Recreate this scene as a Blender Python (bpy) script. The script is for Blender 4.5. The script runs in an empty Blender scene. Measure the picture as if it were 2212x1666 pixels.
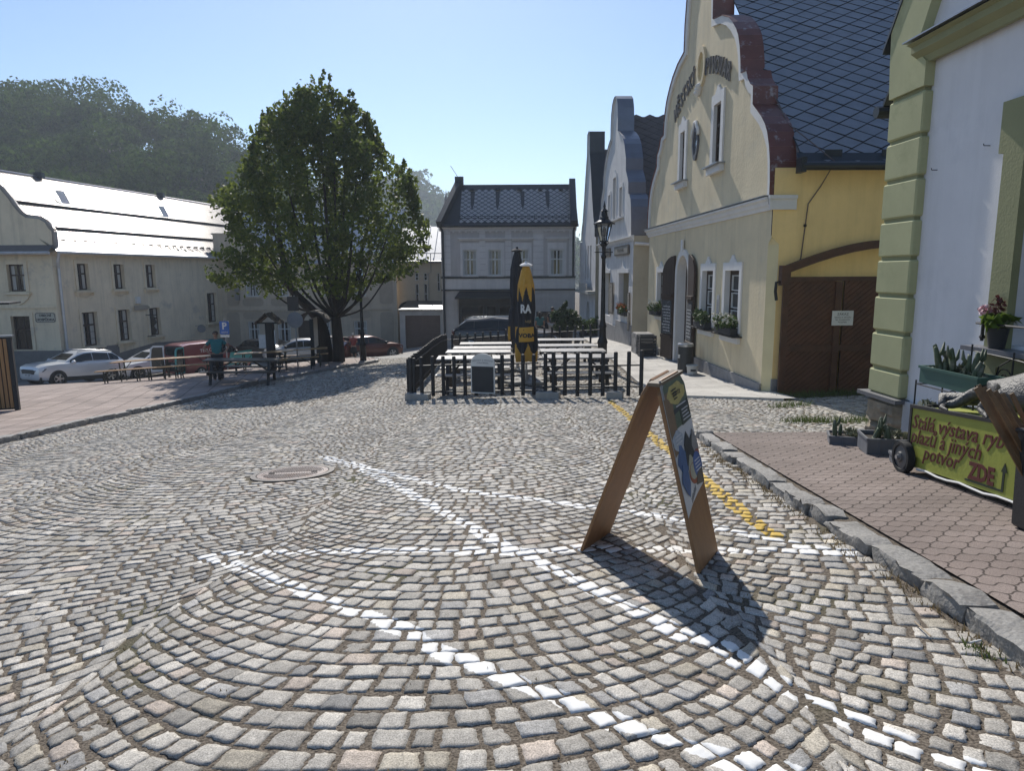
import bpy, bmesh, math, random
import numpy as np
from mathutils import Vector, Matrix
from mathutils.geometry import tessellate_polygon
C = bpy.context.scene.collection
SC = bpy.context.scene
rad = math.radians
# ------------------------------------------------------------------ camera, light, exposure
EYE = 1.5; FPX = 1500.0; PITCH = rad(9.2); ROLL = rad(0.35)
cd = bpy.data.cameras.new('camera'); cam = bpy.data.objects.new('camera', cd); C.objects.link(cam)
cd.sensor_width = 36; cd.lens = 36*FPX/2212.0; cd.clip_start = .05; cd.clip_end = 4000
cam.matrix_world = Matrix.Translation((0,0,EYE)) @ Matrix.Rotation(rad(90)-PITCH,4,'X') @ Matrix.Rotation(-ROLL,4,'Z')
SC.camera = cam
SUN_EL = rad(39); SUN_AZ = rad(-7)          # azimuth from +Y, clockwise positive
w = bpy.data.worlds.new('World'); SC.world = w; w.use_nodes = True
nt = w.node_tree; bg = nt.nodes['Background']
sky = nt.nodes.new('ShaderNodeTexSky'); sky.sky_type = 'NISHITA'; sky.sun_disc = False
sky.sun_elevation = SUN_EL; sky.sun_rotation = SUN_AZ; sky.altitude = 400; sky.air_density = 1.0; sky.dust_density = 0.35; sky.ozone_density = 4.0
nt.links.new(sky.outputs[0], bg.inputs[0]); bg.inputs[1].default_value = 0.10
sd = bpy.data.lights.new('sun', 'SUN'); sd.energy = 4.2; sd.angle = rad(.5); sd.color = (1,.95,.87)
sun = bpy.data.objects.new('sun', sd); C.objects.link(sun)
sdir = Vector((math.sin(SUN_AZ)*math.cos(SUN_EL), math.cos(SUN_AZ)*math.cos(SUN_EL), math.sin(SUN_EL)))
sun.rotation_euler = sdir.to_track_quat('Z','Y').to_euler(); sun.location = sdir*60
SC.view_settings.view_transform = 'Standard'; SC.view_settings.look = 'None'
SC.view_settings.exposure = 0.43; SC.view_settings.gamma = 1
SC.cycles.max_bounces = 6; SC.cycles.diffuse_bounces = 3; SC.cycles.transparent_max_bounces = 8
SC.cycles.sample_clamp_indirect = 6
rng = np.random.default_rng(7); random.seed(7)
# ------------------------------------------------------------------ measuring helpers (photo point + distance -> place)
def ray(px, py):
    a=(px-1106)/FPX; b=(py-833)/FPX; c,s=math.cos(ROLL),math.sin(ROLL)
    a,b=a*c-b*s, b*c+a*s
    y=math.cos(PITCH)-b*math.sin(PITCH); z=-math.sin(PITCH)-b*math.cos(PITCH)
    return Vector((a/y,1,z/y))
def P(px,py,Y):
    r=ray(px,py); return Vector((r.x*Y, Y, EYE+r.z*Y))
GP=[]
for x in (-8,-5,-2,1,2.4):
    for y in (-4,0,4,8,11): GP.append((x,y,-.088*y+.045*x))
for x in (4,6.5):
    for y in (-4,0,4,8,11): GP.append((x,y,-.088*y+.14))
for a in [(0,960,12.0),(200,915,15),(400,870,19),(600,822,24.5),(800,786,31),(475,828,23.5),(640,800,28),(720,785,31),(787,782,31.5),(100,830,34),(250,826,35.5),(735,781,41),(820,775,41.5),(300,815,38),
(885,862,16.6),(1410,858,15.0),(1690,862,13.5),(1400,766,24.4),(1364,754,26.5),(1300,727,36),(915,748,48),(962,748,44),(1240,714,43),(1000,757,36),(1100,800,21),(880,790,25),(880,765,36),(1000,770,30)]:
    GP.append(tuple(P(*a)))
GP+=[(-25,60,-4.2),(0,70,-3.2),(25,20,.2),(25,60,-1),(-30,10,-2.2),(-40,34,-5),(-15,-15,.2),(15,-15,1.5),(0,-15,1.2)]
GP=np.array(GP)
def _tps():
    p=GP[:,:2];n=len(p);d=np.linalg.norm(p[:,None]-p[None],axis=2)
    K=np.where(d>0,d*d*np.log(d+1e-9),0)+.15*np.eye(n)
    A=np.zeros((n+3,n+3));A[:n,:n]=K;A[:n,n]=1;A[:n,n+1:]=p;A[n:,:n]=A[:n,n:].T
    return np.linalg.solve(A,np.r_[GP[:,2],0,0,0])
_T=_tps()
_gx=np.arange(-62,62.1,.5);_gy=np.arange(-12,92.1,.5)
_X,_Y=np.meshgrid(_gx,_gy)
_Z=np.zeros_like(_X)
for i in range(len(_gy)):
    d2=(_X[i][:,None]-GP[:,0])**2+(_Y[i][:,None]-GP[:,1])**2
    _Z[i]=np.where(d2>0,.5*d2*np.log(d2+1e-12),0)@_T[:-3]+_T[-3]+_T[-2]*_X[i]+_T[-1]*_Y[i]
_Z=np.clip(_Z,-6,1.5)
def H(x,y):
    x=np.clip(np.asarray(x,float),-61.9,61.9);y=np.clip(np.asarray(y,float),-11.9,91.9)
    i=(y+12)/.5;j=(x+62)/.5;i0=np.floor(i).astype(int);j0=np.floor(j).astype(int);fi=i-i0;fj=j-j0
    return (_Z[i0,j0]*(1-fi)*(1-fj)+_Z[i0+1,j0]*fi*(1-fj)+_Z[i0,j0+1]*(1-fi)*fj+_Z[i0+1,j0+1]*fi*fj)
def h1(x,y): return float(H(x,y))
def G(px,py,y0=1.5):
    r=ray(px,py);Y=np.linspace(y0,90,4000);f=EYE+r.z*Y-H(r.x*Y,Y);i=np.where(f<0)[0][0]
    if i==0: return Vector((r.x*y0,y0,EYE+r.z*y0))
    t=f[i-1]/(f[i-1]-f[i]);y=Y[i-1]+t*(Y[i]-Y[i-1]);return Vector((r.x*y,y,EYE+r.z*y))
def S(px,Y,dz=0):                     # point on the ground at distance Y under photo column px
    x=ray(px,800).x*Y; return Vector((x,Y,h1(x,Y)+dz))
# crops of the photo used while measuring
def _q(x0,y0,s): return lambda cx,cy: ((x0+cx/s)*.55522,(y0+cy/s)*.55522)
q1=_q(0,600,1.515);q2=_q(800,900,2.082);q3=_q(1500,550,1.5145);q4=_q(2200,300,1.388);q5=_q(2500,0,1.851);q6=_q(3000,900,1.388)
q7=_q(3000,0,1.6656);q8=_q(2200,1400,1.388);r1=_q(0,1180,3.16);r2=_q(0,250,2.011);r3=_q(800,250,1.587);r4=_q(2180,500,1.96)
r5=_q(2480,930,2.731);r6=_q(1700,1150,3.16);r7=_q(3000,1400,1.2815);r8=_q(1560,1330,2.257);a1=_q(2580,150,4.503);a2=_q(2500,1440,2.03);a3=_q(3280,1180,1.8935);a7=_q(1900,950,2.73);a8=_q(700,1150,2.458)
class Frame:
    """a vertical wall plane: u along it, n outward, z up"""
    def __init__(s,o,u,n): s.o=Vector((o[0],o[1],0));s.u=Vector((u[0],u[1],0)).normalized();s.n=Vector((n[0],n[1],0)).normalized()
    def __call__(s,u,z,n=0): p=s.o+s.u*u+s.n*n; return Vector((p.x,p.y,z))
    def px(s,q,n=0):                  # photo point -> (u,z) on the plane
        r=ray(*q);e=Vector((0,0,EYE));o=s.o+s.n*n;t=(o-e).dot(s.n)/r.dot(s.n);p=e+r*t
        return ((p-o).dot(s.u), p.z)
# ------------------------------------------------------------------ materials
def _nodes(name):
    m=bpy.data.materials.new(name);m.use_nodes=True;t=m.node_tree
    return m,t,t.nodes['Principled BSDF'],t.nodes,t.links
def N(t,kind,**k):
    n=t.nodes.new(kind)
    for a,b in k.items():
        if a[0]=='i' and a[1:].isdigit(): n.inputs[int(a[1:])].default_value=b
        else: setattr(n,a,b)
    return n
def rgba(c): return (c[0],c[1],c[2],1)
MATS={}
def mat(name,col,rough=.8,metal=0,var=.18,vs=3.0,bump=.0,bs=40,col2=None,c2s=.6,c2lo=.5,c2hi=.7,spec=.5,coat=0,alpha=None,trans=0,stretch=None,streak=0):
    if name in MATS: return MATS[name]
    m,t,b,nn,L=_nodes(name)
    geo=N(t,'ShaderNodeNewGeometry');src=geo.outputs['Position']
    if stretch:
        mp=N(t,'ShaderNodeMapping');mp.inputs['Scale'].default_value=stretch;L.new(src,mp.inputs[0]);src=mp.outputs[0]
    n1=N(t,'ShaderNodeTexNoise');n1.inputs['Scale'].default_value=vs;n1.inputs['Detail'].default_value=6;n1.inputs['Roughness'].default_value=.65;L.new(src,n1.inputs['Vector'])
    mr=N(t,'ShaderNodeMapRange');mr.inputs[1].default_value=.25;mr.inputs[2].default_value=.75;mr.inputs[3].default_value=1-var;mr.inputs[4].default_value=1+var;L.new(n1.outputs[0],mr.inputs[0])
    base=N(t,'ShaderNodeMix',data_type='RGBA',blend_type='MULTIPLY');base.inputs[0].default_value=1;base.inputs[6].default_value=rgba(col);L.new(mr.outputs[0],base.inputs[7])
    out=base.outputs[2]
    if col2:
        n2=N(t,'ShaderNodeTexNoise');n2.inputs['Scale'].default_value=c2s;n2.inputs['Detail'].default_value=7;n2.inputs['Roughness'].default_value=.7;L.new(src,n2.inputs['Vector'])
        m2=N(t,'ShaderNodeMapRange');m2.inputs[1].default_value=c2lo;m2.inputs[2].default_value=c2hi;L.new(n2.outputs[0],m2.inputs[0])
        mx=N(t,'ShaderNodeMix',data_type='RGBA');L.new(m2.outputs[0],mx.inputs[0]);L.new(out,mx.inputs[6]);mx.inputs[7].default_value=rgba(col2);out=mx.outputs[2]
    if streak:
        mp2=N(t,'ShaderNodeMapping');mp2.inputs['Scale'].default_value=(2.2,2.2,.16);L.new(geo.outputs['Position'],mp2.inputs[0])
        n4=N(t,'ShaderNodeTexNoise');n4.inputs['Scale'].default_value=1.6;n4.inputs['Detail'].default_value=5;n4.inputs['Roughness'].default_value=.7;L.new(mp2.outputs[0],n4.inputs[0])
        m4=N(t,'ShaderNodeMapRange');m4.inputs[1].default_value=.48;m4.inputs[2].default_value=.72;m4.inputs[3].default_value=1;m4.inputs[4].default_value=1-streak;L.new(n4.outputs[0],m4.inputs[0])
        mq=N(t,'ShaderNodeMix',data_type='RGBA',blend_type='MULTIPLY');mq.inputs[0].default_value=1;L.new(out,mq.inputs[6]);L.new(m4.outputs[0],mq.inputs[7]);out=mq.outputs[2]
    L.new(out,b.inputs['Base Color'])
    b.inputs['Roughness'].default_value=rough;b.inputs['Metallic'].default_value=metal;b.inputs['Specular IOR Level'].default_value=spec
    if coat: b.inputs['Coat Weight'].default_value=coat;b.inputs['Coat Roughness'].default_value=.08
    if trans: b.inputs['Transmission Weight'].default_value=trans
    if bump:
        n3=N(t,'ShaderNodeTexNoise');n3.inputs['Scale'].default_value=bs;n3.inputs['Detail'].default_value=4;L.new(src,n3.inputs['Vector'])
        bp=N(t,'ShaderNodeBump');bp.inputs['Strength'].default_value=bump;bp.inputs['Distance'].default_value=.02;L.new(n3.outputs[0],bp.inputs['Height']);L.new(bp.outputs[0],b.inputs['Normal'])
    MATS[name]=m;return m
# ------------------------------------------------------------------ mesh builder
def _wloc(o):
    v=Vector((0,0,0))
    while o is not None: v=v+o.location;o=o.parent
    return v
class MB:
    def __init__(s): s.v=[];s.f=[];s.m=[]
    def add(s,vs,fs,mi=0):
        k=len(s.v);s.v.extend([tuple(x) for x in vs]);s.f.extend([tuple(i+k for i in f) for f in fs]);s.m.extend([mi]*len(fs));return s
    def quad(s,a,b,c,d,mi=0): return s.add([a,b,c,d],[(0,1,2,3)],mi)
    def box(s,c,size,rz=0,mi=0,M=None,taper=1):
        hx,hy,hz=[q/2 for q in size]
        vs=[(-hx,-hy,-hz),(hx,-hy,-hz),(hx,hy,-hz),(-hx,hy,-hz)]+[(-hx*taper,-hy*taper,hz),(hx*taper,-hy*taper,hz),(hx*taper,hy*taper,hz),(-hx*taper,hy*taper,hz)]
        R=(M.to_3x3() if M else Matrix.Rotation(rz,3,'Z'));c=Vector(c)
        vs=[c+R@Vector(q) for q in vs]
        return s.add(vs,[(3,2,1,0),(4,5,6,7),(0,1,5,4),(1,2,6,5),(2,3,7,6),(3,0,4,7)],mi)
    def beam(s,a,b,w,h=None,up=(0,0,1),mi=0):
        a=Vector(a);b=Vector(b);h=h or w;d=(b-a);l=d.length;d.normalize();x=d.cross(Vector(up))
        if x.length<1e-4: x=d.cross(Vector((1,0,0)))
        x.normalize();y=x.cross(d)
        vs=[p+x*(i*w/2)+y*(j*h/2) for p in (a,b) for i,j in ((-1,-1),(1,-1),(1,1),(-1,1))]
        return s.add(vs,[(0,1,2,3),(7,6,5,4),(0,4,5,1),(1,5,6,2),(2,6,7,3),(3,7,4,0)],mi)
    def fbox(s,F,u0,u1,z0,z1,n0,n1,mi=0):   # box in a wall frame
        vs=[F(u,z,n) for n in (n0,n1) for u,z in ((u0,z0),(u1,z0),(u1,z1),(u0,z1))]
        return s.add(vs,[(3,2,1,0),(4,5,6,7),(0,1,5,4),(1,2,6,5),(2,3,7,6),(3,0,4,7)],mi)
    def tube(s,pts,r,n=8,mi=0,cap=True):
        pts=[Vector(p) for p in pts];rr=r if hasattr(r,'__len__') else [r]*len(pts);rings=[];x0=None
        for i,p in enumerate(pts):
            d=(pts[min(i+1,len(pts)-1)]-pts[max(i-1,0)]).normalized()
            x=(x0-d*x0.dot(d)) if x0 is not None else d.cross(Vector((0,0,1)))
            if x.length<1e-3: x=d.cross(Vector((1,0,0)))
            x.normalize();x0=x;y=d.cross(x)
            rings.append([p+x*(rr[i]*math.cos(2*math.pi*k/n))+y*(rr[i]*math.sin(2*math.pi*k/n)) for k in range(n)])
        vs=[v for q in rings for v in q];fs=[]
        for i in range(len(pts)-1):
            for k in range(n): fs.append((i*n+k,i*n+(k+1)%n,(i+1)*n+(k+1)%n,(i+1)*n+k))
        if cap: fs.append(tuple(range(n))[::-1]);fs.append(tuple((len(pts)-1)*n+k for k in range(n)))
        return s.add(vs,fs,mi)
    def lathe(s,c,prof,n=16,mi=0,ax=None,cap=True):   # prof: (r,z)
        c=Vector(c);R=Vector((0,0,1)).rotation_difference(Vector(ax)).to_matrix() if ax else Matrix.Identity(3)
        vs=[c+R@Vector((r*math.cos(2*math.pi*k/n),r*math.sin(2*math.pi*k/n),z)) for r,z in prof for k in range(n)];fs=[]
        for i in range(len(prof)-1):
            for k in range(n): fs.append((i*n+k,i*n+(k+1)%n,(i+1)*n+(k+1)%n,(i+1)*n+k))
        if cap: fs.append(tuple(range(n))[::-1]);fs.append(tuple((len(prof)-1)*n+k for k in range(n)))
        return s.add(vs,fs,mi)
    def poly(s,loops,T,mi=0,flip=False):    # tessellated flat polygon with holes; T maps 2d -> 3d
        ls=[[Vector((a,b,0)) for a,b in l] for l in loops];flat=[p for l in ls for p in l]
        tr=tessellate_polygon(ls);out=[]
        for a,b,c in tr:
            n=(flat[b]-flat[a]).cross(flat[c]-flat[a]).z
            if abs(n)<1e-9: continue
            t=(a,b,c) if n>0 else (a,c,b)
            out.append(t[::-1] if flip else t)
        return s.add([T(p.x,p.y) for p in flat],out,mi)
    def prism(s,loop,T,n0,n1,mi=0,holes=()):   # T(u,v,n); outline loop ccw
        s.poly([loop]+list(holes),lambda a,b:T(a,b,n1),mi)
        s.poly([loop]+list(holes),lambda a,b:T(a,b,n0),mi,flip=True)
        for l in [loop]+list(holes):
            k=len(l)
            for i in range(k):
                a,b=l[i],l[(i+1)%k];s.quad(T(*a,n0),T(*b,n0),T(*b,n1),T(*a,n1),mi)
        return s
    def sheet(s,fn,nu,nv,mi=0):
        vs=[fn(i/nu,j/nv) for j in range(nv+1) for i in range(nu+1)]
        return s.add(vs,[(j*(nu+1)+i,j*(nu+1)+i+1,(j+1)*(nu+1)+i+1,(j+1)*(nu+1)+i) for j in range(nv) for i in range(nu)],mi)
    def build(s,name,mats,parent=None,smooth=False,bevel=0,recalc=True):
        me=bpy.data.meshes.new(name);o=Vector((0,0,0)) if parent is None else _wloc(parent)
        me.from_pydata([(x-o.x,y-o.y,z-o.z) for x,y,z in s.v],[],s.f)
        for q in (mats if isinstance(mats,(list,tuple)) else [mats]): me.materials.append(q)
        me.polygons.foreach_set('material_index',s.m)
        if recalc or bevel:
            bm=bmesh.new();bm.from_mesh(me)
            if bevel:
                bmesh.ops.remove_doubles(bm,verts=bm.verts,dist=1e-5)
            bmesh.ops.recalc_face_normals(bm,faces=bm.faces)
            if bevel:
                es=[e for e in bm.edges if len(e.link_faces)==2 and e.calc_face_angle(0)>.6]
                try: bmesh.ops.bevel(bm,geom=es,offset=bevel,segments=1,affect='EDGES',clamp_overlap=True)
                except Exception: pass
            bm.to_mesh(me);bm.free()
        if smooth:
            me.polygons.foreach_set('use_smooth',[True]*len(me.polygons))
            if smooth is not True: me.set_sharp_from_angle(angle=rad(smooth))
        me.update();ob=bpy.data.objects.new(name,me);C.objects.link(ob)
        if parent is not None: ob.parent=parent
        return ob
def tag(o,label=None,cat=None,group=None,kind=None):
    for k,v in (('label',label),('category',cat),('group',group),('kind',kind)):
        if v: o[k]=v
    return o
def thing(name,label,cat,loc=(0,0,0),group=None):
    o=bpy.data.objects.new(name,None);C.objects.link(o);o.location=loc;o.empty_display_size=.2;return tag(o,label,cat,group)
def dup(o,parent=None):
    c=o.copy();C.objects.link(c)
    if parent is not None: c.parent=parent
    for ch in list(o.children): dup(ch,c)
    return c
def text(s,size,parent,m,T,name='lettering',depth=.004,sx=1,bold=0,align='CENTER',shear=0,font=None):
    """lettering as a real mesh; T(x,y,d) maps the letter plane to the place"""
    cu=bpy.data.curves.new('t','FONT');cu.body=s;cu.size=size;cu.align_x=align;cu.align_y='CENTER';cu.shear=shear;cu.offset=bold;cu.resolution_u=2
    to=bpy.data.objects.new('t',cu);C.objects.link(to)
    dg=bpy.context.evaluated_depsgraph_get();me=bpy.data.meshes.new_from_object(to.evaluated_get(dg))
    vs=[(v.co.x*sx,v.co.y) for v in me.vertices];fs=[tuple(p.vertices) for p in me.polygons]
    b=MB();b.add([T(x,y,depth) for x,y in vs],fs)
    ed={}
    for f in fs:
        for i in range(len(f)):
            e=(f[i],f[(i+1)%len(f)]);ed[e]=1
    side=[e for e in ed if (e[1],e[0]) not in ed];k=len(b.v);b.v.extend([tuple(T(x,y,0)) for x,y in vs])
    for i,j in side: b.f.append((i,i+k,j+k,j));b.m.append(0)
    C.objects.unlink(to);bpy.data.objects.remove(to);bpy.data.meshes.remove(me)
    return b.build(name,m,parent,recalc=False)
def vnoise(x,y,seed=0):
    """cheap smooth value noise, vectorised"""
    x=np.asarray(x,float);y=np.asarray(y,float);xi=np.floor(x).astype(int);yi=np.floor(y).astype(int);fx=x-xi;fy=y-yi;fx=fx*fx*(3-2*fx);fy=fy*fy*(3-2*fy)
    def h(a,b):
        n=(a*374761393+b*668265263+seed*144665)&0x7fffffff;n=((n^(n>>13))*1274126177)&0x7fffffff;return ((n^(n>>16))&0xffff)/65535.
    return (h(xi,yi)*(1-fx)+h(xi+1,yi)*fx)*(1-fy)+(h(xi,yi+1)*(1-fx)+h(xi+1,yi+1)*fx)*fy
# ------------------------------------------------------------------ ground sheet, hills
KR=[(2.02,-3),(2.06,1.0),(2.14,2.68),(2.27,5.5),(2.44,9.07)]             # right kerb (foot)
KL=[tuple(G(*p).xy) for p in ((-330,1040),(0,960),(100,938),(200,915),(300,893),(400,870),(500,845),(600,822),(700,803),(800,786))]
KLX=[(-6.1,31.6),(-6.3,32.6),(-7.6,33.4),(-11,34.0)]                       # rounded end of the island
def poly_x(poly,y):
    ys=[p[1] for p in poly];xs=[p[0] for p in poly];return np.interp(y,ys,xs)
def inside(poly,x,y):
    x=np.asarray(x,float);y=np.asarray(y,float);r=np.zeros(x.shape,bool);n=len(poly)
    for i in range(n):
        (x1,y1),(x2,y2)=poly[i],poly[(i+1)%n]
        if y1==y2: continue
        c=((y1>y)!=(y2>y))&(x<(x2-x1)*(y-y1)/(y2-y1)+x1);r^=c
    return r
def dist_poly(lines,x,y):
    d=np.full(x.shape,1e9)
    for pl in lines:
        for (x1,y1),(x2,y2) in zip(pl[:-1],pl[1:]):
            dx,dy=x2-x1,y2-y1;t=np.clip(((x-x1)*dx+(y-y1)*dy)/(dx*dx+dy*dy+1e-9),0,1);d=np.minimum(d,np.hypot(x-x1-t*dx,y-y1-t*dy))
    return d
def soil_mat():
    m,t,b,nn,L=_nodes('joint_soil');geo=N(t,'ShaderNodeNewGeometry')
    n1=N(t,'ShaderNodeTexNoise');n1.inputs['Scale'].default_value=90;n1.inputs['Detail'].default_value=5;L.new(geo.outputs[0],n1.inputs[0])
    n2=N(t,'ShaderNodeTexNoise');n2.inputs['Scale'].default_value=.9;n2.inputs['Detail'].default_value=6;L.new(geo.outputs[0],n2.inputs[0])
    r1=N(t,'ShaderNodeValToRGB');e=r1.color_ramp.elements;e[0].position=.3;e[0].color=(.04,.031,.024,1);e[1].position=.75;e[1].color=(.25,.21,.165,1);L.new(n1.outputs[0],r1.inputs[0])
    r2=N(t,'ShaderNodeMapRange');r2.inputs[1].default_value=.56;r2.inputs[2].default_value=.78;L.new(n2.outputs[0],r2.inputs[0])
    mx=N(t,'ShaderNodeMix',data_type='RGBA');L.new(r2.outputs[0],mx.inputs[0]);L.new(r1.outputs[0],mx.inputs[6]);mx.inputs[7].default_value=(.055,.065,.02,1)
    L.new(mx.outputs[2],b.inputs[0]);b.inputs['Roughness'].default_value=.95;b.inputs['Specular IOR Level'].default_value=.2
    bp=N(t,'ShaderNodeBump');bp.inputs['Strength'].default_value=.9;bp.inputs['Distance'].default_value=.012;L.new(n1.outputs[0],bp.inputs['Height']);L.new(bp.outputs[0],b.inputs['Normal'])
    return m
SOIL=soil_mat()
gx=np.unique(np.r_[np.linspace(-900,-62,14),np.arange(-62,-14,2.),np.arange(-14,8,.5),np.arange(8,62,2.),np.linspace(62,900,14)])
gy=np.unique(np.r_[np.linspace(-500,-12,8),np.arange(-12,50,.5),np.arange(50,92,2.),np.linspace(92,1600,22)])
X,Y=np.meshgrid(gx,gy);Z=H(X,Y)-.0045
far=np.clip((Y-92)/300,0,1);Z=Z-far*6
b=MB();k=len(gx);b.v=[tuple(p) for p in np.c_[X.ravel(),Y.ravel(),Z.ravel()].tolist()]
b.f=[(j*k+i,j*k+i+1,(j+1)*k+i+1,(j+1)*k+i) for j in range(len(gy)-1) for i in range(k-1)];b.m=[0]*len(b.f)
tag(b.build('ground',SOIL,smooth=True,recalc=False),kind='structure')
# ------------------------------------------------------------------ cobbled road: every stone set in hanging arcs
LINES_W=[[(700,988),(760,1005),(835,1040),(920,1085),(1000,1130),(1090,1178),(1180,1222),(1280,1270),(1380,1325),(1470,1368),(1560,1398),(1600,1430),(1690,1482),(1760,1520),(1870,1570),(1990,1620),(2110,1664),(2200,1700)],
 [(700,988),(850,1025),(1000,1060),(1200,1086),(1350,1103),(1500,1130),(1650,1163),(1790,1190),(1835,1200)],
 [(445,1203),(500,1196),(600,1194),(800,1190),(950,1191),(1150,1192),(1280,1185),(1400,1187),(1560,1189),(1830,1192)],
 [(448,1207),(540,1232),(620,1265),(690,1295),(790,1325),(880,1365),(960,1405),(1050,1447),(1180,1503),(1300,1553),(1420,1592),(1520,1622),(1660,1664),(1800,1700)]]
LINES_W=[[tuple(G(*p).xy) for p in l] for l in LINES_W]
LINES_Y=[[tuple(G(*p).xy) for p in ((1318,866),(1400,935),(1440,970),(1530,1045),(1600,1103),(1668,1158))]]
MAN=G(633,1023).xy
TERR=[(3.15,15.3),(3.25,14.9),(5.3,13.15),(5.6,13.4),(5.6,50),(3.9,50),(3.85,43),(3.55,30),(3.3,22)]     # raised slab terrace
ROADP=[(-6.1,31.5),(-6.2,32.4),(-7.4,33.6),(-16,36),(-16,47.5),(-3.5,47.5),(-3.5,44),(3.8,43.6),(3.5,30),(3.25,22),(3.1,15.4),(3.2,14.95),(5.3,13.2),(5.4,13.55),(9,13.7),(9,9.07),(2.42,9.07)]+KR[::-1]+[(-13,-3),(-13,8)]+KL
PAVC=[G(*p).xy for p in ((-400,1000),(0,955),(200,912),(330,884),(150,903),(50,898),(0,905),(-400,960))]
def cobbles():
    PITCHY=.134;HW=1.5;R=1.95
    stones=[]                                        # per stone: 4 corners, tone
    for c in range(-6,4):
        x0=-.375+2*HW*c
        for kk in range(int(-1.0/PITCHY),int(47/PITCHY)):
            y0=1.0+kk*PITCHY
            lo=x0-HW;hi=x0+HW
            if (hi< -.80*max(y0,2)-5.5) or (lo>.80*max(y0,2)+1.5): continue
            jl=rng.uniform(-.07,.07);jr=rng.uniform(-.07,.07)
            S_=R*math.asin(HW/R);s=-S_+jl;us=[s]
            sc=1.0 if y0<22 else 1.15
            while s<S_+jr-.075:
                s+=sc*max(.68,math.cos(s/R)**.8)*min(.2,max(.088,rng.normal(.13,.024)));us.append(s)
            us[-1]=S_+jr
            us=np.array(us);a=us/R;u=R*np.sin(a);al=np.clip(a,-1.0,1.0);yy=R*(1-np.cos(a))
            fade=1-np.clip(np.abs(u)/HW,0,1)**10
            dx=-PITCHY*np.cos(al)*np.sin(al)*fade;dy=PITCHY*np.where(fade<.2,1,np.cos(al)**2*fade+(1-fade))
            bx=x0+u;by=y0+yy;tx=bx+dx;ty=by+dy
            for i in range(len(us)-1): stones.append((bx[i],by[i],bx[i+1],by[i+1],tx[i+1],ty[i+1],tx[i],ty[i]))
    q=np.array(stones).reshape(-1,4,2)
    w1=(vnoise(q[...,0]*.55,q[...,1]*.55,3)-.5)*.34+(vnoise(q[...,0]*1.7,q[...,1]*1.7,5)-.5)*.07
    w2=(vnoise(q[...,0]*.5+9,q[...,1]*.5,4)-.5)*.34+(vnoise(q[...,0]*1.9,q[...,1]*1.9+7,6)-.5)*.07
    q[...,0]+=w1;q[...,1]+=w2
    q=q+rng.normal(0,.0045,q.shape)+rng.normal(0,.0045,(len(q),1,2))
    c=q.mean(1)
    ok=inside(ROADP,c[:,0],c[:,1])|inside([tuple(p) for p in PAVC],c[:,0],c[:,1])
    ok&=np.hypot(c[:,0]-MAN[0],c[:,1]-MAN[1])>.5
    ok&=(np.abs(c[:,0])<.80*np.maximum(c[:,1],2.2)+4.5)&(c[:,1]>.6)
    q=q[ok];c=c[ok];n=len(q)
    tone=rng.normal(.325,.055,n)+.05*(vnoise(c[:,0]*.8,c[:,1]*.8,8)-.5);col=np.stack([tone*1.08,tone*1.01,tone*.90],1)
    k=rng.random(n)
    a=k<.07;col[a]*=np.array([1.06,.96,.91]);a=(k>.07)&(k<.14);col[a]*=np.array([.80,.83,.89]);a=(k>.14)&(k<.2);col[a]*=np.array([1.02,.98,.89]);a=k>.93;col[a]*=1.16
    tilt=rng.normal(0,.018,(n,2));lift=rng.normal(.001,.0018,n);rot=rng.normal(0,.035,n)
    dist=np.hypot(c[:,0],c[:,1]);lev=np.where(dist<7.5,0,np.where(dist<17,1,2))
    V=[];F=[];COL=[];PA=[];base=0
    for L,ng in ((0,5),(1,3),(2,1)):
        s=np.where(lev==L)[0];m=len(s)
        if not m: continue
        g=np.linspace(-1,1,ng+1);A,B=np.meshgrid(g,g);A=A.ravel();B=B.ravel()
        rr=.035;A2=A*np.sqrt(1-rr*B*B);B2=B*np.sqrt(1-rr*A*A)
        qs=q[s];cs=c[s][:,None,:]
        ex=np.linalg.norm(qs[:,1]-qs[:,0],axis=1);ey=np.linalg.norm(qs[:,3]-qs[:,0],axis=1)
        gap=rng.uniform(.0065,.0155,m)
        def corner(AA,BB,shr):
            sx=(1-2*shr/np.maximum(ex,.05))[:,None];sy=(1-2*shr/np.maximum(ey,.05))[:,None]
            a=(AA[None]*sx+1)/2;b_=(BB[None]*sy+1)/2
            w=np.stack([(1-a)*(1-b_),a*(1-b_),a*b_,(1-a)*b_],2);p=np.einsum('mnk,mkd->mnd',w,qs)
            d=p-cs;co=np.cos(rot[s])[:,None];si=np.sin(rot[s])[:,None]
            return np.stack([d[...,0]*co-d[...,1]*si,d[...,0]*si+d[...,1]*co],2)
        d=corner(A2,B2,gap)
        if L<2:
            edge=(np.maximum(np.abs(A),np.abs(B))>.99)
            jit=rng.normal(0,.0032,(m,len(A),2))*edge[None,:,None];d=d+jit
        p=d+cs
        r8=np.maximum(np.abs(A),np.abs(B));dome=.0018*(1-r8**2)-.001*(r8>.99)-.002*(np.abs(A)>.99)*(np.abs(B)>.99)
        z=H(p[...,0],p[...,1])+lift[s][:,None]+d[...,0]*tilt[s][:,:1]+d[...,1]*tilt[s][:,1:]+dome[None]
        if L<2: z=z+rng.normal(0,.0011,z.shape)+(vnoise(p[...,0]*34,p[...,1]*34,11)-.5)*.004
        dsk=corner(A2,B2,gap-.0015)+cs
        ring=[i for i in range(ng+1)]+[i*(ng+1)+ng for i in range(1,ng+1)]+[ng*(ng+1)+i for i in range(ng-1,-1,-1)]+[i*(ng+1) for i in range(ng-1,0,-1)]
        nr=len(ring);nt_=len(A)
        sk=dsk[:,ring];zs=H(sk[...,0],sk[...,1])-.05
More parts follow.
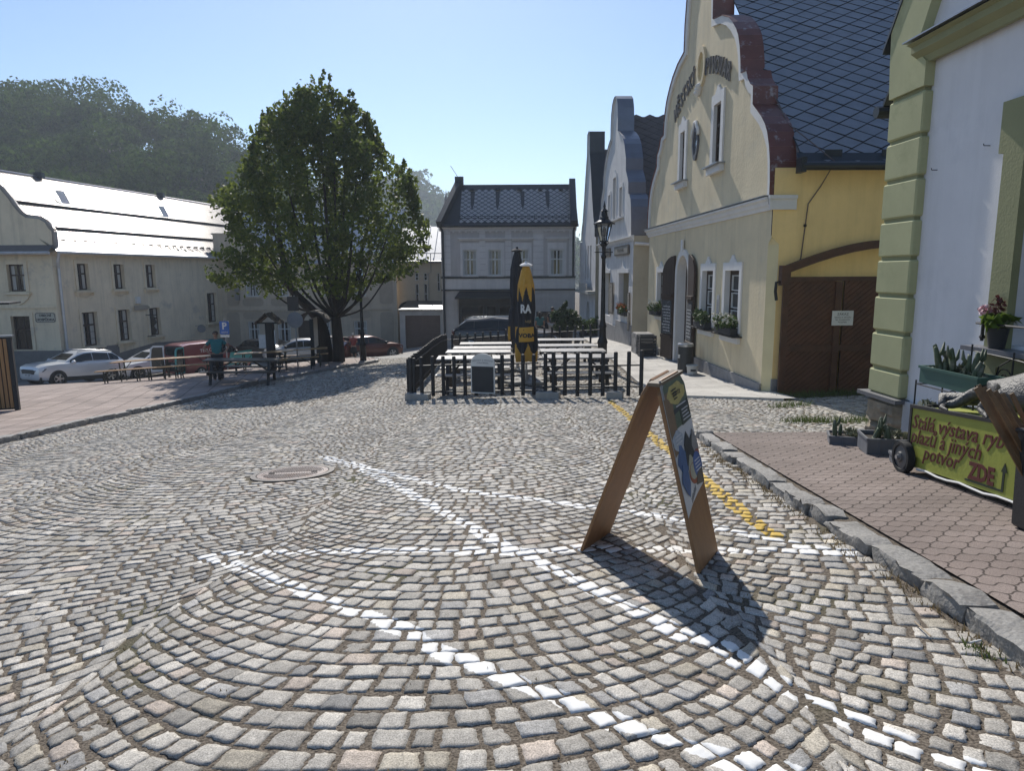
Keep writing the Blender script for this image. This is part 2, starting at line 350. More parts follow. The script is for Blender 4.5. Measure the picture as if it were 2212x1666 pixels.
        vv=np.concatenate([np.concatenate([p,z[...,None]],2),np.concatenate([sk,zs[...,None]],2)],1)   # m,(nt+nr),3
        V.append(vv.reshape(-1,3));nv=nt_+nr
        fl=[(j*(ng+1)+i,j*(ng+1)+i+1,(j+1)*(ng+1)+i+1,(j+1)*(ng+1)+i) for j in range(ng) for i in range(ng)]
        fl+=[(ring[i],nt_+i,nt_+(i+1)%nr,ring[(i+1)%nr]) for i in range(nr)]
        fl=np.array(fl)[None]+(base+np.arange(m)*nv)[:,None,None];F.append(fl.reshape(-1,4));base+=m*nv
        COL.append(np.repeat(col[s],nv,axis=0))
        px=vv[...,0].ravel();py=vv[...,1].ravel();pa=np.zeros((len(px),2))
        if L<2:
            d1=dist_poly(LINES_W,px,py);d2=dist_poly(LINES_Y,px,py)
            nz=(vnoise(px*9,py*9,21)-.5)*.03
            per=np.repeat(rng.normal(0,.012,m),nv)
            hw=.060
            pa[:,0]=np.clip((hw+nz+per-d1)/.022+.5,0,1);pa[:,1]=np.clip((.062+nz+per-d2)/.022+.5,0,1)
            top=np.tile(np.r_[np.ones(nt_),np.zeros(nr)],m);pa*=top[:,None]
        PA.append(pa)
    V=np.concatenate(V);F=np.concatenate(F);COL=np.concatenate(COL);PA=np.concatenate(PA)
    me=bpy.data.meshes.new('cobbled_road');me.vertices.add(len(V));me.vertices.foreach_set('co',V.ravel())
    me.loops.add(F.size);me.loops.foreach_set('vertex_index',F.ravel().astype(np.int32))
    me.polygons.add(len(F));me.polygons.foreach_set('loop_start',np.arange(0,F.size,4,dtype=np.int32));me.polygons.foreach_set('loop_total',np.full(len(F),4,np.int32))
    me.update(calc_edges=True)
    at=me.attributes.new('stone','FLOAT_COLOR','POINT');at.data.foreach_set('color',np.c_[COL,np.ones(len(COL))].ravel().astype(np.float32))
    at=me.attributes.new('paint','FLOAT_COLOR','POINT');at.data.foreach_set('color',np.c_[PA,np.zeros(len(PA)),np.ones(len(PA))].ravel().astype(np.float32))
    m,t,b,nn,Lk=_nodes('granite_setts');geo=N(t,'ShaderNodeNewGeometry')
    a1_=N(t,'ShaderNodeAttribute',attribute_name='stone');a2_=N(t,'ShaderNodeAttribute',attribute_name='paint')
    n1=N(t,'ShaderNodeTexNoise');n1.inputs['Scale'].default_value=170;n1.inputs['Detail'].default_value=3;Lk.new(geo.outputs[0],n1.inputs[0])
    n2=N(t,'ShaderNodeTexNoise');n2.inputs['Scale'].default_value=26;n2.inputs['Detail'].default_value=6;n2.inputs['Roughness'].default_value=.7;Lk.new(geo.outputs[0],n2.inputs[0])
    m1=N(t,'ShaderNodeMapRange');m1.inputs[1].default_value=.3;m1.inputs[2].default_value=.7;m1.inputs[3].default_value=.55;m1.inputs[4].default_value=1.45;Lk.new(n1.outputs[0],m1.inputs[0])
    m2=N(t,'ShaderNodeMapRange');m2.inputs[1].default_value=.25;m2.inputs[2].default_value=.75;m2.inputs[3].default_value=.66;m2.inputs[4].default_value=1.3;Lk.new(n2.outputs[0],m2.inputs[0])
    mm=N(t,'ShaderNodeMath',operation='MULTIPLY');Lk.new(m1.outputs[0],mm.inputs[0]);Lk.new(m2.outputs[0],mm.inputs[1])
    mx=N(t,'ShaderNodeMix',data_type='RGBA',blend_type='MULTIPLY');mx.inputs[0].default_value=1;Lk.new(a1_.outputs[0],mx.inputs[6]);Lk.new(mm.outputs[0],mx.inputs[7])
    sp=N(t,'ShaderNodeSeparateColor');Lk.new(a2_.outputs[0],sp.inputs[0])
    cur=mx.outputs[2]
    n3=N(t,'ShaderNodeTexNoise');n3.inputs['Scale'].default_value=38;n3.inputs['Detail'].default_value=8;n3.inputs['Roughness'].default_value=.75;Lk.new(geo.outputs[0],n3.inputs[0])
    for ch,cc in ((0,(.74,.735,.715,1)),(1,(.55,.36,.05,1))):
        ad=N(t,'ShaderNodeMath',operation='ADD');Lk.new(sp.outputs[ch],ad.inputs[0]);Lk.new(n3.outputs[0],ad.inputs[1])
        th=N(t,'ShaderNodeMapRange');th.inputs[1].default_value=.93;th.inputs[2].default_value=1.04;th.inputs[4].default_value=.93;Lk.new(ad.outputs[0],th.inputs[0])
        mq=N(t,'ShaderNodeMix',data_type='RGBA');Lk.new(th.outputs[0],mq.inputs[0]);Lk.new(cur,mq.inputs[6]);mq.inputs[7].default_value=cc;cur=mq.outputs[2]
    Lk.new(cur,b.inputs[0]);b.inputs['Roughness'].default_value=.72;b.inputs['Specular IOR Level'].default_value=.25
    bp=N(t,'ShaderNodeBump');bp.inputs['Strength'].default_value=.5;bp.inputs['Distance'].default_value=.005;Lk.new(n2.outputs[0],bp.inputs['Height']);Lk.new(bp.outputs[0],b.inputs['Normal'])
    me.materials.append(m);o=bpy.data.objects.new('cobbled_road',me);C.objects.link(o);tag(o,kind='structure')
    return n
print('stones',cobbles())
# ------------------------------------------------------------------ pavements and kerbs
def paver_mat(name,c1,c2,joint,sx,sy,wavy=0,bumpd=.006,speck=.25,rot=0,mw=.012,soft=.1,off=.5):
    m,t,b,nn,L=_nodes(name);geo=N(t,'ShaderNodeNewGeometry')
    mp=N(t,'ShaderNodeMapping');mp.inputs['Rotation'].default_value=(0,0,rot);L.new(geo.outputs[0],mp.inputs[0]);src=mp.outputs[0]
    if wavy:
        sp=N(t,'ShaderNodeSeparateXYZ');L.new(src,sp.inputs[0])
        def wave(inp,freq,amp):
            a=N(t,'ShaderNodeMath',operation='MULTIPLY',i1=freq);L.new(inp,a.inputs[0])
            s_=N(t,'ShaderNodeMath',operation='SINE');L.new(a.outputs[0],s_.inputs[0])
            q=N(t,'ShaderNodeMath',operation='MULTIPLY',i1=amp);L.new(s_.outputs[0],q.inputs[0]);return q.outputs[0]
        ax=N(t,'ShaderNodeMath',operation='ADD');L.new(sp.outputs[0],ax.inputs[0]);L.new(wave(sp.outputs[1],2*math.pi/sy,wavy),ax.inputs[1])
        ay=N(t,'ShaderNodeMath',operation='ADD');L.new(sp.outputs[1],ay.inputs[0]);L.new(wave(sp.outputs[0],4*math.pi/sx,wavy),ay.inputs[1])
        cb=N(t,'ShaderNodeCombineXYZ');L.new(ax.outputs[0],cb.inputs[0]);L.new(ay.outputs[0],cb.inputs[1]);src=cb.outputs[0]
    br=N(t,'ShaderNodeTexBrick');L.new(src,br.inputs[0]);br.inputs['Color1'].default_value=rgba(c1);br.inputs['Color2'].default_value=rgba(c2);br.inputs['Mortar'].default_value=rgba(joint)
    br.offset=off;br.inputs['Scale'].default_value=1;br.inputs['Mortar Size'].default_value=mw/2;br.inputs['Mortar Smooth'].default_value=soft;br.inputs['Brick Width'].default_value=sx;br.inputs['Row Height'].default_value=sy;br.inputs['Bias'].default_value=0
    n1=N(t,'ShaderNodeTexNoise');n1.inputs['Scale'].default_value=150;n1.inputs['Detail'].default_value=3;L.new(geo.outputs[0],n1.inputs[0])
    n2=N(t,'ShaderNodeTexNoise');n2.inputs['Scale'].default_value=1.3;n2.inputs['Detail'].default_value=7;L.new(geo.outputs[0],n2.inputs[0])
    m1=N(t,'ShaderNodeMapRange');m1.inputs[1].default_value=.3;m1.inputs[2].default_value=.7;m1.inputs[3].default_value=1-speck;m1.inputs[4].default_value=1+speck;L.new(n1.outputs[0],m1.inputs[0])
    m2=N(t,'ShaderNodeMapRange');m2.inputs[1].default_value=.3;m2.inputs[2].default_value=.7;m2.inputs[3].default_value=.8;m2.inputs[4].default_value=1.2;L.new(n2.outputs[0],m2.inputs[0])
    mm=N(t,'ShaderNodeMath',operation='MULTIPLY');L.new(m1.outputs[0],mm.inputs[0]);L.new(m2.outputs[0],mm.inputs[1])
    mx=N(t,'ShaderNodeMix',data_type='RGBA',blend_type='MULTIPLY');mx.inputs[0].default_value=1;L.new(br.outputs[0],mx.inputs[6]);L.new(mm.outputs[0],mx.inputs[7]);L.new(mx.outputs[2],b.inputs[0])
    iv=N(t,'ShaderNodeMath',operation='SUBTRACT',i0=1.0);L.new(br.outputs[1],iv.inputs[1])
    bp=N(t,'ShaderNodeBump');bp.inputs['Strength'].default_value=1;bp.inputs['Distance'].default_value=bumpd;L.new(iv.outputs[0],bp.inputs['Height'])
    b2=N(t,'ShaderNodeBump');b2.inputs['Strength'].default_value=.35;b2.inputs['Distance'].default_value=.006;L.new(n1.outputs[0],b2.inputs['Height']);L.new(bp.outputs[0],b2.inputs['Normal']);L.new(b2.outputs[0],b.inputs['Normal'])
    b.inputs['Roughness'].default_value=.85;b.inputs['Specular IOR Level'].default_value=.3
    return m
PVW=paver_mat('wavy_pavers',(.185,.147,.129),(.222,.18,.16),(.055,.042,.036),.235,.122,wavy=.017,mw=.013,speck=.3)
PVL=paver_mat('red_block_paving',(.275,.222,.195),(.325,.262,.232),(.12,.095,.08),.62,.62,mw=.034,speck=.15,rot=-.28,off=0)
PVL2=PVL
SLAB=paver_mat('terrace_slabs',(.40,.38,.35),(.45,.43,.395),(.22,.20,.18),1.1,.75,mw=.012,speck=.15)
def HS(x,y): return float(-.088*y+.178)
b=MB();b.sheet(lambda i,j:(lambda y:(lambda x:(x,y,HS(x,y)))((poly_x(KR,y)+.222)*(1-i)+6.6*i))(-3+12.05*j),12,60)
for y0 in (9.05,): b.sheet(lambda i,j:(2.68*(1-i)+6.6*i,9.05,HS(0,9.05)-.2*j),6,1)
tag(b.build('pavement',PVW,smooth=False),kind='structure')
b=MB();b.sheet(lambda i,j:(lambda y:(lambda x:(x,y,HS(x,y)-.022+.01*random.random()))(poly_x(KR,y)+.06+.24*i))(-3+12.0*j),5,140);tag(b.build('soil_strip',SOIL,smooth=True),kind='structure')
GRN=mat('granite_kerb',(.235,.225,.21),.75,var=.35,vs=45,bump=.6,bs=30,col2=(.16,.15,.14),c2s=5,c2lo=.52,c2hi=.62)
def kerb(name,pts,wid,top,lens,rough=.012,side=1,gap=.02,m=GRN):
    b=MB();pts=[Vector((p[0],p[1],0)) for p in pts];cum=[0]
    for a,c in zip(pts[:-1],pts[1:]): cum.append(cum[-1]+(c-a).length)
    def at(s):
        i=max(0,min(len(pts)-2,int(np.searchsorted(cum,s))-1));t=(s-cum[i])/(cum[i+1]-cum[i]);p=pts[i].lerp(pts[i+1],t);d=(pts[i+1]-pts[i]).normalized();return p,Vector((d.y,-d.x,0))*side
    s=0
    while s<cum[-1]-.1:
        L=min(random.uniform(*lens),cum[-1]-s);ns=max(3,int(L/.09));o0=random.uniform(-.022,.022);dz=random.uniform(-.018,.018);wj=wid*random.uniform(.85,1.15);tl=random.uniform(-.02,.02)
        prof=[(0,-.1),(-.004,.35),(.008,.8),(.035,1.0),(.5,1.02),(.93,1.0),(1.0,.86),(1.0,-.1)]
        rows=[]
        for i in range(ns+1):
            ss=s+gap/2+(L-gap)*i/ns;p,n=at(min(ss,cum[-1]));e=.018 if i in(0,ns) else 0
            for k,(u,v) in enumerate(prof):
                q=p+n*(o0+u*wj+random.gauss(0,rough)*(1 if k<7 else 0)+(e if k<3 else 0));zz=h1(p.x,p.y)+v*(top+dz+tl*(i/ns-.5)) - (e if 2<k<7 else 0)+random.gauss(0,rough*.5)
                rows.append((q.x,q.y,zz))
        kq=len(prof);fs=[(i*kq+k,i*kq+k+1,(i+1)*kq+k+1,(i+1)*kq+k) for i in range(ns) for k in range(kq-1)]
        fs+=[tuple(range(kq))[::-1],tuple(ns*kq+k for k in range(kq))];b.add(rows,fs);s+=L
    return tag(b.build(name,m,smooth=40),kind='structure')
kerb('kerb',[(x,y) for x,y in KR],.18,.088,(.34,.8),rough=.009)
kerb('kerb',KL+KLX,.17,.10,(.5,1.1),rough=.008,side=-1)
# left pavement (island)
ISL=[(p[0],p[1]) for p in KL[1:]]
def isl(i,j):
    y=12.0+(33.2-12.0)*j;xr=float(np.interp(y,[p[1] for p in KL+KLX[:2]],[p[0] for p in KL+KLX[:2]]))-.16
    x=xr-i*22;return (x,y,h1(x,y)+(.085 if y<36 else 0))
b=MB();b.sheet(lambda i,j:isl(i*i,j),40,60);tag(b.build('square_pavement',PVL,smooth=True),kind='structure')
# lower street behind the island and the raised terrace
b=MB();b.sheet(lambda i,j:(-34+30*i,33.0+15.5*j,h1(-34+30*i,33.0+15.5*j)+.0),40,24)
tag(b.build('street',mat('street_cobble',(.25,.24,.225),.85,var=.35,vs=5,bump=.8,bs=7),smooth=True),kind='structure')
tx=np.array
def terr(i,j):
    y=13.2+35*j;xl=float(np.interp(y,[13.2,14.9,15.3,22,30,43,50],[5.25,3.25,3.15,3.3,3.55,3.86,3.9]));x=xl*(1-i)+5.5*i;return (x,y,h1(x,y)+.05)
b=MB();b.sheet(terr,8,60);b.sheet(lambda i,j:(lambda p:(p[0],p[1],p[2]-.2*j))(terr(0,i)),60,1)
tag(b.build('terrace',SLAB,smooth=30),kind='structure')
# manhole cover
IRON=mat('cast_iron',(.15,.128,.125),.55,.35,var=.2,vs=30,col2=(.13,.08,.06),c2s=6)
mz=h1(*MAN)+.006;t=thing('manhole_cover','round cast iron manhole cover set in the cobbles between the kerb and the painted lines','manhole cover',(MAN[0],MAN[1],mz))
nz_=Vector((-.045,.088,1)).normalized()
b=MB();b.lathe((MAN[0],MAN[1],mz),[(.475,-.06),(.475,.005),(.415,.005),(.412,-.01)],40,ax=nz_,cap=False);b.build('frame',mat('iron_frame',(.085,.078,.075),.6,.3),t)
b=MB();b.lathe((MAN[0],MAN[1],mz),[(.405,-.05),(.405,.004),(.35,.005),(.345,.0)],40,ax=nz_)
Rm=Vector((0,0,1)).rotation_difference(nz_).to_matrix();cm=Vector((MAN[0],MAN[1],mz))
for i in range(-11,12):
    for j in range(-11,12):
        x,y=i*.03,j*.03
        if x*x+y*y<.335**2 and abs(y)>.035: b.box(cm+Rm@Vector((x,y,.002)),(.018,.018,.008),M=Rm.to_4x4())
b.build('lid',IRON,t)
for sx in (-1,1):
    b=MB();b.box(cm+Rm@Vector((sx*.25,0,.0085)),(.07,.035,.004),M=Rm.to_4x4());b.build('lifting_slot',mat('slot_dark',(.015,.015,.015),.9),t)
# ------------------------------------------------------------------ shared building kit
GLASS=mat('window_glass',(.012,.014,.017),.06,var=.1,spec=.6)
WHITE=mat('white_plaster',(.70,.68,.65),.9,var=.08,vs=2,bump=.25,bs=60,col2=(.5,.49,.46),c2s=1.5,c2lo=.6,c2hi=.8)
FRAMEW=mat('white_paint_frame',(.62,.62,.60),.5,var=.06)
DWOOD=mat('dark_brown_wood',(.045,.026,.017),.6,var=.35,vs=9,bump=.3,bs=30,stretch=(1,1,.15))
CURT=mat('curtain',(.42,.41,.38),.9,var=.2,vs=14,stretch=(1,1,.1))
ROOMDARK=mat('room_dark',(.012,.012,.013),.9)
def hole(u0,u1,z0,z1,arch=0,k=10):
    """outline of an opening, ccw"""
    if not arch: return [(u0,z0),(u1,z0),(u1,z1),(u0,z1)]
    c=(u0+u1)/2;r=(u1-u0)/2;l=[(u0,z0),(u1,z0)]
    for i in range(k+1):
        a=math.pi*i/k;l.append((c+r*math.cos(a),z1-arch+arch*math.sin(a)))
    return l
def wall(F,outline,holes,m,parent,name='wall',depth=.22,thick=None,n=0,rev=None):
    b=MB();b.poly([outline]+holes,lambda u,z:F(u,z,n))
    for h in holes:
        for i in range(len(h)):
            p,q=h[i],h[(i+1)%len(h)];b.quad(F(*p,n),F(*q,n),F(*q,n-depth),F(*p,n-depth),1 if rev else 0)
    if thick:
        for i in range(len(outline)):
            p,q=outline[i],outline[(i+1)%len(outline)];b.quad(F(*p,n),F(*q,n),F(*q,n-thick),F(*p,n-thick))
        b.poly([outline],lambda u,z:F(u,z,n-thick))
    return b.build(name,[m,rev] if rev else m,parent,recalc=False)
def window(F,u0,u1,z0,z1,parent,fm,depth=.2,cols=2,rows=(.62,),t=.05,bars=0,curtain=0,tr=.045,name='window',n=0,gl=None):
    """frame in its opening: cols casements, transoms at given fractions, then glazing bars"""
    b=MB();d0,d1=n-depth-.03,n-depth+.035
    for a,c in ((u0,u0+t),(u1-t,u1)): b.fbox(F,a,c,z0,z1,d0,d1)
    for a,c in ((z0,z0+t),(z1-t,z1)): b.fbox(F,u0+t,u1-t,a,c,d0,d1)
    for i in range(1,cols):
        c=u0+(u1-u0)*i/cols;b.fbox(F,c-tr,c+tr,z0+t,z1-t,d0,d1-.008)
    for r in rows:
        c=z0+(z1-z0)*r;b.fbox(F,u0+t,u1-t,c-tr*.9,c+tr*.9,d0,d1+.012)
    for i in range(bars):
        c=z0+(z1-z0)*(rows[0] if rows else 1)*(i+1)/(bars+1);b.fbox(F,u0+t,u1-t,c-.012,c+.012,d0,d1-.02)
    w=b.build(name,fm,parent)
    g=MB();g.quad(F(u0,z0,n-depth-.005),F(u1,z0,n-depth-.005),F(u1,z1,n-depth-.005),F(u0,z1,n-depth-.005));g.build('pane',gl or GLASS,w,recalc=False)
    if curtain:
        c=MB()
        for a,e in ((u0+t,u0+t+(u1-u0)*curtain),(u1-t-(u1-u0)*curtain,u1-t)):
            k=10;c.sheet(lambda i,j:F(a+(e-a)*i,z0+t+(z1-z0-2*t)*j,n-depth+.004+.004*math.sin(i*20)),k,1)
        c.build('curtain',CURT,w,smooth=True)
    return w
def surround(F,u0,u1,z0,z1,wd,parent,m,pr=.03,top=None,n=0,name='window_surround',ear=.0,knob=False):
    top=top or wd;b=MB();out=[(u0-wd,z0),(u1+wd,z0),(u1+wd,z1+top),(u0-wd,z1+top)]
    if knob:
        c=(u0+u1)/2;out=out[:3]+[(c+.22,z1+top),(c+.17,z1+top+.06),(c+.09,z1+top+.1),(c+.05,z1+top+.17),(c-.05,z1+top+.17),(c-.09,z1+top+.1),(c-.17,z1+top+.06),(c-.22,z1+top)]+out[3:]
    # a frame open at the sill: build as ring
    ring_o=out;T=lambda u,z,nn:F(u,z,n+nn)
    poly_=[(u0-wd,z0),(u0,z0),(u0,z1),(u1,z1),(u1,z0),(u1+wd,z0)]+out[2:]
    b.prism(poly_,T,0.0015,pr);return b.build(name,m,parent)
def sill(F,u0,u1,z,parent,m,pr=.14,h=.05,n=0,name='sill'):
    b=MB();b.fbox(F,u0,u1,z-h,z,n+.002,n+pr);return b.build(name,m,parent)
def cornice(F,u0,u1,z,prof,m,parent,name='cornice',n=0,caps=True):
    b=MB();pts=[(p,q) for p,q in prof];k=len(pts)
    vs=[F(u,z+q,n+p) for u in (u0,u1) for p,q in pts];fs=[(i,i+1,k+i+1,k+i) for i in range(k-1)]+[tuple(range(k)),tuple(range(2*k-1,k-1,-1))]
    b.add(vs,fs);return b.build(name,m,parent)
def leaves(n,fn,size,flat=.0,seed=0,asp=1.6):
    """leaf shaped faces scattered by fn(rng)->centre"""
    r=np.random.default_rng(seed);c=fn(r,n);n=len(c)
    d=r.normal(size=(n,3));d/=np.linalg.norm(d,axis=1)[:,None];e=np.cross(d,r.normal(size=(n,3)));e/=np.linalg.norm(e,axis=1)[:,None]
    s=size*r.uniform(.6,1.4,n)[:,None];v=np.stack([c-d*s*asp*.5,c+e*s*.5,c+d*s*asp*.5,c-e*s*.5],1).reshape(-1,3)
    b=MB();b.v=[tuple(x) for x in v.tolist()];b.f=[(4*i,4*i+1,4*i+2,4*i+3) for i in range(n)];b.m=[0]*n;return b
def leaf_mat(name,c1,c2,trans=.35):
    if name in MATS: return MATS[name]
    m,t,b,nn,L=_nodes(name);geo=N(t,'ShaderNodeNewGeometry')
    n1=N(t,'ShaderNodeTexNoise');n1.inputs['Scale'].default_value=1.7;n1.inputs['Detail'].default_value=4;L.new(geo.outputs['Position'],n1.inputs[0])
    ad=N(t,'ShaderNodeMath',operation='MULTIPLY_ADD',i1=.5);L.new(geo.outputs['Random Per Island'],ad.inputs[0])
    m1=N(t,'ShaderNodeMapRange');m1.inputs[1].default_value=.3;m1.inputs[2].default_value=.7;m1.inputs[4].default_value=.5;L.new(n1.outputs[0],m1.inputs[0]);L.new(m1.outputs[0],ad.inputs[2])
    mx=N(t,'ShaderNodeMix',data_type='RGBA');L.new(ad.outputs[0],mx.inputs[0]);mx.inputs[6].default_value=rgba(c1);mx.inputs[7].default_value=rgba(c2)
    L.new(mx.outputs[2],b.inputs[0]);b.inputs['Roughness'].default_value=.55;b.inputs['Specular IOR Level'].default_value=.3
    tl=N(t,'ShaderNodeBsdfTranslucent');L.new(mx.outputs[2],tl.inputs[0]);ms=N(t,'ShaderNodeMixShader');ms.inputs[0].default_value=trans
    out=nn['Material Output'];L.new(b.outputs[0],ms.inputs[1]);L.new(tl.outputs[0],ms.inputs[2]);L.new(ms.outputs[0],out.inputs[0])
    MATS[name]=m;return m
def diamonds(F3,poly,du,dv,m,parent,name='roof',lift=.02,gap=.012,ext=.34):
    """rhombic roof slates: F3(u,v,n) maps the roof plane; each slate is a raised face tipped at its lower point"""
    b=MB();us=[p[0] for p in poly];vs=[p[1] for p in poly]
    mn=min(us);b.poly([[(u-(ext if u==mn else 0),v) for u,v in poly]],lambda u,v:F3(u,v,0),1)
    i0=int(min(us)/du)-1;i1=int(max(us)/du)+2;j0=int(min(vs)/(dv/2))-1;j1=int(max(vs)/(dv/2))+2
    cu=[];cv=[]
    for j in range(j0,j1):
        for i in range(i0,i1):
            cu.append(i*du+(du/2 if j%2 else 0));cv.append(j*dv/2)
    mu=min(us);ok=inside([(q_[0]-(ext+.3 if q_[0]==mu else 0),q_[1]) for q_ in poly],np.array(cu),np.array(cv))
    for u,v,o in zip(cu,cv,ok):
        if not o: continue
        g=1-gap/du*1.6;r=random.uniform(.7,1.3);hu,hv=du/2*g,dv/2*g
        um=min(us)-ext+.02;hn=lambda q,t:lift*r*(1-.5*(t-(v-hv))/hv)*(1 if 1 else 0)
        pl=[(u,v-hv),(u+hu,v),(u,v+hv),(u-hu,v)];cl=[]
        for i in range(4):
            p,q=pl[i],pl[(i+1)%4]
            if p[0]>=um: cl.append(p)
            if (p[0]>=um)!=(q[0]>=um): t=(um-p[0])/(q[0]-p[0]);cl.append((um,p[1]+t*(q[1]-p[1])))
        if len(cl)<3: continue
        k=len(b.v);nn=len(cl);b.v+=[tuple(F3(x,y,max(.003,hn(x,y)))) for x,y in cl]+[tuple(F3(x,y,0)) for x,y in cl]
        b.f.append(tuple(range(k,k+nn)));b.m.append(0)
        for i in range(nn): b.f.append((k+i,k+nn+i,k+nn+(i+1)%nn,k+(i+1)%nn));b.m.append(1)
    return b.build(name,m,parent,recalc=False)
IVORY=mat('yellow_plaster',(.70,.585,.385),.92,var=.10,vs=1.2,bump=.3,bs=14,col2=(.57,.51,.38),streak=.16,c2s=.9,c2lo=.55,c2hi=.8)
OCHRE=mat('ochre_plaster',(.88,.64,.28),.92,var=.08,vs=1.4,bump=.2,bs=22,col2=(.80,.58,.27),streak=.12,c2s=1.1,c2lo=.6,c2hi=.85)
REDTIN=mat('red_painted_tin',(.14,.045,.032),.45,var=.25,vs=3,col2=(.30,.26,.26),c2s=4.5,c2lo=.56,c2hi=.66)
SLATE=mat('dark_slate',(.17,.18,.205),.40,var=.22,vs=2.2,bump=.15,bs=30);SLATED=mat('slate_joint',(.02,.022,.027),.7)
GREYST=mat('grey_render_plinth',(.24,.235,.235),.9,var=.2,vs=4,bump=.4,bs=25,col2=(.52,.5,.47),c2s=4,c2lo=.68,c2hi=.72)
TIN=mat('grey_tin',(.30,.31,.33),.35,.6,var=.15,vs=3);BLACKM=mat('black_metal',(.016,.016,.018),.45,.3)
GUT=mat('dark_gutter',(.03,.035,.04),.4,.4)
# ------------------------------------------------------------------ yellow gabled house
FY=Frame((5.34,13.5),(-.0293,1),(-1,-.0293));UC=6.55
yh=thing('gabled_house','yellow plastered house with a curved white-edged gable, red tin coping and arched door','house',(5.2,20.0,-1.3))
half=[(5.56,2.98),(5.55,3.3),(5.50,3.7),(5.42,4.0),(5.28,4.31),(5.14,4.49),(4.92,4.68),(4.39,5.04),(4.36,5.42),(4.2,5.5),(4.02,5.66),(3.9,5.86),(3.55,5.90),(3.5,6.2),(3.41,6.52),(3.28,6.78),(3.13,6.96),(2.85,7.2),(2.52,7.42),(2.0,7.64),(1.33,7.78),(1.31,8.5),(1.2,9.1),(.95,9.6),(.5,9.95),(0,10.05)]
gab=[(UC-h,z) for h,z in half]+[(UC+h,z) for h,z in half[::-1][1:]]
# u grows away from us: near side is UC-h.  openings
up=[(4.39,4.95,4.16,5.65),(7.62,8.1,4.16,5.58)]
lo=[(2.63,3.60,.08,1.53),(4.53,5.45,.08,1.53),(9.65,10.55,.15,1.5)]
door=(6.82,8.02,-1.5,1.98)
oval=[(6.535+.20*math.cos(a),5.02+.36*math.sin(a)) for a in [2*math.pi*i/16 for i in range(16)]]
outl=[(1.12,-1.75),(12.05,-1.95),(12.05,2.98)]+gab[::-1][0:0]+[(UC+h,z) for h,z in half]+[(UC-h,z) for h,z in half[::-1][1:]]+[(1.0,2.98),(1.0,2.2),(1.12,2.05)]
wall(FY,outl,[hole(*q) for q in up+lo]+[hole(*door,arch=.6)],IVORY,yh,'facade',depth=.30,rev=WHITE)
# coping: white band on the face + red tin over the thickness of the gable wall
b=MB()
inner=[(UC-max(0,h-.17)*(1.0 if i<21 else .94),z-(.0 if i<4 else .12)) for i,(h,z) in enumerate(half)];inner=inner+[(2*UC-u,z) for u,z in inner[::-1][1:]]
for i in range(len(gab)-1):
    vs=[FY(*p,nn) for p in (gab[i],gab[i+1],inner[i+1],inner[i]) for nn in (.002,.06)]
    b.add(vs,[(1,3,5,7),(0,2,3,1),(4,6,7,5)])
b.build('gable_band',WHITE,yh)
b=MB();TH=.46
for i in range(len(gab)-1):
    p,q=gab[i],gab[i+1]
    d=Vector((q[0]-p[0],q[1]-p[1]));nn=Vector((-d.y,d.x)).normalized()*-.0
    for (k0,k1,off) in ((.09,-TH,.02),):
        c=Vector(((p[0]+q[0])/2-UC,(p[1]+q[1])/2-4)).normalized()*off
        e=lambda r:(r[0]+c.x,r[1]+c.y)
        b.quad(FY(*e(p),k0),FY(*e(q),k0),FY(*e(q),k1),FY(*e(p),k1))
    b.quad(FY(*e(p),.09),FY(*e(q),.09),FY(*q,.0615),FY(*p,.0615))
b.build('coping',REDTIN,yh,smooth=35)
b=MB();b.poly([gab],lambda u,z:FY(u,z,-TH+.02));b.build('gable_back',IVORY,yh,recalc=False)
cornice(FY,.98,12.15,2.74,[(0,0),(.03,0),(.05,.06),(.09,.10),(.11,.17),(.17,.21),(.17,.255),(0.01,.27)],WHITE,yh)
b=MB();b.fbox(FY,.97,12.2,3.012,3.03,.003,.2);b.build('cornice_flashing',TIN,yh)
FS=Frame((5.31,14.45),(1,.0293),(.0293,-1))
wall(FS,[(.16,-1.6),(8,-1.6),(8,3.56),(0.0,3.56),(0.0,2.2),(.16,2.05)],[],OCHRE,yh,'side_wall')
b=MB();b.fbox(FS,-.09,.46,2.74,3.0,.003,.05);b.fbox(FS,-.11,.46,2.95,3.02,.003,.09);b.build('cornice_return',WHITE,yh)
b=MB();CH=[FY(1.12,-1.75),FS(.16,-1.75)];CT=[FY(1.12,2.05),FS(.16,2.05)];b.quad(CH[0],CH[1],CT[1],CT[0]);b.add([CT[0],CT[1],FS(0,2.25)],[(0,1,2)]);b.add([FY(.94,2.2),CT[0],FS(0,2.25)],[(0,1,2)])
b.build('chamfered_corner',mat('corner_plaster',(.66,.57,.34),.92,var=.1,vs=1.5,bump=.3,bs=14),yh)
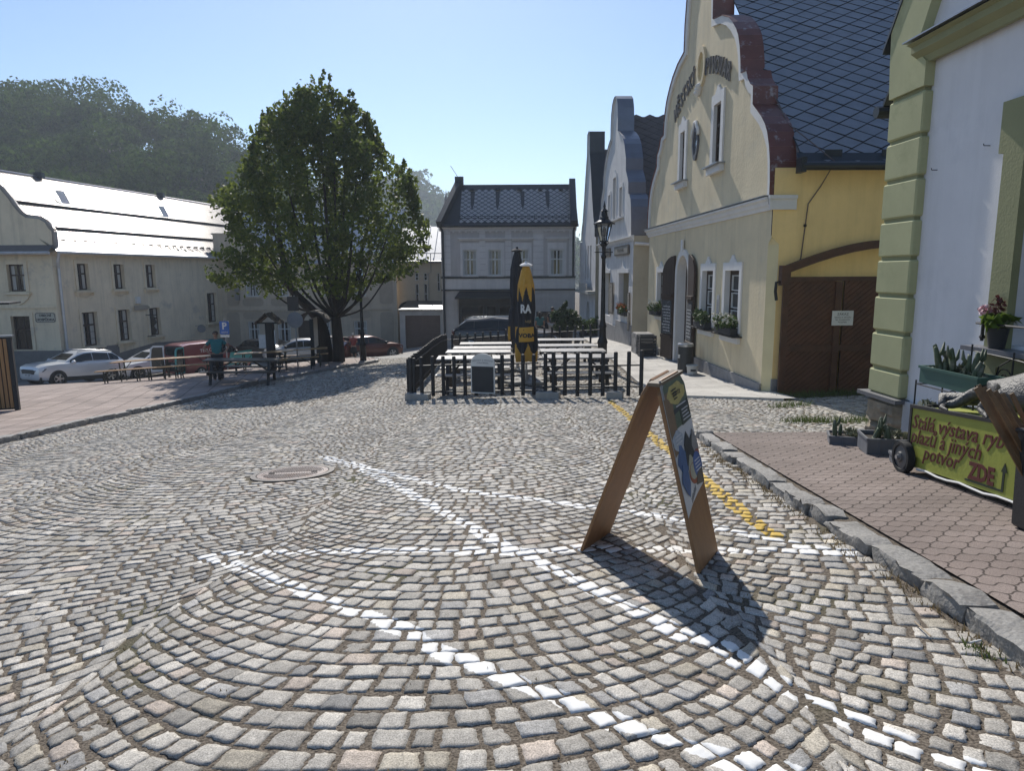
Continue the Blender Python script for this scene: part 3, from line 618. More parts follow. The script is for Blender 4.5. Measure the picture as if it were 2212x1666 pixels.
# plinth
b=MB();b.fbox(FY,1.10,6.55,-1.9,-.86,.002,.05);b.fbox(FY,8.25,11.3,-2.1,-1.05,.002,.05);b.fbox(FS,.14,.62,-1.6,-.74,.002,.05);b.build('plinth',GREYST,yh)
for (u0,u1,z0,z1) in up:
    w_=window(FY,u0,u1,z0,z1,yh,DWOOD,depth=.075,cols=2,rows=(.33,.66),t=.05,tr=.03)
    surround(FY,u0,u1,z0,z1,.20,yh,WHITE,.05,top=.26,knob=True)
    sill(FY,u0-.34,u1+.3,z0-.0,w_,TIN,.22,.03);b=MB();b.fbox(FY,u0-.28,u1+.25,z0-.20,z0-.032,.002,.12);b.build('sill_moulding',WHITE,w_)
for i,(u0,u1,z0,z1) in enumerate(lo):
    w_=window(FY,u0,u1,z0,z1,yh,DWOOD,depth=.13,cols=1,rows=(),t=.10,tr=.03)
    b=MB()
    for c0,c1,f0,f1 in ((0,.0,0,0),):
        for r in range(3):
            a=z0+.14+(z1-z0-.2)*r/3;e=a+(z1-z0-.2)/3-.05;uu0=u0+.14;uu1=u1-.14
            for (x0,x1,y0,y1) in ((uu0,uu1,a,a+.022),(uu0,uu1,e-.022,e),(uu0,uu0+.022,a+.022,e-.022),(uu1-.022,uu1,a+.022,e-.022)): b.fbox(FY,x0,x1,y0,y1,-.13,-.09)
    b.build('glazing_bars',FRAMEW,w_)
    surround(FY,u0,u1,z0,z1,.16,yh,WHITE,.04,top=.19,knob=True)
    sill(FY,u0-.28,u1+.28,z0-.05,w_,BLACKM,.24,.03);b=MB();b.fbox(FY,u0-.16,u1+.16,z0-.24,z0-.082,.002,.07);b.build('sill_moulding',WHITE,w_)
# small oval window with dark frame
ow=MB();T=lambda u,z,nn:FY(u,z,nn)
ov=lambda k:[(6.535+.20*k*math.cos(a)*(1+.12*math.cos(4*a)),5.02+.37*k*math.sin(a)) for a in [2*math.pi*i/24 for i in range(24)]]
ow.prism(ov(1.25),T,.002,.06,holes=[ov(.86)[::-1]]);o_=ow.build('oval_window',mat('oval_frame_grey',(.10,.10,.11),.6),yh)
b=MB();b.poly([ov(.9)],lambda u,z:FY(u,z,.01));b.build('pane',mat('sky_mirror_glass',(.55,.58,.6),.12,.9),o_,recalc=False)
b=MB();b.tube([FY(6.535+x,z,.05) for x,z in ((-.3,5.2),(-.26,5.38),(-.13,5.45),(-.07,5.58),(.07,5.58),(.13,5.45),(.26,5.38),(.3,5.2))],.05,6);b.build('moulding',WHITE,o_,smooth=True)
# niche in the gable with its bracket
nv=lambda k,d=0:[(6.2+.36*k*math.cos(a),6.93+.52*k*math.sin(a)) for a in [2*math.pi*i/24 for i in range(24)]]
b=MB();b.prism(nv(1.0),T,.002,.07,holes=[nv(.7)[::-1]]);nb=b.build('niche_moulding',IVORY,yh);b=MB();b.poly([nv(.72)],lambda u,z:FY(u,z,.006));b.build('niche_back',mat('niche_ochre',(.62,.49,.25),.9),nb,recalc=False)
b=MB()
for k in range(3): b.lathe(FY(6.25+.07*k,6.45-.07*k,.06),[(.02,-.1),(.1,-.04),(.12,.02),(.03,.08)],10)
b.build('bracket',WHITE,nb,smooth=True)
# lettering on the gable
LET=mat('letter_dark_iron',(.022,.02,.023),.7);LETB=mat('letter_pale_edge',(.22,.22,.22),.6)
def arc_word(s,u_start,step,parent):
    for i,ch in enumerate(s):
        uu=u_start-step*i;z=6.62-((uu-6.4)**2)/9.4+.21;sl=(uu-6.4)/4.7
        rot=sl*.8
        for (dd,bo,mm,nm) in ((.03,.016,LETB,'letter_edge'),(.06,.014,LET,'letter')):
            def TT(x,y,d,uu=uu,z=z,rot=rot,dd=dd): return FY(uu-(x*math.cos(rot)-y*math.sin(rot)),z+x*math.sin(rot)+y*math.cos(rot),dd*.5+d*6)
            text(ch,.56,parent,mm,TT,nm,sx=.8,bold=bo)
arc_word('M\u011aSTSK\u00dd',8.72,.30,yh);arc_word('PIVOVAR',5.72,.295,yh)
# door: dark recess, two open leaves with chalk menus
b=MB()
dh=hole(*door,arch=.6);b.poly([dh],lambda u,z:FY(u,z,-.55));
for i in range(len(dh)):
    p,q=dh[i],dh[(i+1)%len(dh)];b.quad(FY(*p,-.3),FY(*q,-.3),FY(*q,-.55),FY(*p,-.55))
b.build('doorway',mat('doorway_dark',(.035,.028,.02),.9),yh)
b=MB();b.prism([(door[1]-.03,-1.5)]+[(7.42+.60*math.cos(a),1.38+.6*math.sin(a)) for a in [math.pi*i/10 for i in range(11)]]+[(door[0]+.03,-1.5),(door[0]+.14,-1.5)]+[(7.42+.48*math.cos(a),1.38+.48*math.sin(a)) for a in [math.pi-math.pi*i/10 for i in range(11)]]+[(door[1]-.14,-1.5)],T,-.36,-.24);b.build('door_frame',DWOOD,yh)
b=MB();o1=[(7.42+.80*math.cos(a),1.38+.80*math.sin(a)) for a in [math.pi*i/12 for i in range(13)]];i1=[(7.42+.61*math.cos(a),1.38+.61*math.sin(a)) for a in [math.pi-math.pi*i/12 for i in range(13)]]
b.prism([(8.22,-1.5)]+o1+[(6.62,-1.5),(6.81,-1.5)]+i1+[(8.03,-1.5)],T,.002,.05);b.fbox(FY,7.33,7.51,2.12,2.44,.051,.09);b.build('door_surround',WHITE,yh)
b=MB();b.fbox(FY,6.6,8.3,-1.9,-1.24,-.3,.14);b.build('door_step',GREYST,yh)
CHALK=mat('chalk_board',(.05,.055,.06),.8,var=.5,vs=14,col2=(.32,.32,.33),c2s=11,c2lo=.56,c2hi=.68);CHALKW=mat('chalk_white',(.5,.5,.5),.9)
def door_leaf(hinge_u,ang,sgn,mirror):
    hp=FY(hinge_u,0,.06);d=(FY.u*math.cos(ang)*sgn+FY.n*math.sin(ang)).normalized();nn=Vector((d.y,-d.x,0))
    if nn.dot(FY.n)<0 and abs(math.cos(ang))>.9: nn=-nn
    L=lambda x,z,y=0:Vector((hp.x,hp.y,0))+d*x+nn*y+Vector((0,0,z))
    out=[(0,-1.2),(.74,-1.2)]+[(.74,1.4)]+[(.74*math.cos(a)*1,1.4+.6*math.sin(a)) for a in [math.pi/2*i/6 for i in range(1,7)]]
    if mirror: out=[(.86-x,z) for x,z in out][::-1]
    b=MB();b.prism(out,lambda u,z,y:L(u,z,y),-.03,.03);lf=b.build('door_leaf',DWOOD,yh)
    b=MB();b.box(L(.43,.05,.042),(.02,.02,.02));b=MB();b.prism([(.08,-.42),(.66,-.42),(.66,.62),(.08,.62)],lambda u,z,y:L(u,z,y),.032,.05);cb=b.build('menu_board',CHALK,lf)
    b=MB()
    for k in range(9):
        z=.42-k*.095;x=.14
        while x<.55:
            l=random.uniform(.04,.13);b.prism([(x,z),(x+l,z+.005),(x+l,z+.03),(x,z+.025)],lambda u,z,y:L(u,z,y),.051,.053);x+=l+.03
    b.build('chalk_writing',CHALKW,cb)
    for z in (.74,-.55):
        b=MB();b.prism([(.04,z),(.70,z),(.70,z+.09),(.04,z+.09)],lambda u,z,y:L(u,z,y),.031,.075);b.build('ledge',DWOOD,lf)
door_leaf(6.64,rad(3),-1,False);door_leaf(8.2,rad(14),1,False)
b=MB();b.fbox(FY,4.02,4.18,.28,.92,.002,.03);wb=b.build('notice_case',mat('notice_grey',(.4,.4,.41),.5),yh)
b=MB()
for k in range(8): b.fbox(FY,4.05,4.15,.36+.06*k,.38+.06*k,.031,.033)
b.build('lettering',mat('grey_print',(.16,.16,.17),.8),wb)
# roof, eaves, lightning cable
e0=FY(.60,3.60,0);pit=math.atan2(9.55-3.6,UC-.6);cu,su=math.cos(pit),math.sin(pit);ax=-FY.n
RF=lambda u,v,n=0:Vector((e0.x,e0.y,3.60))+ax*u+FY.u*(v*cu)+Vector((0,0,v*su))+(Vector((0,0,cu))-FY.u*su)*n
diamonds(RF,[(.82,0.05),(9,.05),(9,8.3),(.82,8.3)],.60,.43,[SLATE,SLATED],yh,lift=.022,gap=.02,ext=.40)
b=MB();b.tube([Vector((e0.x,e0.y,3.53))+ax*t-FY.u*.10 for t in (.35,9)],.085,10);b.quad(RF(.33,0,.012),RF(9,0,.012),RF(9,.28,.03),RF(.33,.28,.03));b.box(Vector((e0.x,e0.y,3.55))+ax*.36-FY.u*.03,(.1,.28,.28))
for t in (1.05,2.2,3.4): b.box(RF(t,.22,.05),(.34,.03,.16))
b.build('gutter',GUT,yh)
c0=RF(.36,2.1,.03)
b=MB();b.tube([RF(.38,2.3,.05),RF(.40,1.2,.06),RF(.66,.5,.12),RF(1.0,-.05,.06),FS(.93,3.2,.05),FS(.70,2.85,.03),FS(.66,2.3,.025),FS(.60,1.55,.025)],.012,5);lc=b.build('lightning_cable',mat('cable_brown',(.10,.07,.06),.6),yh)
for z,u in ((2.42,.665),(1.72,.615)):
    b=MB();b.lathe(FS(u,z,.03),[(.03,-.02),(.035,0),(.02,.03)],8,ax=FS.n);b.build('cable_clip',BLACKM,yh)
# ------------------------------------------------------------------ wooden yard gate with its notice
GW=mat('red_brown_planks',(.085,.034,.017),.62,var=.45,vs=3.0,bump=.35,bs=20);GW2=mat('gate_frame_wood',(.075,.032,.017),.6,var=.4,vs=5,bump=.3,bs=18)
FT=Frame((5.31,14.28),(1,.0293),(.0293,-1))
gt=thing('yard_gate','closed reddish brown gate of diagonal boards under an arched beam beside the yellow house','gate',tuple(FT(1.5,-1.1)))
gu0,gu1,gz0,gz1=.22,4.2,-1.05,1.30
b=MB()
for leaf in range(2):
    for (za,zb) in ((gz0,-.13),(.0,gz1)):
        u0=gu0+.12+leaf*1.05+(.0 if leaf==0 else .1);u1=u0+(.95 if leaf==0 else 2.8);
        s=-3.0
        while s<5:
            # diagonal plank: line z = za + (u-u0-s)
            pts=[]
            poly_=[(u0+s,za),(u0+s+.118,za),(u0+s+.118+(zb-za)*1.2,zb),(u0+s+(zb-za)*1.2,zb)]
            # clip to [u0,u1]
            def clip(pl,c,keep):
                o=[]
                for i in range(len(pl)):
                    p,q=pl[i],pl[(i+1)%len(pl)];pi=(p[0]-c)*keep>=0;qi=(q[0]-c)*keep>=0
                    if pi:o.append(p)
                    if pi!=qi: t=(c-p[0])/(q[0]-p[0]);o.append((c,p[1]+t*(q[1]-p[1])))
                return o
            pl=clip(poly_,u0,1);pl=clip(pl,u1,-1) if len(pl)>2 else []
            if len(pl)>2:
                n1=.03+random.uniform(0,.006);b.prism(pl,lambda u,z,n:FT(u,z,n),-.01,n1)
            s+=.128
b.build('diagonal_boards',GW,gt)
b=MB();b.fbox(FT,gu0,gu1,-.13,.0,-.01,.06);b.fbox(FT,gu0,gu0+.12,gz0,gz1,-.01,.055);b.fbox(FT,gu0,gu1,gz1,gz1+.09,-.01,.06);b.fbox(FT,gu0+1.07,gu0+1.2,gz0,gz1-.01,-.005,.075);b.build('frame',GW2,gt)
b=MB();pts=[(gu0-.05+4.2*i/12,1.42+.55*math.sin(math.pi*(i/12)*.92+.02)) for i in range(13)]
for p,q in zip(pts[:-1],pts[1:]): b.add([FT(*a,n) for a in (p,q,(q[0],q[1]+.16),(p[0],p[1]+.16)) for n in (-.02,.14)],[(1,3,5,7),(0,2,3,1),(4,6,7,5),(0,6,4,2)])
b.fbox(FT,gu0-.09,gu0+.09,1.22,1.62,-.02,.15);b.build('arched_beam',GW2,gt)
b=MB();b.tube([FT(gu0-.05,1.3,.06),FT(gu0-.17,1.28,.08),FT(gu0-.18,1.1,.08),FT(gu0-.15,.92,.08)],.03,6);b.build('bell_pull',BLACKM,gt)
sg=MB();su0,su1=gu0+1.02,gu0+1.46;sg.fbox(FT,su0,su1,.40,.70,.078,.088);s_=sg.build('notice_plate',FRAMEW,gt)
INK=mat('dark_ink',(.03,.03,.035),.7)
for s,z,h in (('Z\u00c1KAZ',.63,.072),('VJEZDU A VSTUPU',.565,.042),('NA SOUKROM\u00dd',.515,.042),('POZEMEK',.465,.042)): text(s,h,s_,INK,lambda x,y,d,z=z:FT((su0+su1)/2+x,z+y,.089+d*.3))
# ------------------------------------------------------------------ green and white house on the right
OLIVE=mat('olive_plaster',(.40,.40,.22),.9,var=.10,vs=2,bump=.08,bs=45,col2=(.27,.28,.15),c2s=1.6,c2lo=.55,c2hi=.8);BLUW=mat('white_wall',(.69,.68,.69),.92,var=.06,vs=1.5,bump=.08,bs=60,col2=(.58,.58,.60),streak=.08,c2s=1.1,c2lo=.55,c2hi=.8);OLIVED=mat('olive_trim',(.26,.26,.135),.85,var=.08,vs=3,bump=.15)
SAND=mat('sandstone',(.27,.225,.16),.95,var=.35,vs=7,bump=1.0,bs=11,col2=(.15,.13,.10),c2s=3)
FG=Frame((4.75,8.9),(.0293,-1),(-1,-.0293))
gh=thing('corner_house','white house with olive green rusticated corner, stone footing and moulded gable','house',tuple(FG(1,-.5)))
T=lambda u,z,n:FG(u,z,n)
wall(FG,[(0.5,-.8),(9.5,-.8),(9.5,7.2),(3.2,6.5),(0.5,4.9)],[hole(2.2,3.3,.78,2.9)],BLUW,gh,'wall',depth=.25,n=-.03)
FGb=Frame(tuple(FG(-.02,0).xy),(1,.0293),(-.0293,1))
wall(FGb,[(0,-.9),(7,-.9),(7,3.9),(0,3.9)],[],OLIVE,gh,'side_wall')
js=[-.06,.28,.74,1.2,1.65,2.11,2.58,3.05,3.55]
for z0,z1 in zip(js[:-1],js[1:]):
    b=MB();b.fbox(FG,-.10,.60,z0+.022,z1-.022,-.05,.075);b.build('quoin_block',OLIVE,gh,bevel=.018)
b=MB();b.fbox(FG,-.07,.56,-.06,3.6,-.05,.045);b.build('pilaster_core',OLIVED,gh)
b=MB();b.prism([(-.10,3.575),(.60,3.575),(.60,3.84),(.42,4.0),(.42,4.1),(.60,4.45),(.95,4.95),(1.5,5.4),(1.5,6.4),(.9,5.9),(.35,5.35),(.0,4.75),(-.16,4.35),(-.14,4.0)],T,-.05,.085);b.build('gable_band',OLIVE,gh)
cornice(FG,.42,9,3.83,[(0,0),(.06,0),(.08,.07),(.16,.12),(.16,.19),(.22,.215),(.0,.24)],OLIVED,gh)
b=MB();b.fbox(FG,.38,9,4.071,4.085,-.03,.25);b.build('flashing',TIN,gh)
b=MB();b.fbox(FG,-.22,.66,-.10,-.05,-.05,.15);b.build('footing_ledge',mat('slate_ledge',(.13,.13,.135),.7,bump=.3),gh)
def rock(u0,u1,z0,z1,sd):
    b=MB();k=9;r=random.Random(sd)
    def fn(i,j):
        e=min(i,1-i,j,1-j);return FG(u0+(u1-u0)*i,z0+(z1-z0)*j,.02+ (0 if e<.01 else .06+.045*r.random()))
    b.sheet(fn,k,k);return b
for z0,z1,sd in ((-.75,-.44,1),(-.43,-.11,2)):
    b=rock(-.1,.64,z0,z1,sd)
    def fb(i,j,r=random.Random(sd+9)): e=min(i,1-i,j,1-j);return FGb(-.02+.9*i,z0+(z1-z0)*j,.0+(0 if e<.01 else .04+.04*r.random()))
    b.quad(FG(.64,z0,.02),FG(.64,z0,-.1),FG(.64,z1,-.1),FG(.64,z1,.02));b.quad(FG(-.1,z0,.02),FG(-.1,z0,-.3),FG(-.1,z1,-.3),FG(-.1,z1,.02));b.build('foundation_stone',SAND,gh,smooth=25)
b=MB();b.fbox(FG,.62,9,-.8,-.06,-.02,.03);b.build('lower_wall',mat('lower_plaster',(.42,.43,.44),.95,bump=.3,bs=30,var=.15),gh)
wn=window(FG,2.2,3.3,.78,2.9,gh,FRAMEW,depth=.24,cols=2,rows=(.7,))
b=MB();b.prism([(1.93,.74),(2.2,.74),(2.2,2.9),(3.3,2.9),(3.3,.74),(3.57,.74),(3.57,2.62),(3.62,2.62),(3.62,3.1),(1.86,3.1),(1.86,2.62),(1.93,2.62)],T,-.028,.05);b.build('window_surround',OLIVED,gh)
b=MB();b.fbox(FG,1.80,3.7,.70,.745,-.02,.2);b.build('sill',mat('sill_tin',(.22,.22,.24),.4,.5),wn)
b=MB();b.prism([(1.93,-.2),(3.57,-.2),(3.57,.70),(1.93,.70)],T,-.027,.03,holes=[[(2.1,.0),(2.1,.55),(3.4,.55),(3.4,.0)]]);b.prism([(2.1,.0),(3.4,.0),(3.4,.55),(2.1,.55)],T,-.027,.008);b.build('apron_panel',OLIVED,gh)
b=MB();b.tube([FG(1.95,.98,.055),FG(1.95,.98,.16),FG(3.5,.98,.16)],.012,6)
for z in (.84,1.10): b.lathe(FG(1.95,z,.09),[(.012,-.03),(.03,0),(.012,.03)],8)
b.tube([FG(1.95,.80,.09),FG(1.95,1.14,.09)],.016,6);b.build('window_rail',BLACKM,gh)
b=MB();e=FG(-.05,3.6,0);ex=FGb.u
b.add([FG(-.48,3.62,-.05),FG(-.48,3.62,-6),FG(-.02,4.25,-6),FG(-.02,4.25,-.05),FG(-.48,3.56,-.05),FG(-.48,3.56,-6),FG(-.02,4.2,-6),FG(-.02,4.2,-.05)],[(0,1,2,3),(4,7,6,5),(0,3,7,4),(0,4,5,1)])
b.add([FG(-.30,4.22,.10),FG(-.30,4.22,-6),FG(.9,6.0,-6),FG(.9,6.0,.10),FG(-.30,4.16,.10),FG(-.30,4.16,-6),FG(.9,5.92,-6),FG(.9,5.92,.10)],[(0,1,2,3),(4,7,6,5),(0,3,7,4),(0,4,5,1)])
b.build('roof',GUT,gh)
b=MB();b.tube([FG(-.50,3.52,.02),FG(-.50,3.52,-6)],.075,10);b.build('gutter',GUT,gh)
for u,z in ((.80,2.62),(1.62,2.74)):
    b=MB();b.tube([FG(u,z,-.03),FG(u,z,.035),FG(u,z+.02,.04)],.005,5);b.build('wall_hook',BLACKM,gh)
# ------------------------------------------------------------------ pale gabled house (second in the row)
PALE=mat('pale_grey_plaster',(.65,.63,.61),.92,streak=.2,var=.1,vs=1.3,bump=.35,bs=16,col2=(.47,.46,.44),c2s=1.0,c2lo=.58,c2hi=.8);BEIGES=mat('beige_side_plaster',(.42,.37,.27),.95,var=.15,vs=1.2,bump=.25,bs=16,col2=(.24,.21,.17),c2s=.8,c2lo=.6,c2hi=.75)
TINB=mat('blue_grey_tin',(.17,.185,.22),.38,.45,var=.12,vs=2);BRNROOF=mat('brown_roof_slate',(.075,.062,.060),.7,var=.25,vs=3);BRNJ=mat('brown_roof_joint',(.04,.033,.032),.8)
def gable_house(root,F,half,UC,umax,umin,zb,holes,wallm,bandm,copm,TH,bw=.12,depth=.22):
    gab=[(UC-h,z) for h,z in half]+[(UC+h,z) for h,z in half[::-1][1:]];z0=half[0][1]
    outl=[(umin,zb),(umax,zb-.25),(umax,z0)]+[(UC+h,z) for h,z in half]+[(UC-h,z) for h,z in half[::-1][1:]]+[(umin,z0)]
    wall(F,outl,holes,wallm,root,'facade',depth=depth)
    b=MB()
    for i in range(len(gab)-1):
        p,q=gab[i],gab[i+1];cx=lambda r:(UC+(r[0]-UC)*(1-bw/max(abs(r[0]-UC),bw*2.2)),r[1]-bw*.6*(1 if r[1]>z0+.1 else 0))
        vs=[F(*r,nn) for r in (p,q,cx(q),cx(p)) for nn in (.002,.05)];b.add(vs,[(1,3,5,7),(0,2,3,1),(4,6,7,5)])
    b.build('gable_band',bandm,root)
    b=MB()
    for i in range(len(gab)-1):
        p,q=gab[i],gab[i+1]
        e=lambda r:(UC+(r[0]-UC)*1.005,r[1]+.015)
        b.quad(F(*e(p),.08),F(*e(q),.08),F(*e(q),-TH),F(*e(p),-TH));b.quad(F(*e(p),.08),F(*e(q),.08),F(*q,.051),F(*p,.051))
    b.build('coping',copm,root,smooth=35)
    b=MB();b.poly([gab],lambda u,z:F(u,z,-TH+.02));b.build('gable_back',wallm,root,recalc=False)
def main_roof(root,F,u_eave,z_eave,uc,z_ridge,m,back=9,front=.3,du=.6,dv=.42,jm=None):
    e=F(u_eave,z_eave,0);p=math.atan2(z_ridge-z_eave,uc-u_eave);cu,su=math.cos(p),math.sin(p);ax=-F.n;L=math.hypot(z_ridge-z_eave,uc-u_eave)
    RF=lambda u,v,n=0:Vector((e.x,e.y,z_eave))+ax*u+F.u*(v*cu)+Vector((0,0,v*su))+(Vector((0,0,cu))-F.u*su)*n
    diamonds(RF,[(front,0),(back,0),(back,L),(front,L)],du,dv,m,root,lift=.014,gap=.012)
    e2=F(2*uc-u_eave,z_eave,0);R2=lambda u,v,n=0:Vector((e2.x,e2.y,z_eave))+ax*u-F.u*(v*cu)+Vector((0,0,v*su))
    b=MB();b.quad(R2(front,0),R2(back,0),R2(back,L),R2(front,L));b.build('rear_roof',m[0],root);return RF
wo=P(1370,752,26.8);FW=Frame(tuple(wo.xy),(-.0293,1),(-1,-.0293))
wh=thing('gabled_house','pale grey gabled house with blue grey tin coping beside the yellow house','house',tuple(FW(4.5,-1.7)))
half=[(4.22,2.9),(4.17,3.5),(4.08,4.0),(3.95,4.31),(3.75,4.48),(3.5,4.56),(3.46,5.0),(3.3,5.18),(3.02,5.42),(2.9,5.54),(2.86,6.0),(2.72,6.25),(2.45,6.63),(2.15,6.88),(1.85,7.06),(1.3,7.3),(.92,7.42),(.9,7.9),(.82,8.4),(.6,8.8),(.3,8.98),(0,9.02)]
ups=[(5.95,6.5,3.83,5.02),(4.5,5.2,3.83,5.62),(3.0,3.62,3.83,5.03)];los=[(1.35,3.55,-.28,1.48),(5.75,7.4,-.5,1.48)]
gable_house(wh,FW,half,4.93,9.2,.55,-2.1,[hole(*q) for q in ups+los],PALE,PALE,TINB,.62)
for q in ups:
    w_=window(FW,*q,wh,DWOOD,depth=.2,cols=1 if q[1]-q[0]<.6 else 2,rows=(.6,),t=.05);surround(FW,*q,.10,wh,WHITE,.035,top=.16,knob=(q[3]>5.3))
b=MB();b.fbox(FW,2.7,6.8,3.74,3.80,.002,.14);b.build('sill',PALE,wh)
for q in los:
    w_=window(FW,*q,wh,DWOOD,depth=.5,cols=1,rows=(),t=.06)
    b=MB()
    for a,c in ((q[0],q[0]-.003),(q[1],q[1]+.003)): b.quad(FW(a,q[2],-.2),FW(a,q[3],-.2),FW(a,q[3],-.55),FW(a,q[2],-.55))
    for zz in (q[2],q[3]): b.quad(FW(q[0],zz,-.2),FW(q[1],zz,-.2),FW(q[1],zz,-.55),FW(q[0],zz,-.55))
    b.build('reveal',BEIGES,w_,recalc=False)
    b=MB();c=(q[0]+q[1])/2;hw=(q[1]-q[0])/2
    b.prism([(q[0]-.14,q[3]),(q[1]+.14,q[3]),(q[1]+.14,q[3]+.14),(c+.4,q[3]+.16),(c+.15,q[3]+.3),(c,q[3]+.48),(c-.15,q[3]+.3),(c-.4,q[3]+.16),(q[0]-.14,q[3]+.14)],lambda u,z,n:FW(u,z,n),.002,.06);b.build('window_hood',WHITE,wh)
cornice(FW,.5,9.2,2.72,[(0,0),(.03,0),(.06,.08),(.14,.14),(.14,.19),(0,.21)],WHITE,wh)
b=MB();b.fbox(FW,.56,3.9,-1.8,-.55,.002,.06);b.fbox(FW,3.95,9.2,-2.1,-.85,.002,.06);b.build('plinth',GREYST,wh)
b=MB();b.fbox(FW,1.2,4.3,2.22,2.6,.05,.09);sb=b.build('sign_board',mat('old_sign_wood',(.20,.165,.12),.7,var=.3,vs=9),wh);b=MB()
b.fbox(FW,1.3,4.2,2.27,2.55,.091,.097);sb2=b.build('sign_panel',mat('sign_panel_grey',(.27,.25,.21),.7,var=.2,vs=12),sb)
text('KOLONI\u00c1L',.2,sb,mat('sign_letter',(.09,.075,.055),.7),lambda x,y,d:FW(2.75-x,2.41+y,.098+d),sx=1.5)
b=MB();b.fbox(FW,5.6,7.0,2.22,2.62,.03,.07);b.build('sign_board',mat('old_sign_wood',(.2,.16,.12)),wh)
b=MB()
for u0,u1,z0,z1 in ((4.55,5.5,-.35,1.05),(.72,1.1,.0,.72),(.72,1.1,-.8,-.05)): b.fbox(FW,u0,u1,z0,z1,.06,.09)
mb=b.build('menu_boards',mat('menu_brown',(.12,.10,.08),.7),wh);b=MB()
for u0,u1,z0,z1 in ((4.65,5.4,-.28,.98),(.77,1.05,.05,.67),(.77,1.05,-.75,-.1)):
    b.fbox(FW,u0,u1,z0,z1,.091,.095)
b.build('menu_sheets',mat('menu_sheet',(.36,.32,.26),.8,var=.5,vs=16,col2=(.08,.07,.06),c2s=24,c2lo=.5,c2hi=.56),mb)
FWS=Frame(tuple(FW(.55,0).xy),(1,.0293),(.0293,-1))
wall(FWS,[(0,-2),(7,-2),(7,2.9),(0,2.9)],[hole(1.0,1.9,-2,.95)],BEIGES,wh,'side_wall');b=MB();b.fbox(FWS,.9,2.0,-2,.95,-.3,-.2);b.build('side_door',BLACKM,wh)
main_roof(wh,FW,.35,2.95,4.93,8.2,[BRNROOF,BRNJ],back=10,front=.98)
b=MB();b.tube([FWS(.02,2.6,.1),FWS(.75,2.55,.15),FWS(.75,2.45,.25)],.06,8);b.build('gutter_spout',WHITE,wh)
# ------------------------------------------------------------------ narrow gabled house (third)
no=P(1285,729,37.3);FN=Frame(tuple(no.xy),(-.0293,1),(-1,-.0293))
nh=thing('gabled_house','narrow house with a steep dark coped gable beside the grey corner house','house',tuple(FN(2.5,-1.8)))
half=[(2.75,3.35),(2.7,3.8),(2.5,4.1),(2.2,4.4),(1.6,5.6),(1.3,6.4),(.75,7.6),(.55,8.0),(.5,9.1),(0,9.2)]
ups=[(1.7,2.2,1.1,3.0),(2.75,3.25,1.1,3.0),(3.8,4.2,1.1,2.8)]
gable_house(nh,FN,half,2.8,6.75,.1,-2.2,[hole(*q) for q in ups]+[hole(2.2,3.4,-2.2,-.1,arch=.5)],PALE,WHITE,GUT,.75,bw=.1)
for q in ups: window(FN,*q,nh,DWOOD,depth=.18,cols=1,rows=(.6,),t=.05)
window(FN,2.2,3.4,-2.2,-.1,nh,DWOOD,depth=.2,cols=2,rows=(),t=.08,name='entrance_door')
b=MB();b.fbox(FN,.1,5.7,.35,.52,.002,.4);b.fbox(FN,1.2,4.4,.62,.9,.28,.33);b.fbox(FN,1.2,4.4,.52,.6,.05,.32);b.build('balcony',mat('balcony_stone',(.42,.4,.36),.9),nh)
FNS=Frame(tuple(FN(.1,0).xy),(1,.0293),(.0293,-1));wall(FNS,[(0,-2),(8,-2),(8,3.3),(0,3.3)],[],BEIGES,nh,'side_wall')
main_roof(nh,FN,-.1,3.2,2.8,8.2,[BRNROOF,BRNJ],back=10,front=1.1)
b=MB();b.tube([FNS(.25,3.3,.1),FNS(.25,-1.8,.1)],.09,8);b.build('downpipe',GUT,nh)
# ------------------------------------------------------------------ grey two storey house closing the square
FC=Frame((-4.35,44),(1,0),(0,-1))
CG=mat('grey_blue_plaster',(.49,.455,.435),.92,streak=.15,var=.08,vs=1.5,bump=.2,bs=20);CGW=mat('light_grey_plaster',(.64,.605,.58),.92,streak=.12,var=.07,vs=2,bump=.2,bs=20);CGD=mat('shopfront_dark',(.07,.065,.065),.6,var=.2)
ch=thing('corner_house','two storey grey house with lozenge slate roof closing the far end of the square','house',tuple(FC(4.2,-3)))
ws=[(1.34,2.21),(2.92,3.76),(4.61,5.45),(6.78,7.62)]
wall(FC,[(0,-3.6),(8.35,-3.2),(8.35,4.4),(0,4.4)],[hole(a,c,1.36,2.94) for a,c in ws]+[hole(1.0,4.5,-3.3,.05)],CG,ch,depth=.16)
for i,(a,c) in enumerate(ws):
    window(FC,a,c,1.36,2.94,ch,FRAMEW,depth=.12,cols=2,rows=(.63,),t=.07,curtain=.22,tr=.04)
    surround(FC,a,c,1.36,2.94,.17,ch,CGW,.05,top=.42);b=MB();b.fbox(FC,a-.3,c+.3,3.60,3.68,.002,.2);b.fbox(FC,a-.22,c+.22,3.50,3.598,.002,.1);b.build('window_hood',GUT if 0 else CGW,ch)
    sill(FC,a-.1,c+.1,1.36,ch,CGW,.14,.07)
def strip(b,u0,u1,z0,z1,n1=.045,step=.37):
    z=z0
    while z<z1-.05: b.fbox(FC,u0,u1,z+.012,min(z+step,z1)-.012,.002,n1);z+=step
for u0,u1 in ((.0,.58),(2.38,2.75),(3.98,4.36),(5.72,6.36),(7.95,8.34)):
    b=MB();strip(b,u0,u1,1.32,4.08);b.build('rusticated_strip',CGW,ch)
bA,bB=MB(),MB();z=-3.4;r=0
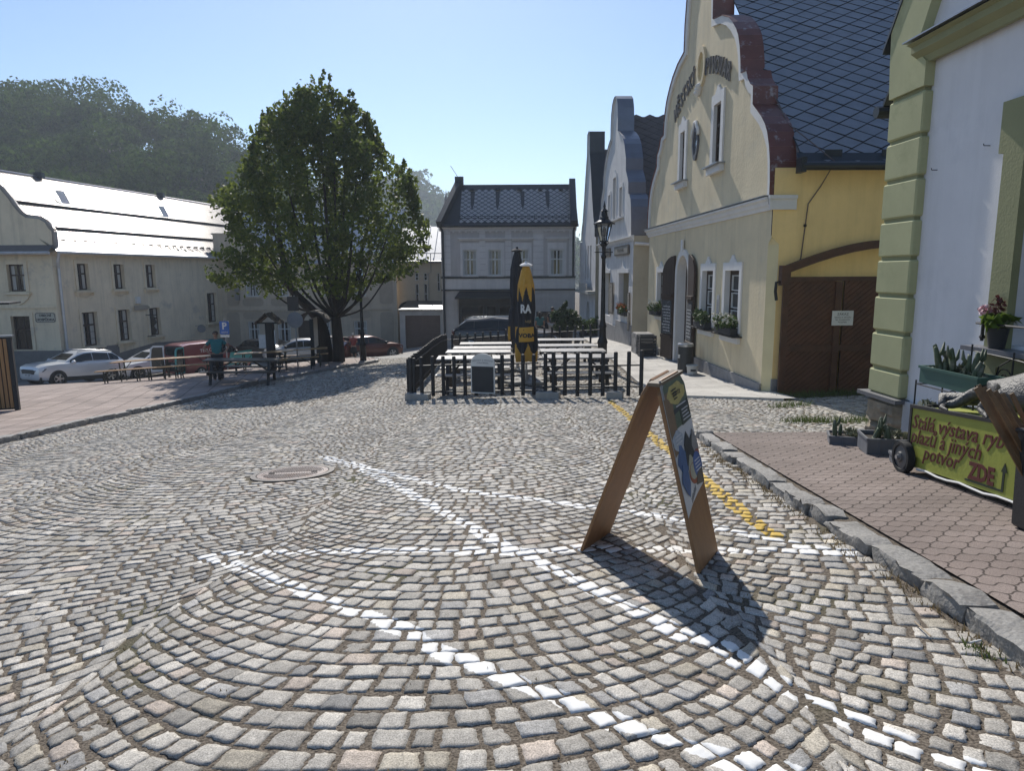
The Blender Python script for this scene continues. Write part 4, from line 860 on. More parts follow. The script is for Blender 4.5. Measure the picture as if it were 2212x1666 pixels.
while z<.44:
    for u0,u1,b in ((0,.95,bA),(4.95,8.34,bB)):
        u=u0-(.4 if r%2 else 0)
        while u<u1:
            a,c=max(u,u0),min(u+.78,u1)
            if c-a>.08 and not (5.0<a and c<6.9 and -1.2>z>-3.3 and 0): b.fbox(FC,a+.01,c-.01,z+.012,z+.318,.002,.035)
            u+=.8
    z+=.33;r+=1
bA.build('ashlar_facing',CG,ch);bB.build('ashlar_facing',CG,ch)
for z,h,n1,mm in ((1.18,.12,.1,GUT),(.42,.09,.1,GUT)):
    b=MB();b.fbox(FC,-.05,8.36,z,z+h,.05,n1);b.build('string_course',mm,ch)
b=MB();b.fbox(FC,0,8.34,.52,1.17,.002,.04);b.build('band_panel',CGW,ch)
cornice(FC,-.1,8.4,4.08,[(0,0),(.05,0),(.08,.1),(.22,.18),(.3,.27),(.3,.33),(0,.34)],CGW,ch)
b=MB()
for i in range(21): b.fbox(FC,.35+.38*i,.47+.38*i,4.0,4.12,.082,.2)
b.build('dentils',CGW,ch)
# shopfront with a hipped dark canopy
b=MB();b.fbox(FC,1.0,4.5,-3.3,.05,-.4,-.3);b.build('shopfront',CGD,ch)
for a,c in ((1.15,2.6),(2.75,3.4),(3.55,4.4)): window(FC,a,c,-2.6,-.5,ch,CGD,depth=.2,cols=1,rows=(),t=.06,name='shop_window')
b=MB();b.add([FC(*q) for q in ((.85,.02,.9),(4.85,.02,.9),(4.6,.40,.05),(1.1,.40,.05),(.85,-.06,.9),(4.85,-.06,.9),(4.85,-.06,.04),(.85,-.06,.04),(.85,.02,.04),(4.85,.02,.04))],[(0,1,2,3),(0,4,5,1),(4,7,6,5),(0,3,8),(1,9,2),(0,8,7,4),(1,5,6,9)])
b.build('canopy',GUT,ch)
window(FC,5.9,7.7,-2.6,-.9,ch,CGD,depth=-.06,cols=2,rows=(.6,),t=.06,name='shop_window')
e=FC(0,4.4,.25);RL=math.hypot(3.0,3.2);rp=math.atan2(2.85,3.2)
RFc=lambda u,v,n=0:Vector((e.x+u,e.y+v*math.cos(rp),4.40+v*math.sin(rp)-n*0))+Vector((0,-math.sin(rp),math.cos(rp)))*n
RWHT=mat('pale_slate',(.37,.34,.325),.45,var=.3,vs=5);RDK=mat('dark_slate_joint',(.022,.024,.028),.6)
diamonds(RFc,[(1.15,.28),(8.2,.28),(8.2,3.6),(1.15,3.6)],.42,.42,[RWHT,RDK],ch,lift=.012,gap=.045,ext=.0)
b=MB();b.quad(RFc(-.2,0,-.004),RFc(8.5,0,-.004),RFc(8.5,4.2,-.004),RFc(1.2,4.2,-.004));b.quad(RFc(-.2,0,-.003),RFc(1.3,0,-.003),RFc(1.3,4.2,-.003),RFc(.9,4.2,-.003))
b.quad(RFc(1.0,4.25,0),RFc(8.5,4.25,0),(FC(8.5,0,0).x,52,4.4),(FC(-.2,0,0).x,52,4.4));b.build('dark_roof_field',RDK,ch)
for u in (1.85,3.55,4.9,6.25,7.6):
    b=MB();b.box(RFc(u,3.62,.08),(.3,.3,.12),taper=.6);b.build('roof_vent',GUT,ch)
for k in range(4):
    b=MB();b.poly([[(2.0+1.6*k-.1,2.1),(2.0+1.6*k,1.5),(2.0+1.6*k+.1,2.1),(2.0+1.6*k+.14,3.5),(2.0+1.6*k-.14,3.5)]],lambda u,v:RFc(u-.1,v,.02));b.build('damp_streak',RDK,ch,recalc=False)
b=MB();b.tube([RFc(-.2,-.05,.03),RFc(8.5,-.05,.03)],.09,8);b.build('gutter',GUT,ch)
b=MB();b.tube([RFc(1.1,.55,.16),RFc(8.3,.55,.16)],.02,5);b.tube([RFc(1.1,.55,.28),RFc(8.3,.55,.28)],.02,5)
for i in range(7): b.tube([RFc(1.2+1.15*i,.62,.0),RFc(1.2+1.15*i,.55,.3)],.02,5)
b.build('snow_guard',GUT,ch)
b=MB();b.beam(RFc(-.05,-.1,.2),RFc(1.0,4.3,.2),.35,.4);b.box(RFc(1.0,4.25,.3),(.55,.4,.5));b.build('verge_coping',GUT,ch);b=MB();b.beam(RFc(8.2,-.1,.2),RFc(8.35,4.3,.2),.4,.4);b.build('verge_coping',GUT,ch)
b=MB();b.tube([FC(.02,4.3,.2),FC(.12,4.0,.12),FC(.12,-3.3,.12)],.07,8);b.tube([FC(8.25,4.3,.2),FC(8.2,4.0,.12),FC(8.2,1.2,.12)],.06,8);b.build('downpipe',GUT,ch)
b=MB();b.poly([[(44.2,-3.6),(52,-3.6),(52,4.3),(48,7.1),(44.2,4.3)]],lambda y,z:Vector((-4.34,y,z)));b.build('side_wall',CG,ch,recalc=False)
b=MB();b.tube([RFc(.95,4.3,.5),RFc(.45,4.9,1.0)],.015,4);b.build('lightning_rod',GUT,ch)
# ------------------------------------------------------------------ garage
FGa=Frame((-7.6,47.6),(1,0),(0,-1))
ga=thing('garage','low grey garage with dark brown door left of the grey corner house','garage',tuple(FGa(1.5,-3.5)))
GAP=mat('garage_plaster',(.42,.40,.38),.95,var=.15,vs=2,bump=.2)
wall(FGa,[(-.05,-3.9),(3.2,-3.6),(3.2,-.98),(-.05,-.98)],[hole(.32,2.72,-3.9,-1.32)],GAP,ga,depth=.25)
b=MB();b.fbox(FGa,.32,2.72,-3.9,-1.32,-.3,-.2)
for i in range(9): b.fbox(FGa,.34+.264*i,.56+.264*i,-3.6,-1.34,-.2,-.185)
b.build('garage_door',mat('garage_door_brown',(.10,.062,.05),.6,var=.2,vs=6),ga)
b=MB();b.add([FGa(*q) for q in ((-.15,-.98,.15),(3.3,-.98,.15),(3.3,-.62,-.6),(-.05,-.55,-.6),(-.15,-.9,.15),(3.3,-.9,.15),(3.3,-.5,-4),(-.05,-.45,-4))],[(0,1,5,4),(4,5,6,7),(0,4,7,3)]);b.build('roof',GUT,ga)
b=MB();b.add([FGa(*q) for q in ((1.35,-.93,.17),(3.3,-.93,.17),(3.3,-.66,-.5),(1.2,-.62,-.5))],[(0,1,2,3)]);b.build('tarpaulin',mat('pale_sheet',(.6,.6,.6),.4),ga)
# ------------------------------------------------------------------ long beige house behind the tree
FB=Frame((-22.,52),(1,0),(0,-1))
BEI=mat('beige_render',(.46,.38,.29),.93,streak=.15,var=.1,vs=1.2,bump=.15,bs=14);BEIL=mat('beige_band',(.56,.47,.36),.93,streak=.18,var=.08,vs=2,bump=.15,bs=14);BEIP=mat('beige_panel',(.42,.35,.27),.95,var=.1,vs=2,bump=.3,bs=10)
bh=thing('long_house','long beige rendered house with white double windows behind the square tree','house',tuple(FB(6.5,-3.7)))
wu=[(2.28,3.26),(4.47,5.46),(7.9,8.8),(10.2,11.2)]
wall(FB,[(.2,-4.6),(13.5,-4.3),(13.5,3.0),(.2,3.0)],[hole(a,c,-.12,1.0) for a,c in wu]+[hole(a,c,-3.5,-1.95) for a,c in ((2.28,3.14),(4.49,5.46),(7.9,8.42),(10.2,11.18))]+[hole(6.0,7.2,-4.4,-1.9)],BEIL,bh,depth=.18)
for a,c in wu: window(FB,a,c,-.12,1.0,bh,FRAMEW,depth=.14,cols=2,rows=(),t=.07,curtain=.3);sill(FB,a-.12,c+.12,-.15,bh,BEIL,.14,.07)
for a,c in ((2.28,3.14),(4.49,5.46),(7.9,8.42),(10.2,11.18)): window(FB,a,c,-3.5,-1.95,bh,FRAMEW,depth=.14,cols=2,rows=(.62,),t=.07,curtain=.2)
b=MB();b.fbox(FB,6.0,7.2,-4.4,-1.9,-.3,-.17);b.build('shop_door',DWOOD,bh)
def rr(u0,u1,z0,z1,r=.22): return [(u0+r,z0),(u1-r,z0),(u1-r*.3,z0+r*.3),(u1,z0+r),(u1,z1-r),(u1-r*.3,z1-r*.3),(u1-r,z1),(u0+r,z1),(u0+r*.3,z1-r*.3),(u0,z1-r),(u0,z0+r),(u0+r*.3,z0+r*.3)]
for u0,u1,z0,z1 in [(2.0,3.55,-.82,-.25),(4.1,5.8,-.82,-.25),(7.5,9.2,-.82,-.25),(9.9,11.5,-.82,-.25),(.75,1.7,-3.9,-1.25),(12.2,13.2,-3.6,-1.3),(12.2,13.2,-.7,1.9),(.9,1.75,-.8,1.9),(2.0,3.5,-1.75,-1.2),(4.1,5.8,-1.75,-1.2),(9.9,11.5,-1.75,-1.2)]:
    b=MB();b.prism(rr(u0,u1,z0,z1),lambda u,z,n:FB(u,z,n),.002,.03);b.build('render_panel',BEIP,bh)
b=MB();b.fbox(FB,.2,13.0,-1.12,-.98,.035,.09);b.build('string_course',BEIL,bh)
cornice(FB,.0,13.5,1.98,[(0,0),(.1,.05),(.25,.2),(.25,.3),(0,.32)],BEIL,bh)
b=MB();b.fbox(FB,.15,3.2,2.3,4.4,-.3,.06);b.fbox(FB,.05,3.3,4.401,4.52,-.35,.12);b.build('parapet',BEIL,bh)
for z in (.25,-.38):
    b=MB();b.fbox(FB,1.62,1.85,z,z+.5,.032,.32);b.fbox(FB,1.56,1.62,z+.05,z+.45,.1,.28);b.build('cooling_unit',mat('unit_grey',(.25,.24,.23),.6),bh)
METR=mat('pale_metal_roof',(.42,.43,.45),.5,.35,var=.1,vs=2,bump=.1)
b=MB();b.quad(FB(3.2,2.3,.3),FB(13.6,2.3,.3),FB(13.6,6.6,-5),FB(3.2,6.6,-5));b.quad(FB(.2,2.3,-.3),FB(3.2,2.3,-.3),FB(3.2,6.6,-5),FB(.2,6.6,-5));b.build('roof',METR,bh)
text('M\u011aSTSK\u00c9 INFORMACE',.42,bh,mat('faded_letter',(.30,.27,.23),.9),lambda x,y,d:FB(7.4+x,-1.5+y,.004+d*3),sx=1.1)
# wing to the right with metal roof
FB2=Frame((-8.4,52.6),(1,0),(0,-1))
bw=thing('house_wing','beige house wing with tiny windows and grey metal roof behind the garage','house',tuple(FB2(3,-3.7)))
hs=[(1.2,1.45,1.0,1.55),(1.85,2.1,1.0,1.55),(1.2,1.45,-.75,.75),(1.85,2.1,-.75,.75),(2.85,3.05,.2,1.55)]
wall(FB2,[(-.3,-4.4),(5,-4.4),(5,2.4),(-.3,2.4)],[hole(*q) for q in hs],mat('ochre_beige',(.44,.36,.26),.93,var=.12,vs=1,bump=.15),bw,depth=.12)
for q in hs: window(FB2,*q,bw,FRAMEW,depth=.1,cols=1,rows=(.5,),t=.04,tr=.02)
b=MB();b.quad(FB2(-3,2.35,.35),FB2(5,2.35,.35),FB2(5,5.2,-4.0),FB2(-3,5.2,-4.0))
for i in range(14): b.beam(FB2(-2.8+.6*i,2.38,.35),FB2(-2.8+.6*i,5.23,-4.0),.04,.05)
b.build('roof',METR,bw)
b=MB();b.tube([FB2(-3,2.36,.4),FB2(5,2.36,.4)],.08,8);b.tube([FB2(2.4,3.0,.1),FB2(2.4,1.6,.05),FB2(2.2,1.5,.05),FB2(2.2,-.6,.05)],.03,6);b.tube([FB2(-3,3.0,-.4),FB2(5,3.0,-.4)],.03,5);b.build('gutter',mat('gutter_beige',(.3,.28,.25),.5,.4),bw)
# white scroll gable further back
FZ=Frame((-11.4,60),(1,0),(0,-1))
zg=thing('scroll_gable','distant grey house with white scroll edged gable behind the beige wing','house',tuple(FZ(3,-3)))
prof=[(0,6.9),(.6,6.4),(1.1,5.6),(1.6,4.9),(2.3,4.45),(3.1,4.3)]
b=MB();T=lambda u,z,n:FZ(u,z,n);b.prism([(-6,-4),(4,-4),(4,4.2)]+prof[::-1]+[(-6,8.2)],T,-6,0);b.build('wall',PALE,zg);b=MB()
for p,q in zip(prof[:-1],prof[1:]): b.beam(FZ(*p,.1),FZ(*q,.1),.5,.22,up=(0,1,0))
b.build('white_coping',WHITE,zg)
# ------------------------------------------------------------------ long tavern building on the left
lo_=P(138,800,37);FL=Frame(tuple(lo_.xy),(.17,1),(.985,-.17));FL2=Frame(tuple(lo_.xy),(-1,0),(0,-1))
TAV=mat('cream_grey_plaster',(.71,.60,.43),.93,streak=.2,var=.12,vs=.9,bump=.2,bs=14,col2=(.36,.33,.29),c2s=.8,c2lo=.58,c2hi=.78);TAVD=mat('dark_socle_plaster',(.16,.155,.15),.95,var=.2,vs=2)
tv=thing('tavern','long cream tavern with glaring corrugated metal roof on the left of the square','tavern',tuple(FL(7,-4)))
wf=[(1.6,2.42,.71,2.16),(4.36,5.2,.71,2.16),(7.12,7.98,.73,2.16),(1.6,2.72,-2.43,-.52),(4.36,5.36,-2.38,-.52),(7.1,8.12,-2.3,-.55),(13.33,14.5,-1.9,.21)]
wall(FL,[(0,-4.6),(15.6,-4.6),(15.6,2.85),(0,2.85)],[hole(*q) for q in wf],TAV,tv,depth=.25)
for q in wf:
    window(FL,*q,tv,DWOOD,depth=.2,cols=2,rows=(.62,),t=.08,bars=0 if q[2]>0 else 2,tr=.05,curtain=.25)
    surround(FL,*q,.16,tv,TAV,.05,top=.2)
    b=MB();b.fbox(FL,q[0]-.3,q[1]+.3,q[2]-.14,q[2]-.04,.002,.2)
    k=[(q[0]-.15+(q[1]-q[0]+.3)*i/8,q[2]-.2-.22*math.sin(math.pi*i/8)) for i in range(9)]
    b.tube([FL(*p,.03) for p in k],.025,5)
    for a in (q[0]-.18,q[1]+.18): b.box(FL(a,q[2]-.22,.05),(.12,.12,.16))
    b.build('sill',TAV,tv)
b=MB();b.add([FL(*q) for q in ((-.02,-4.6,.05),(15.6,-4.6,.05),(15.6,-3.2,.05),(7.4,-2.75,.05),(4.2,-3.05,.05),(4.2,-2.55,.05),(-.02,-2.45,.05))],[(0,1,2,3,4,5,6)]);b.build('socle',TAVD,tv,recalc=False)
b=MB();b.fbox(FL,9.2,15.6,2.0,2.06,.003,.03);b.build('plaster_ledge',TAV,tv)
cornice(FL,0,15.6,2.55,[(0,0),(.08,.02),(.2,.14),(.32,.2),(.32,.26),(0,.27)],TAV,tv)
# corrugated roof: ribs as real folds
ROOFM=mat('galvanised_roof',(.27,.255,.245),.30,.8,var=.06,vs=1.5)
n0,n1,z0r,z1r=.45,-6.2,2.80,7.25
rl=math.hypot(n0-n1,z1r-z0r)
nrm=Vector((FL.n.x*(z1r-z0r),FL.n.y*(z1r-z0r),(n0-n1))).normalized()
RFl=lambda u,t,h=0:FL(u,z0r+(z1r-z0r)*t,n0+(n1-n0)*t)+nrm*h
b=MB()
for t0,t1,off in ((0,.2825,.0),(.2825,.5725,.13),(.5725,1.0,.26)):
    us=[];u=-.1
    while u<36: us+=[(u,0),(u+.16,0),(u+.185,.035),(u+.225,.035)];u+=.25
    lo1=[RFl(a,t0,off+h) for a,h in us];hi1=[RFl(a,t1,off+h) for a,h in us];k=len(us);b.add(lo1+hi1,[(i,i+1,k+i+1,k+i) for i in range(k-1)])
# cut the upper left by the gable: sheets start behind the gable front
b.build('roof',ROOFM,tv,smooth=False)
b=MB()
for t in (.2825,.5725): o_=(.0 if t<.4 else .13);b.quad(RFl(0,t-.004,o_-.02),RFl(36,t-.004,o_-.02),RFl(36,t-.004,o_+.172),RFl(0,t-.004,o_+.172))
b.quad(RFl(-.1,0,-.05),RFl(36,0,-.05),RFl(36,1,-.05),RFl(-.1,1,-.05));b.build('roof_step',mat('roof_step_dark',(.09,.085,.085),.6,.3),tv,recalc=False)
b=MB();b.quad(FL(-.1,z1r,n1),FL(36,z1r,n1),FL(36,2.7,n1-6.5),FL(-.1,2.7,n1-6.5));b.build('rear_roof',ROOFM,tv)
b=MB();b.tube([RFl(-.1,1,.27),RFl(36,1,.27)],.10,8);b.build('ridge_cap',ROOFM,tv)
b=MB()
for i in range(20):
    c=RFl(.45+.78*i,.12,.10);b.box(c,(.24,.06,.10),rz=.3);b.tube([c,RFl(.45+.78*i,.06,.03)],.02,4)
b.tube([RFl(.3,.12,.1),RFl(15.5,.12,.1)],.012,4);b.build('snow_guard',mat('guard_dark',(.08,.07,.07),.6,.4),tv)
for u,t in ((5.2,.60),(14.2,.58)):
    b=MB();b.add([RFl(u-.35,t,.3),RFl(u+.35,t,.3),RFl(u+.35,t+.10,.75),RFl(u-.35,t+.10,.75)],[(0,1,2,3)]);b.add([RFl(u-.4,t,.31),RFl(u+.4,t,.31),RFl(u+.4,t+.12,.36),RFl(u-.4,t+.12,.36)],[(0,1,2,3)]);b.build('roof_hatch',mat('hatch_grey',(.35,.35,.36),.4,.4),tv)
for u in (6.2,17.5):
    b=MB();b.box(RFl(u,1,.42),(.5,.3,.35));b.build('ridge_vent',GUT,tv)
b=MB();b.tube([FL(-.05,2.72,.5),FL(15.6,2.72,.5)],.08,8);b.tube([FL(-.02,2.72,.5),FL(.05,2.2,.3),FL(.28,1.9,.1),FL(.28,-2.4,.1)],.075,8);b.build('gutter',mat('pale_gutter',(.5,.5,.5),.4,.3),tv)
b=MB();b.tube([FL(.28,-2.4,.1),FL(.28,-4.2,.1)],.085,8);b.build('downpipe_foot',BLACKM,tv)
# gabled front section facing us
lw=[(1.5,2.4,.70,2.11),(1.5,2.5,-2.4,-.6)]
prof=[(-.12,2.85),(-.15,3.8),(.0,3.95),(.15,4.25),(.43,4.42),(.8,4.46),(1.12,4.5),(1.4,4.7),(1.67,5.05),(1.9,5.45),(2.26,5.95),(2.7,6.35),(3.4,6.7),(3.9,7.6),(4.8,8.2),(5.6,8.2)]
mirror=[(11.0-u,z) for u,z in prof[::-1]]
wall(FL2,[(11,-4.8),(11,2.85)][::1]+mirror[:-1][::-1][::-1]*0+[(11.1,2.85)]+[(u,z) for u,z in mirror[::-1]][0:0]+[(p[0],p[1]) for p in mirror[::-1]]+[(p[0],p[1]) for p in prof[::-1]]+[(0,2.85),(0,-4.8)],[hole(*q) for q in lw],TAV,tv,'gable_front',depth=.25)
for q in lw:
    window(FL2,*q,tv,DWOOD,depth=.2,cols=2,rows=(.6,),t=.08,curtain=.2 if q[2]>0 else 0);surround(FL2,*q,.18,tv,TAV,.05,top=.2)
b=MB();b.fbox(FL2,1.25,2.65,.54,.66,.002,.2);b.prism([(1.3,.53),(1.45,.3),(1.7,.1),(1.95,-.02),(2.2,.1),(2.45,.3),(2.6,.53)][::-1],lambda u,z,n:FL2(u,z,n),.002,.08);b.build('sill',TAV,tv)
b=MB()
for p,q in zip(prof[:-1],prof[1:]): b.beam(FL2(*p,-.15),FL2(*q,-.15),.36,.14,up=(0,1,0))
b.build('gable_coping',mat('old_tin',(.34,.31,.29),.5,.5,var=.2),tv)
b=MB();b.fbox(FL2,-.05,11,-.18,-.02,.002,.1);b.build('string_course',TAV,tv)
b=MB();b.quad(FL2(-.2,2.75,.55),FL2(11,2.75,.55),FL2(11,3.1,.02),FL2(-.2,3.1,.02));b.quad(FL2(-.2,2.70,.55),FL2(11,2.70,.55),FL2(11,2.75,.02),FL2(-.2,2.75,.02));b.build('front_eaves',mat('old_tin_dark',(.14,.13,.13),.6,.3),tv)
b=MB();b.tube([FL2(-.3,2.68,.6),FL2(11,2.68,.6)],.08,8);b.build('gutter',mat('pale_gutter',(.5,.5,.5)),tv)
b=MB();b.fbox(FL2,-.0,11,-4.8,-2.45,.002,.045);b.build('front_socle',TAVD,tv)
b=MB();b.prism(rr(.12,1.22,-.95,-.42,.1),lambda u,z,n:FL2(u,z,n),.002,.02);sp_=b.build('painted_sign',mat('sign_ground',(.46,.43,.35),.9),tv)
b=MB();b.prism(rr(.14,1.20,-.93,-.44,.1),lambda u,z,n:FL2(u,z,n),.021,.024,holes=[rr(.165,1.175,-.905,-.465,.09)[::-1]]);b.build('sign_border',INK,sp_)
text('OBECN\u00cd',.17,sp_,INK,lambda x,y,d:FL2(.67-x,-.575+y,.0215+d),sx=1.05,bold=.006);text('HOSP\u016eDKA',.17,sp_,INK,lambda x,y,d:FL2(.67-x,-.80+y,.0215+d),sx=1.05,bold=.006)
# iron hanging sign, arrow sign, lamp box on the long side
def sign_iron():
    b=MB();b.tube([FL(6.75,-.95,.05),FL(6.75,-.95,.75)],.03,6);b.tube([FL(6.75,-2.3,.05),FL(6.75,-2.25,.6)],.03,6)
    b.prism([(.35,-2.2),(.6,-2.2),(.72,-1.9),(.55,-1.65),(.75,-1.4),(.6,-1.05),(.35,-1.0),(.45,-1.5)],lambda a,z,n:FL(6.75+n,z,a),-.03,.03);return b.build('iron_guild_sign',BLACKM,tv)
sign_iron()
b=MB();b.prism([(5.75,-.62),(6.9,-.62),(7.15,-.48),(6.9,-.34),(5.75,-.34)],lambda u,z,n:FL(u,z,n),.06,.1);b.build('arrow_sign',mat('arrow_wood',(.32,.28,.22),.8),tv)
b=MB();b.fbox(FL,5.95,6.3,-.2,.2,.002,.14);b.build('lamp_box',FRAMEW,tv)
b=MB();b.tube([FL(11.7,-2.0,.05),FL(11.7,-2.0,.7)],.02,6);b.lathe(FL(11.7,-2.2,.5),[(.0,-.03),(.28,-.03),(.28,.03),(0,.03)],20,ax=(0,1,0));b.build('round_hanging_sign',mat('sign_back_grey',(.22,.22,.23),.6),tv)
# ------------------------------------------------------------------ wooded hills
def hill(name,xs,hs,y0,yc,y1,zb):
    def z(x,y):
        hh=np.interp(x,xs,hs);t=np.where(y<yc,np.clip((y-y0)/(yc-y0),0,1),np.clip((y1-y)/(y1-yc),0,1));s=t*t*(3-2*t)
        return zb+(hh-zb)*(.55*t+.45*s)+(vnoise(x*.05,y*.05,31)-.5)*7*t
    b=MB();nu,nv=60,30
    b.sheet(lambda i,j:(lambda x,y:(x,y,float(z(x,y))))(xs[0]+(xs[-1]-xs[0])*i,y0+(y1-y0)*j),nu,nv)
    o=b.build(name,mat('forest_floor',(.035,.042,.02),.95,var=.3,vs=.3),smooth=True);tag(o,kind='structure');return z
def forest(name,z,x0,x1,y0,y1,n,rad_,nl,ls,label,seed,m):
    r=np.random.default_rng(seed);V=[]
    k=0
    xs_=r.uniform(x0,x1,n);ys_=r.uniform(y0,y1,n)
    for x,y in zip(xs_,ys_):
        zz=float(z(x,y));R=rad_*r.uniform(.7,1.3);hh=R*r.uniform(1.2,1.7);nb=6
        cs=np.array([[r.normal(0,.42)*R,r.normal(0,.42)*R,r.uniform(.2,1.0)*hh] for _ in range(nb)]);rs=R*r.uniform(.35,.6,nb)
        w=r.integers(0,nb,nl);d=r.normal(size=(nl,3));d/=np.linalg.norm(d,axis=1)[:,None];d[:,2]=np.where(d[:,2]<-.3,-d[:,2],d[:,2])
        p=cs[w]+d*(rs[w]*r.uniform(.75,1.08,nl))[:,None]+np.array([x,y,zz+R*.1])
        nrm=d+r.normal(0,.55,(nl,3));nrm/=np.linalg.norm(nrm,axis=1)[:,None]
        t=np.cross(nrm,r.normal(size=(nl,3)));t/=np.linalg.norm(t,axis=1)[:,None];bb=np.cross(nrm,t);s=ls*r.uniform(.6,1.4,nl)[:,None]
        V.append(np.stack([p-t*s,p-bb*s*.7,p+t*s,p+bb*s*.7],1).reshape(-1,3))
    V=np.concatenate(V);nf=len(V)//4;me=bpy.data.meshes.new(name);me.vertices.add(len(V));me.vertices.foreach_set('co',V.ravel());F=np.arange(len(V),dtype=np.int32)
    me.loops.add(len(F));me.loops.foreach_set('vertex_index',F);me.polygons.add(nf);me.polygons.foreach_set('loop_start',np.arange(0,len(F),4,dtype=np.int32));me.polygons.foreach_set('loop_total',np.full(nf,4,np.int32));me.update(calc_edges=True)
    me.materials.append(m);o=bpy.data.objects.new(name,me);C.objects.link(o);tag(o,label,'forest',kind='stuff')
LF=leaf_mat('forest_leaf',(.022,.044,.012),(.085,.135,.028),.4);LF.node_tree.nodes['Principled BSDF'].inputs['Specular IOR Level'].default_value=.05;LF.node_tree.nodes['Principled BSDF'].inputs['Roughness'].default_value=.95
hz=hill('wooded_hill',[-260,-170,-138,-120,-104,-88,-76,-68,-60,-50,-38,-24,0],[9,21,30,34,34.5,31,29,28.5,23,16,8,1,-5],80,175,300,-6)
forest('hill_forest',hz,-185,-34,84,190,850,5.2,460,.36,'leafy green forest covering the near hill above the tavern roof',5,LF)
hz2=hill('far_hill',[-400,-250,-120,-90,-70,-55,-40,-20,120,300],[30,34,42,47,50,50,38,14,6,4],300,470,640,-8)
forest('distant_forest',hz2,-230,40,320,480,620,8.0,90,1.5,'hazy blue forest on the distant hill between the tree and the grey house',6,LF)
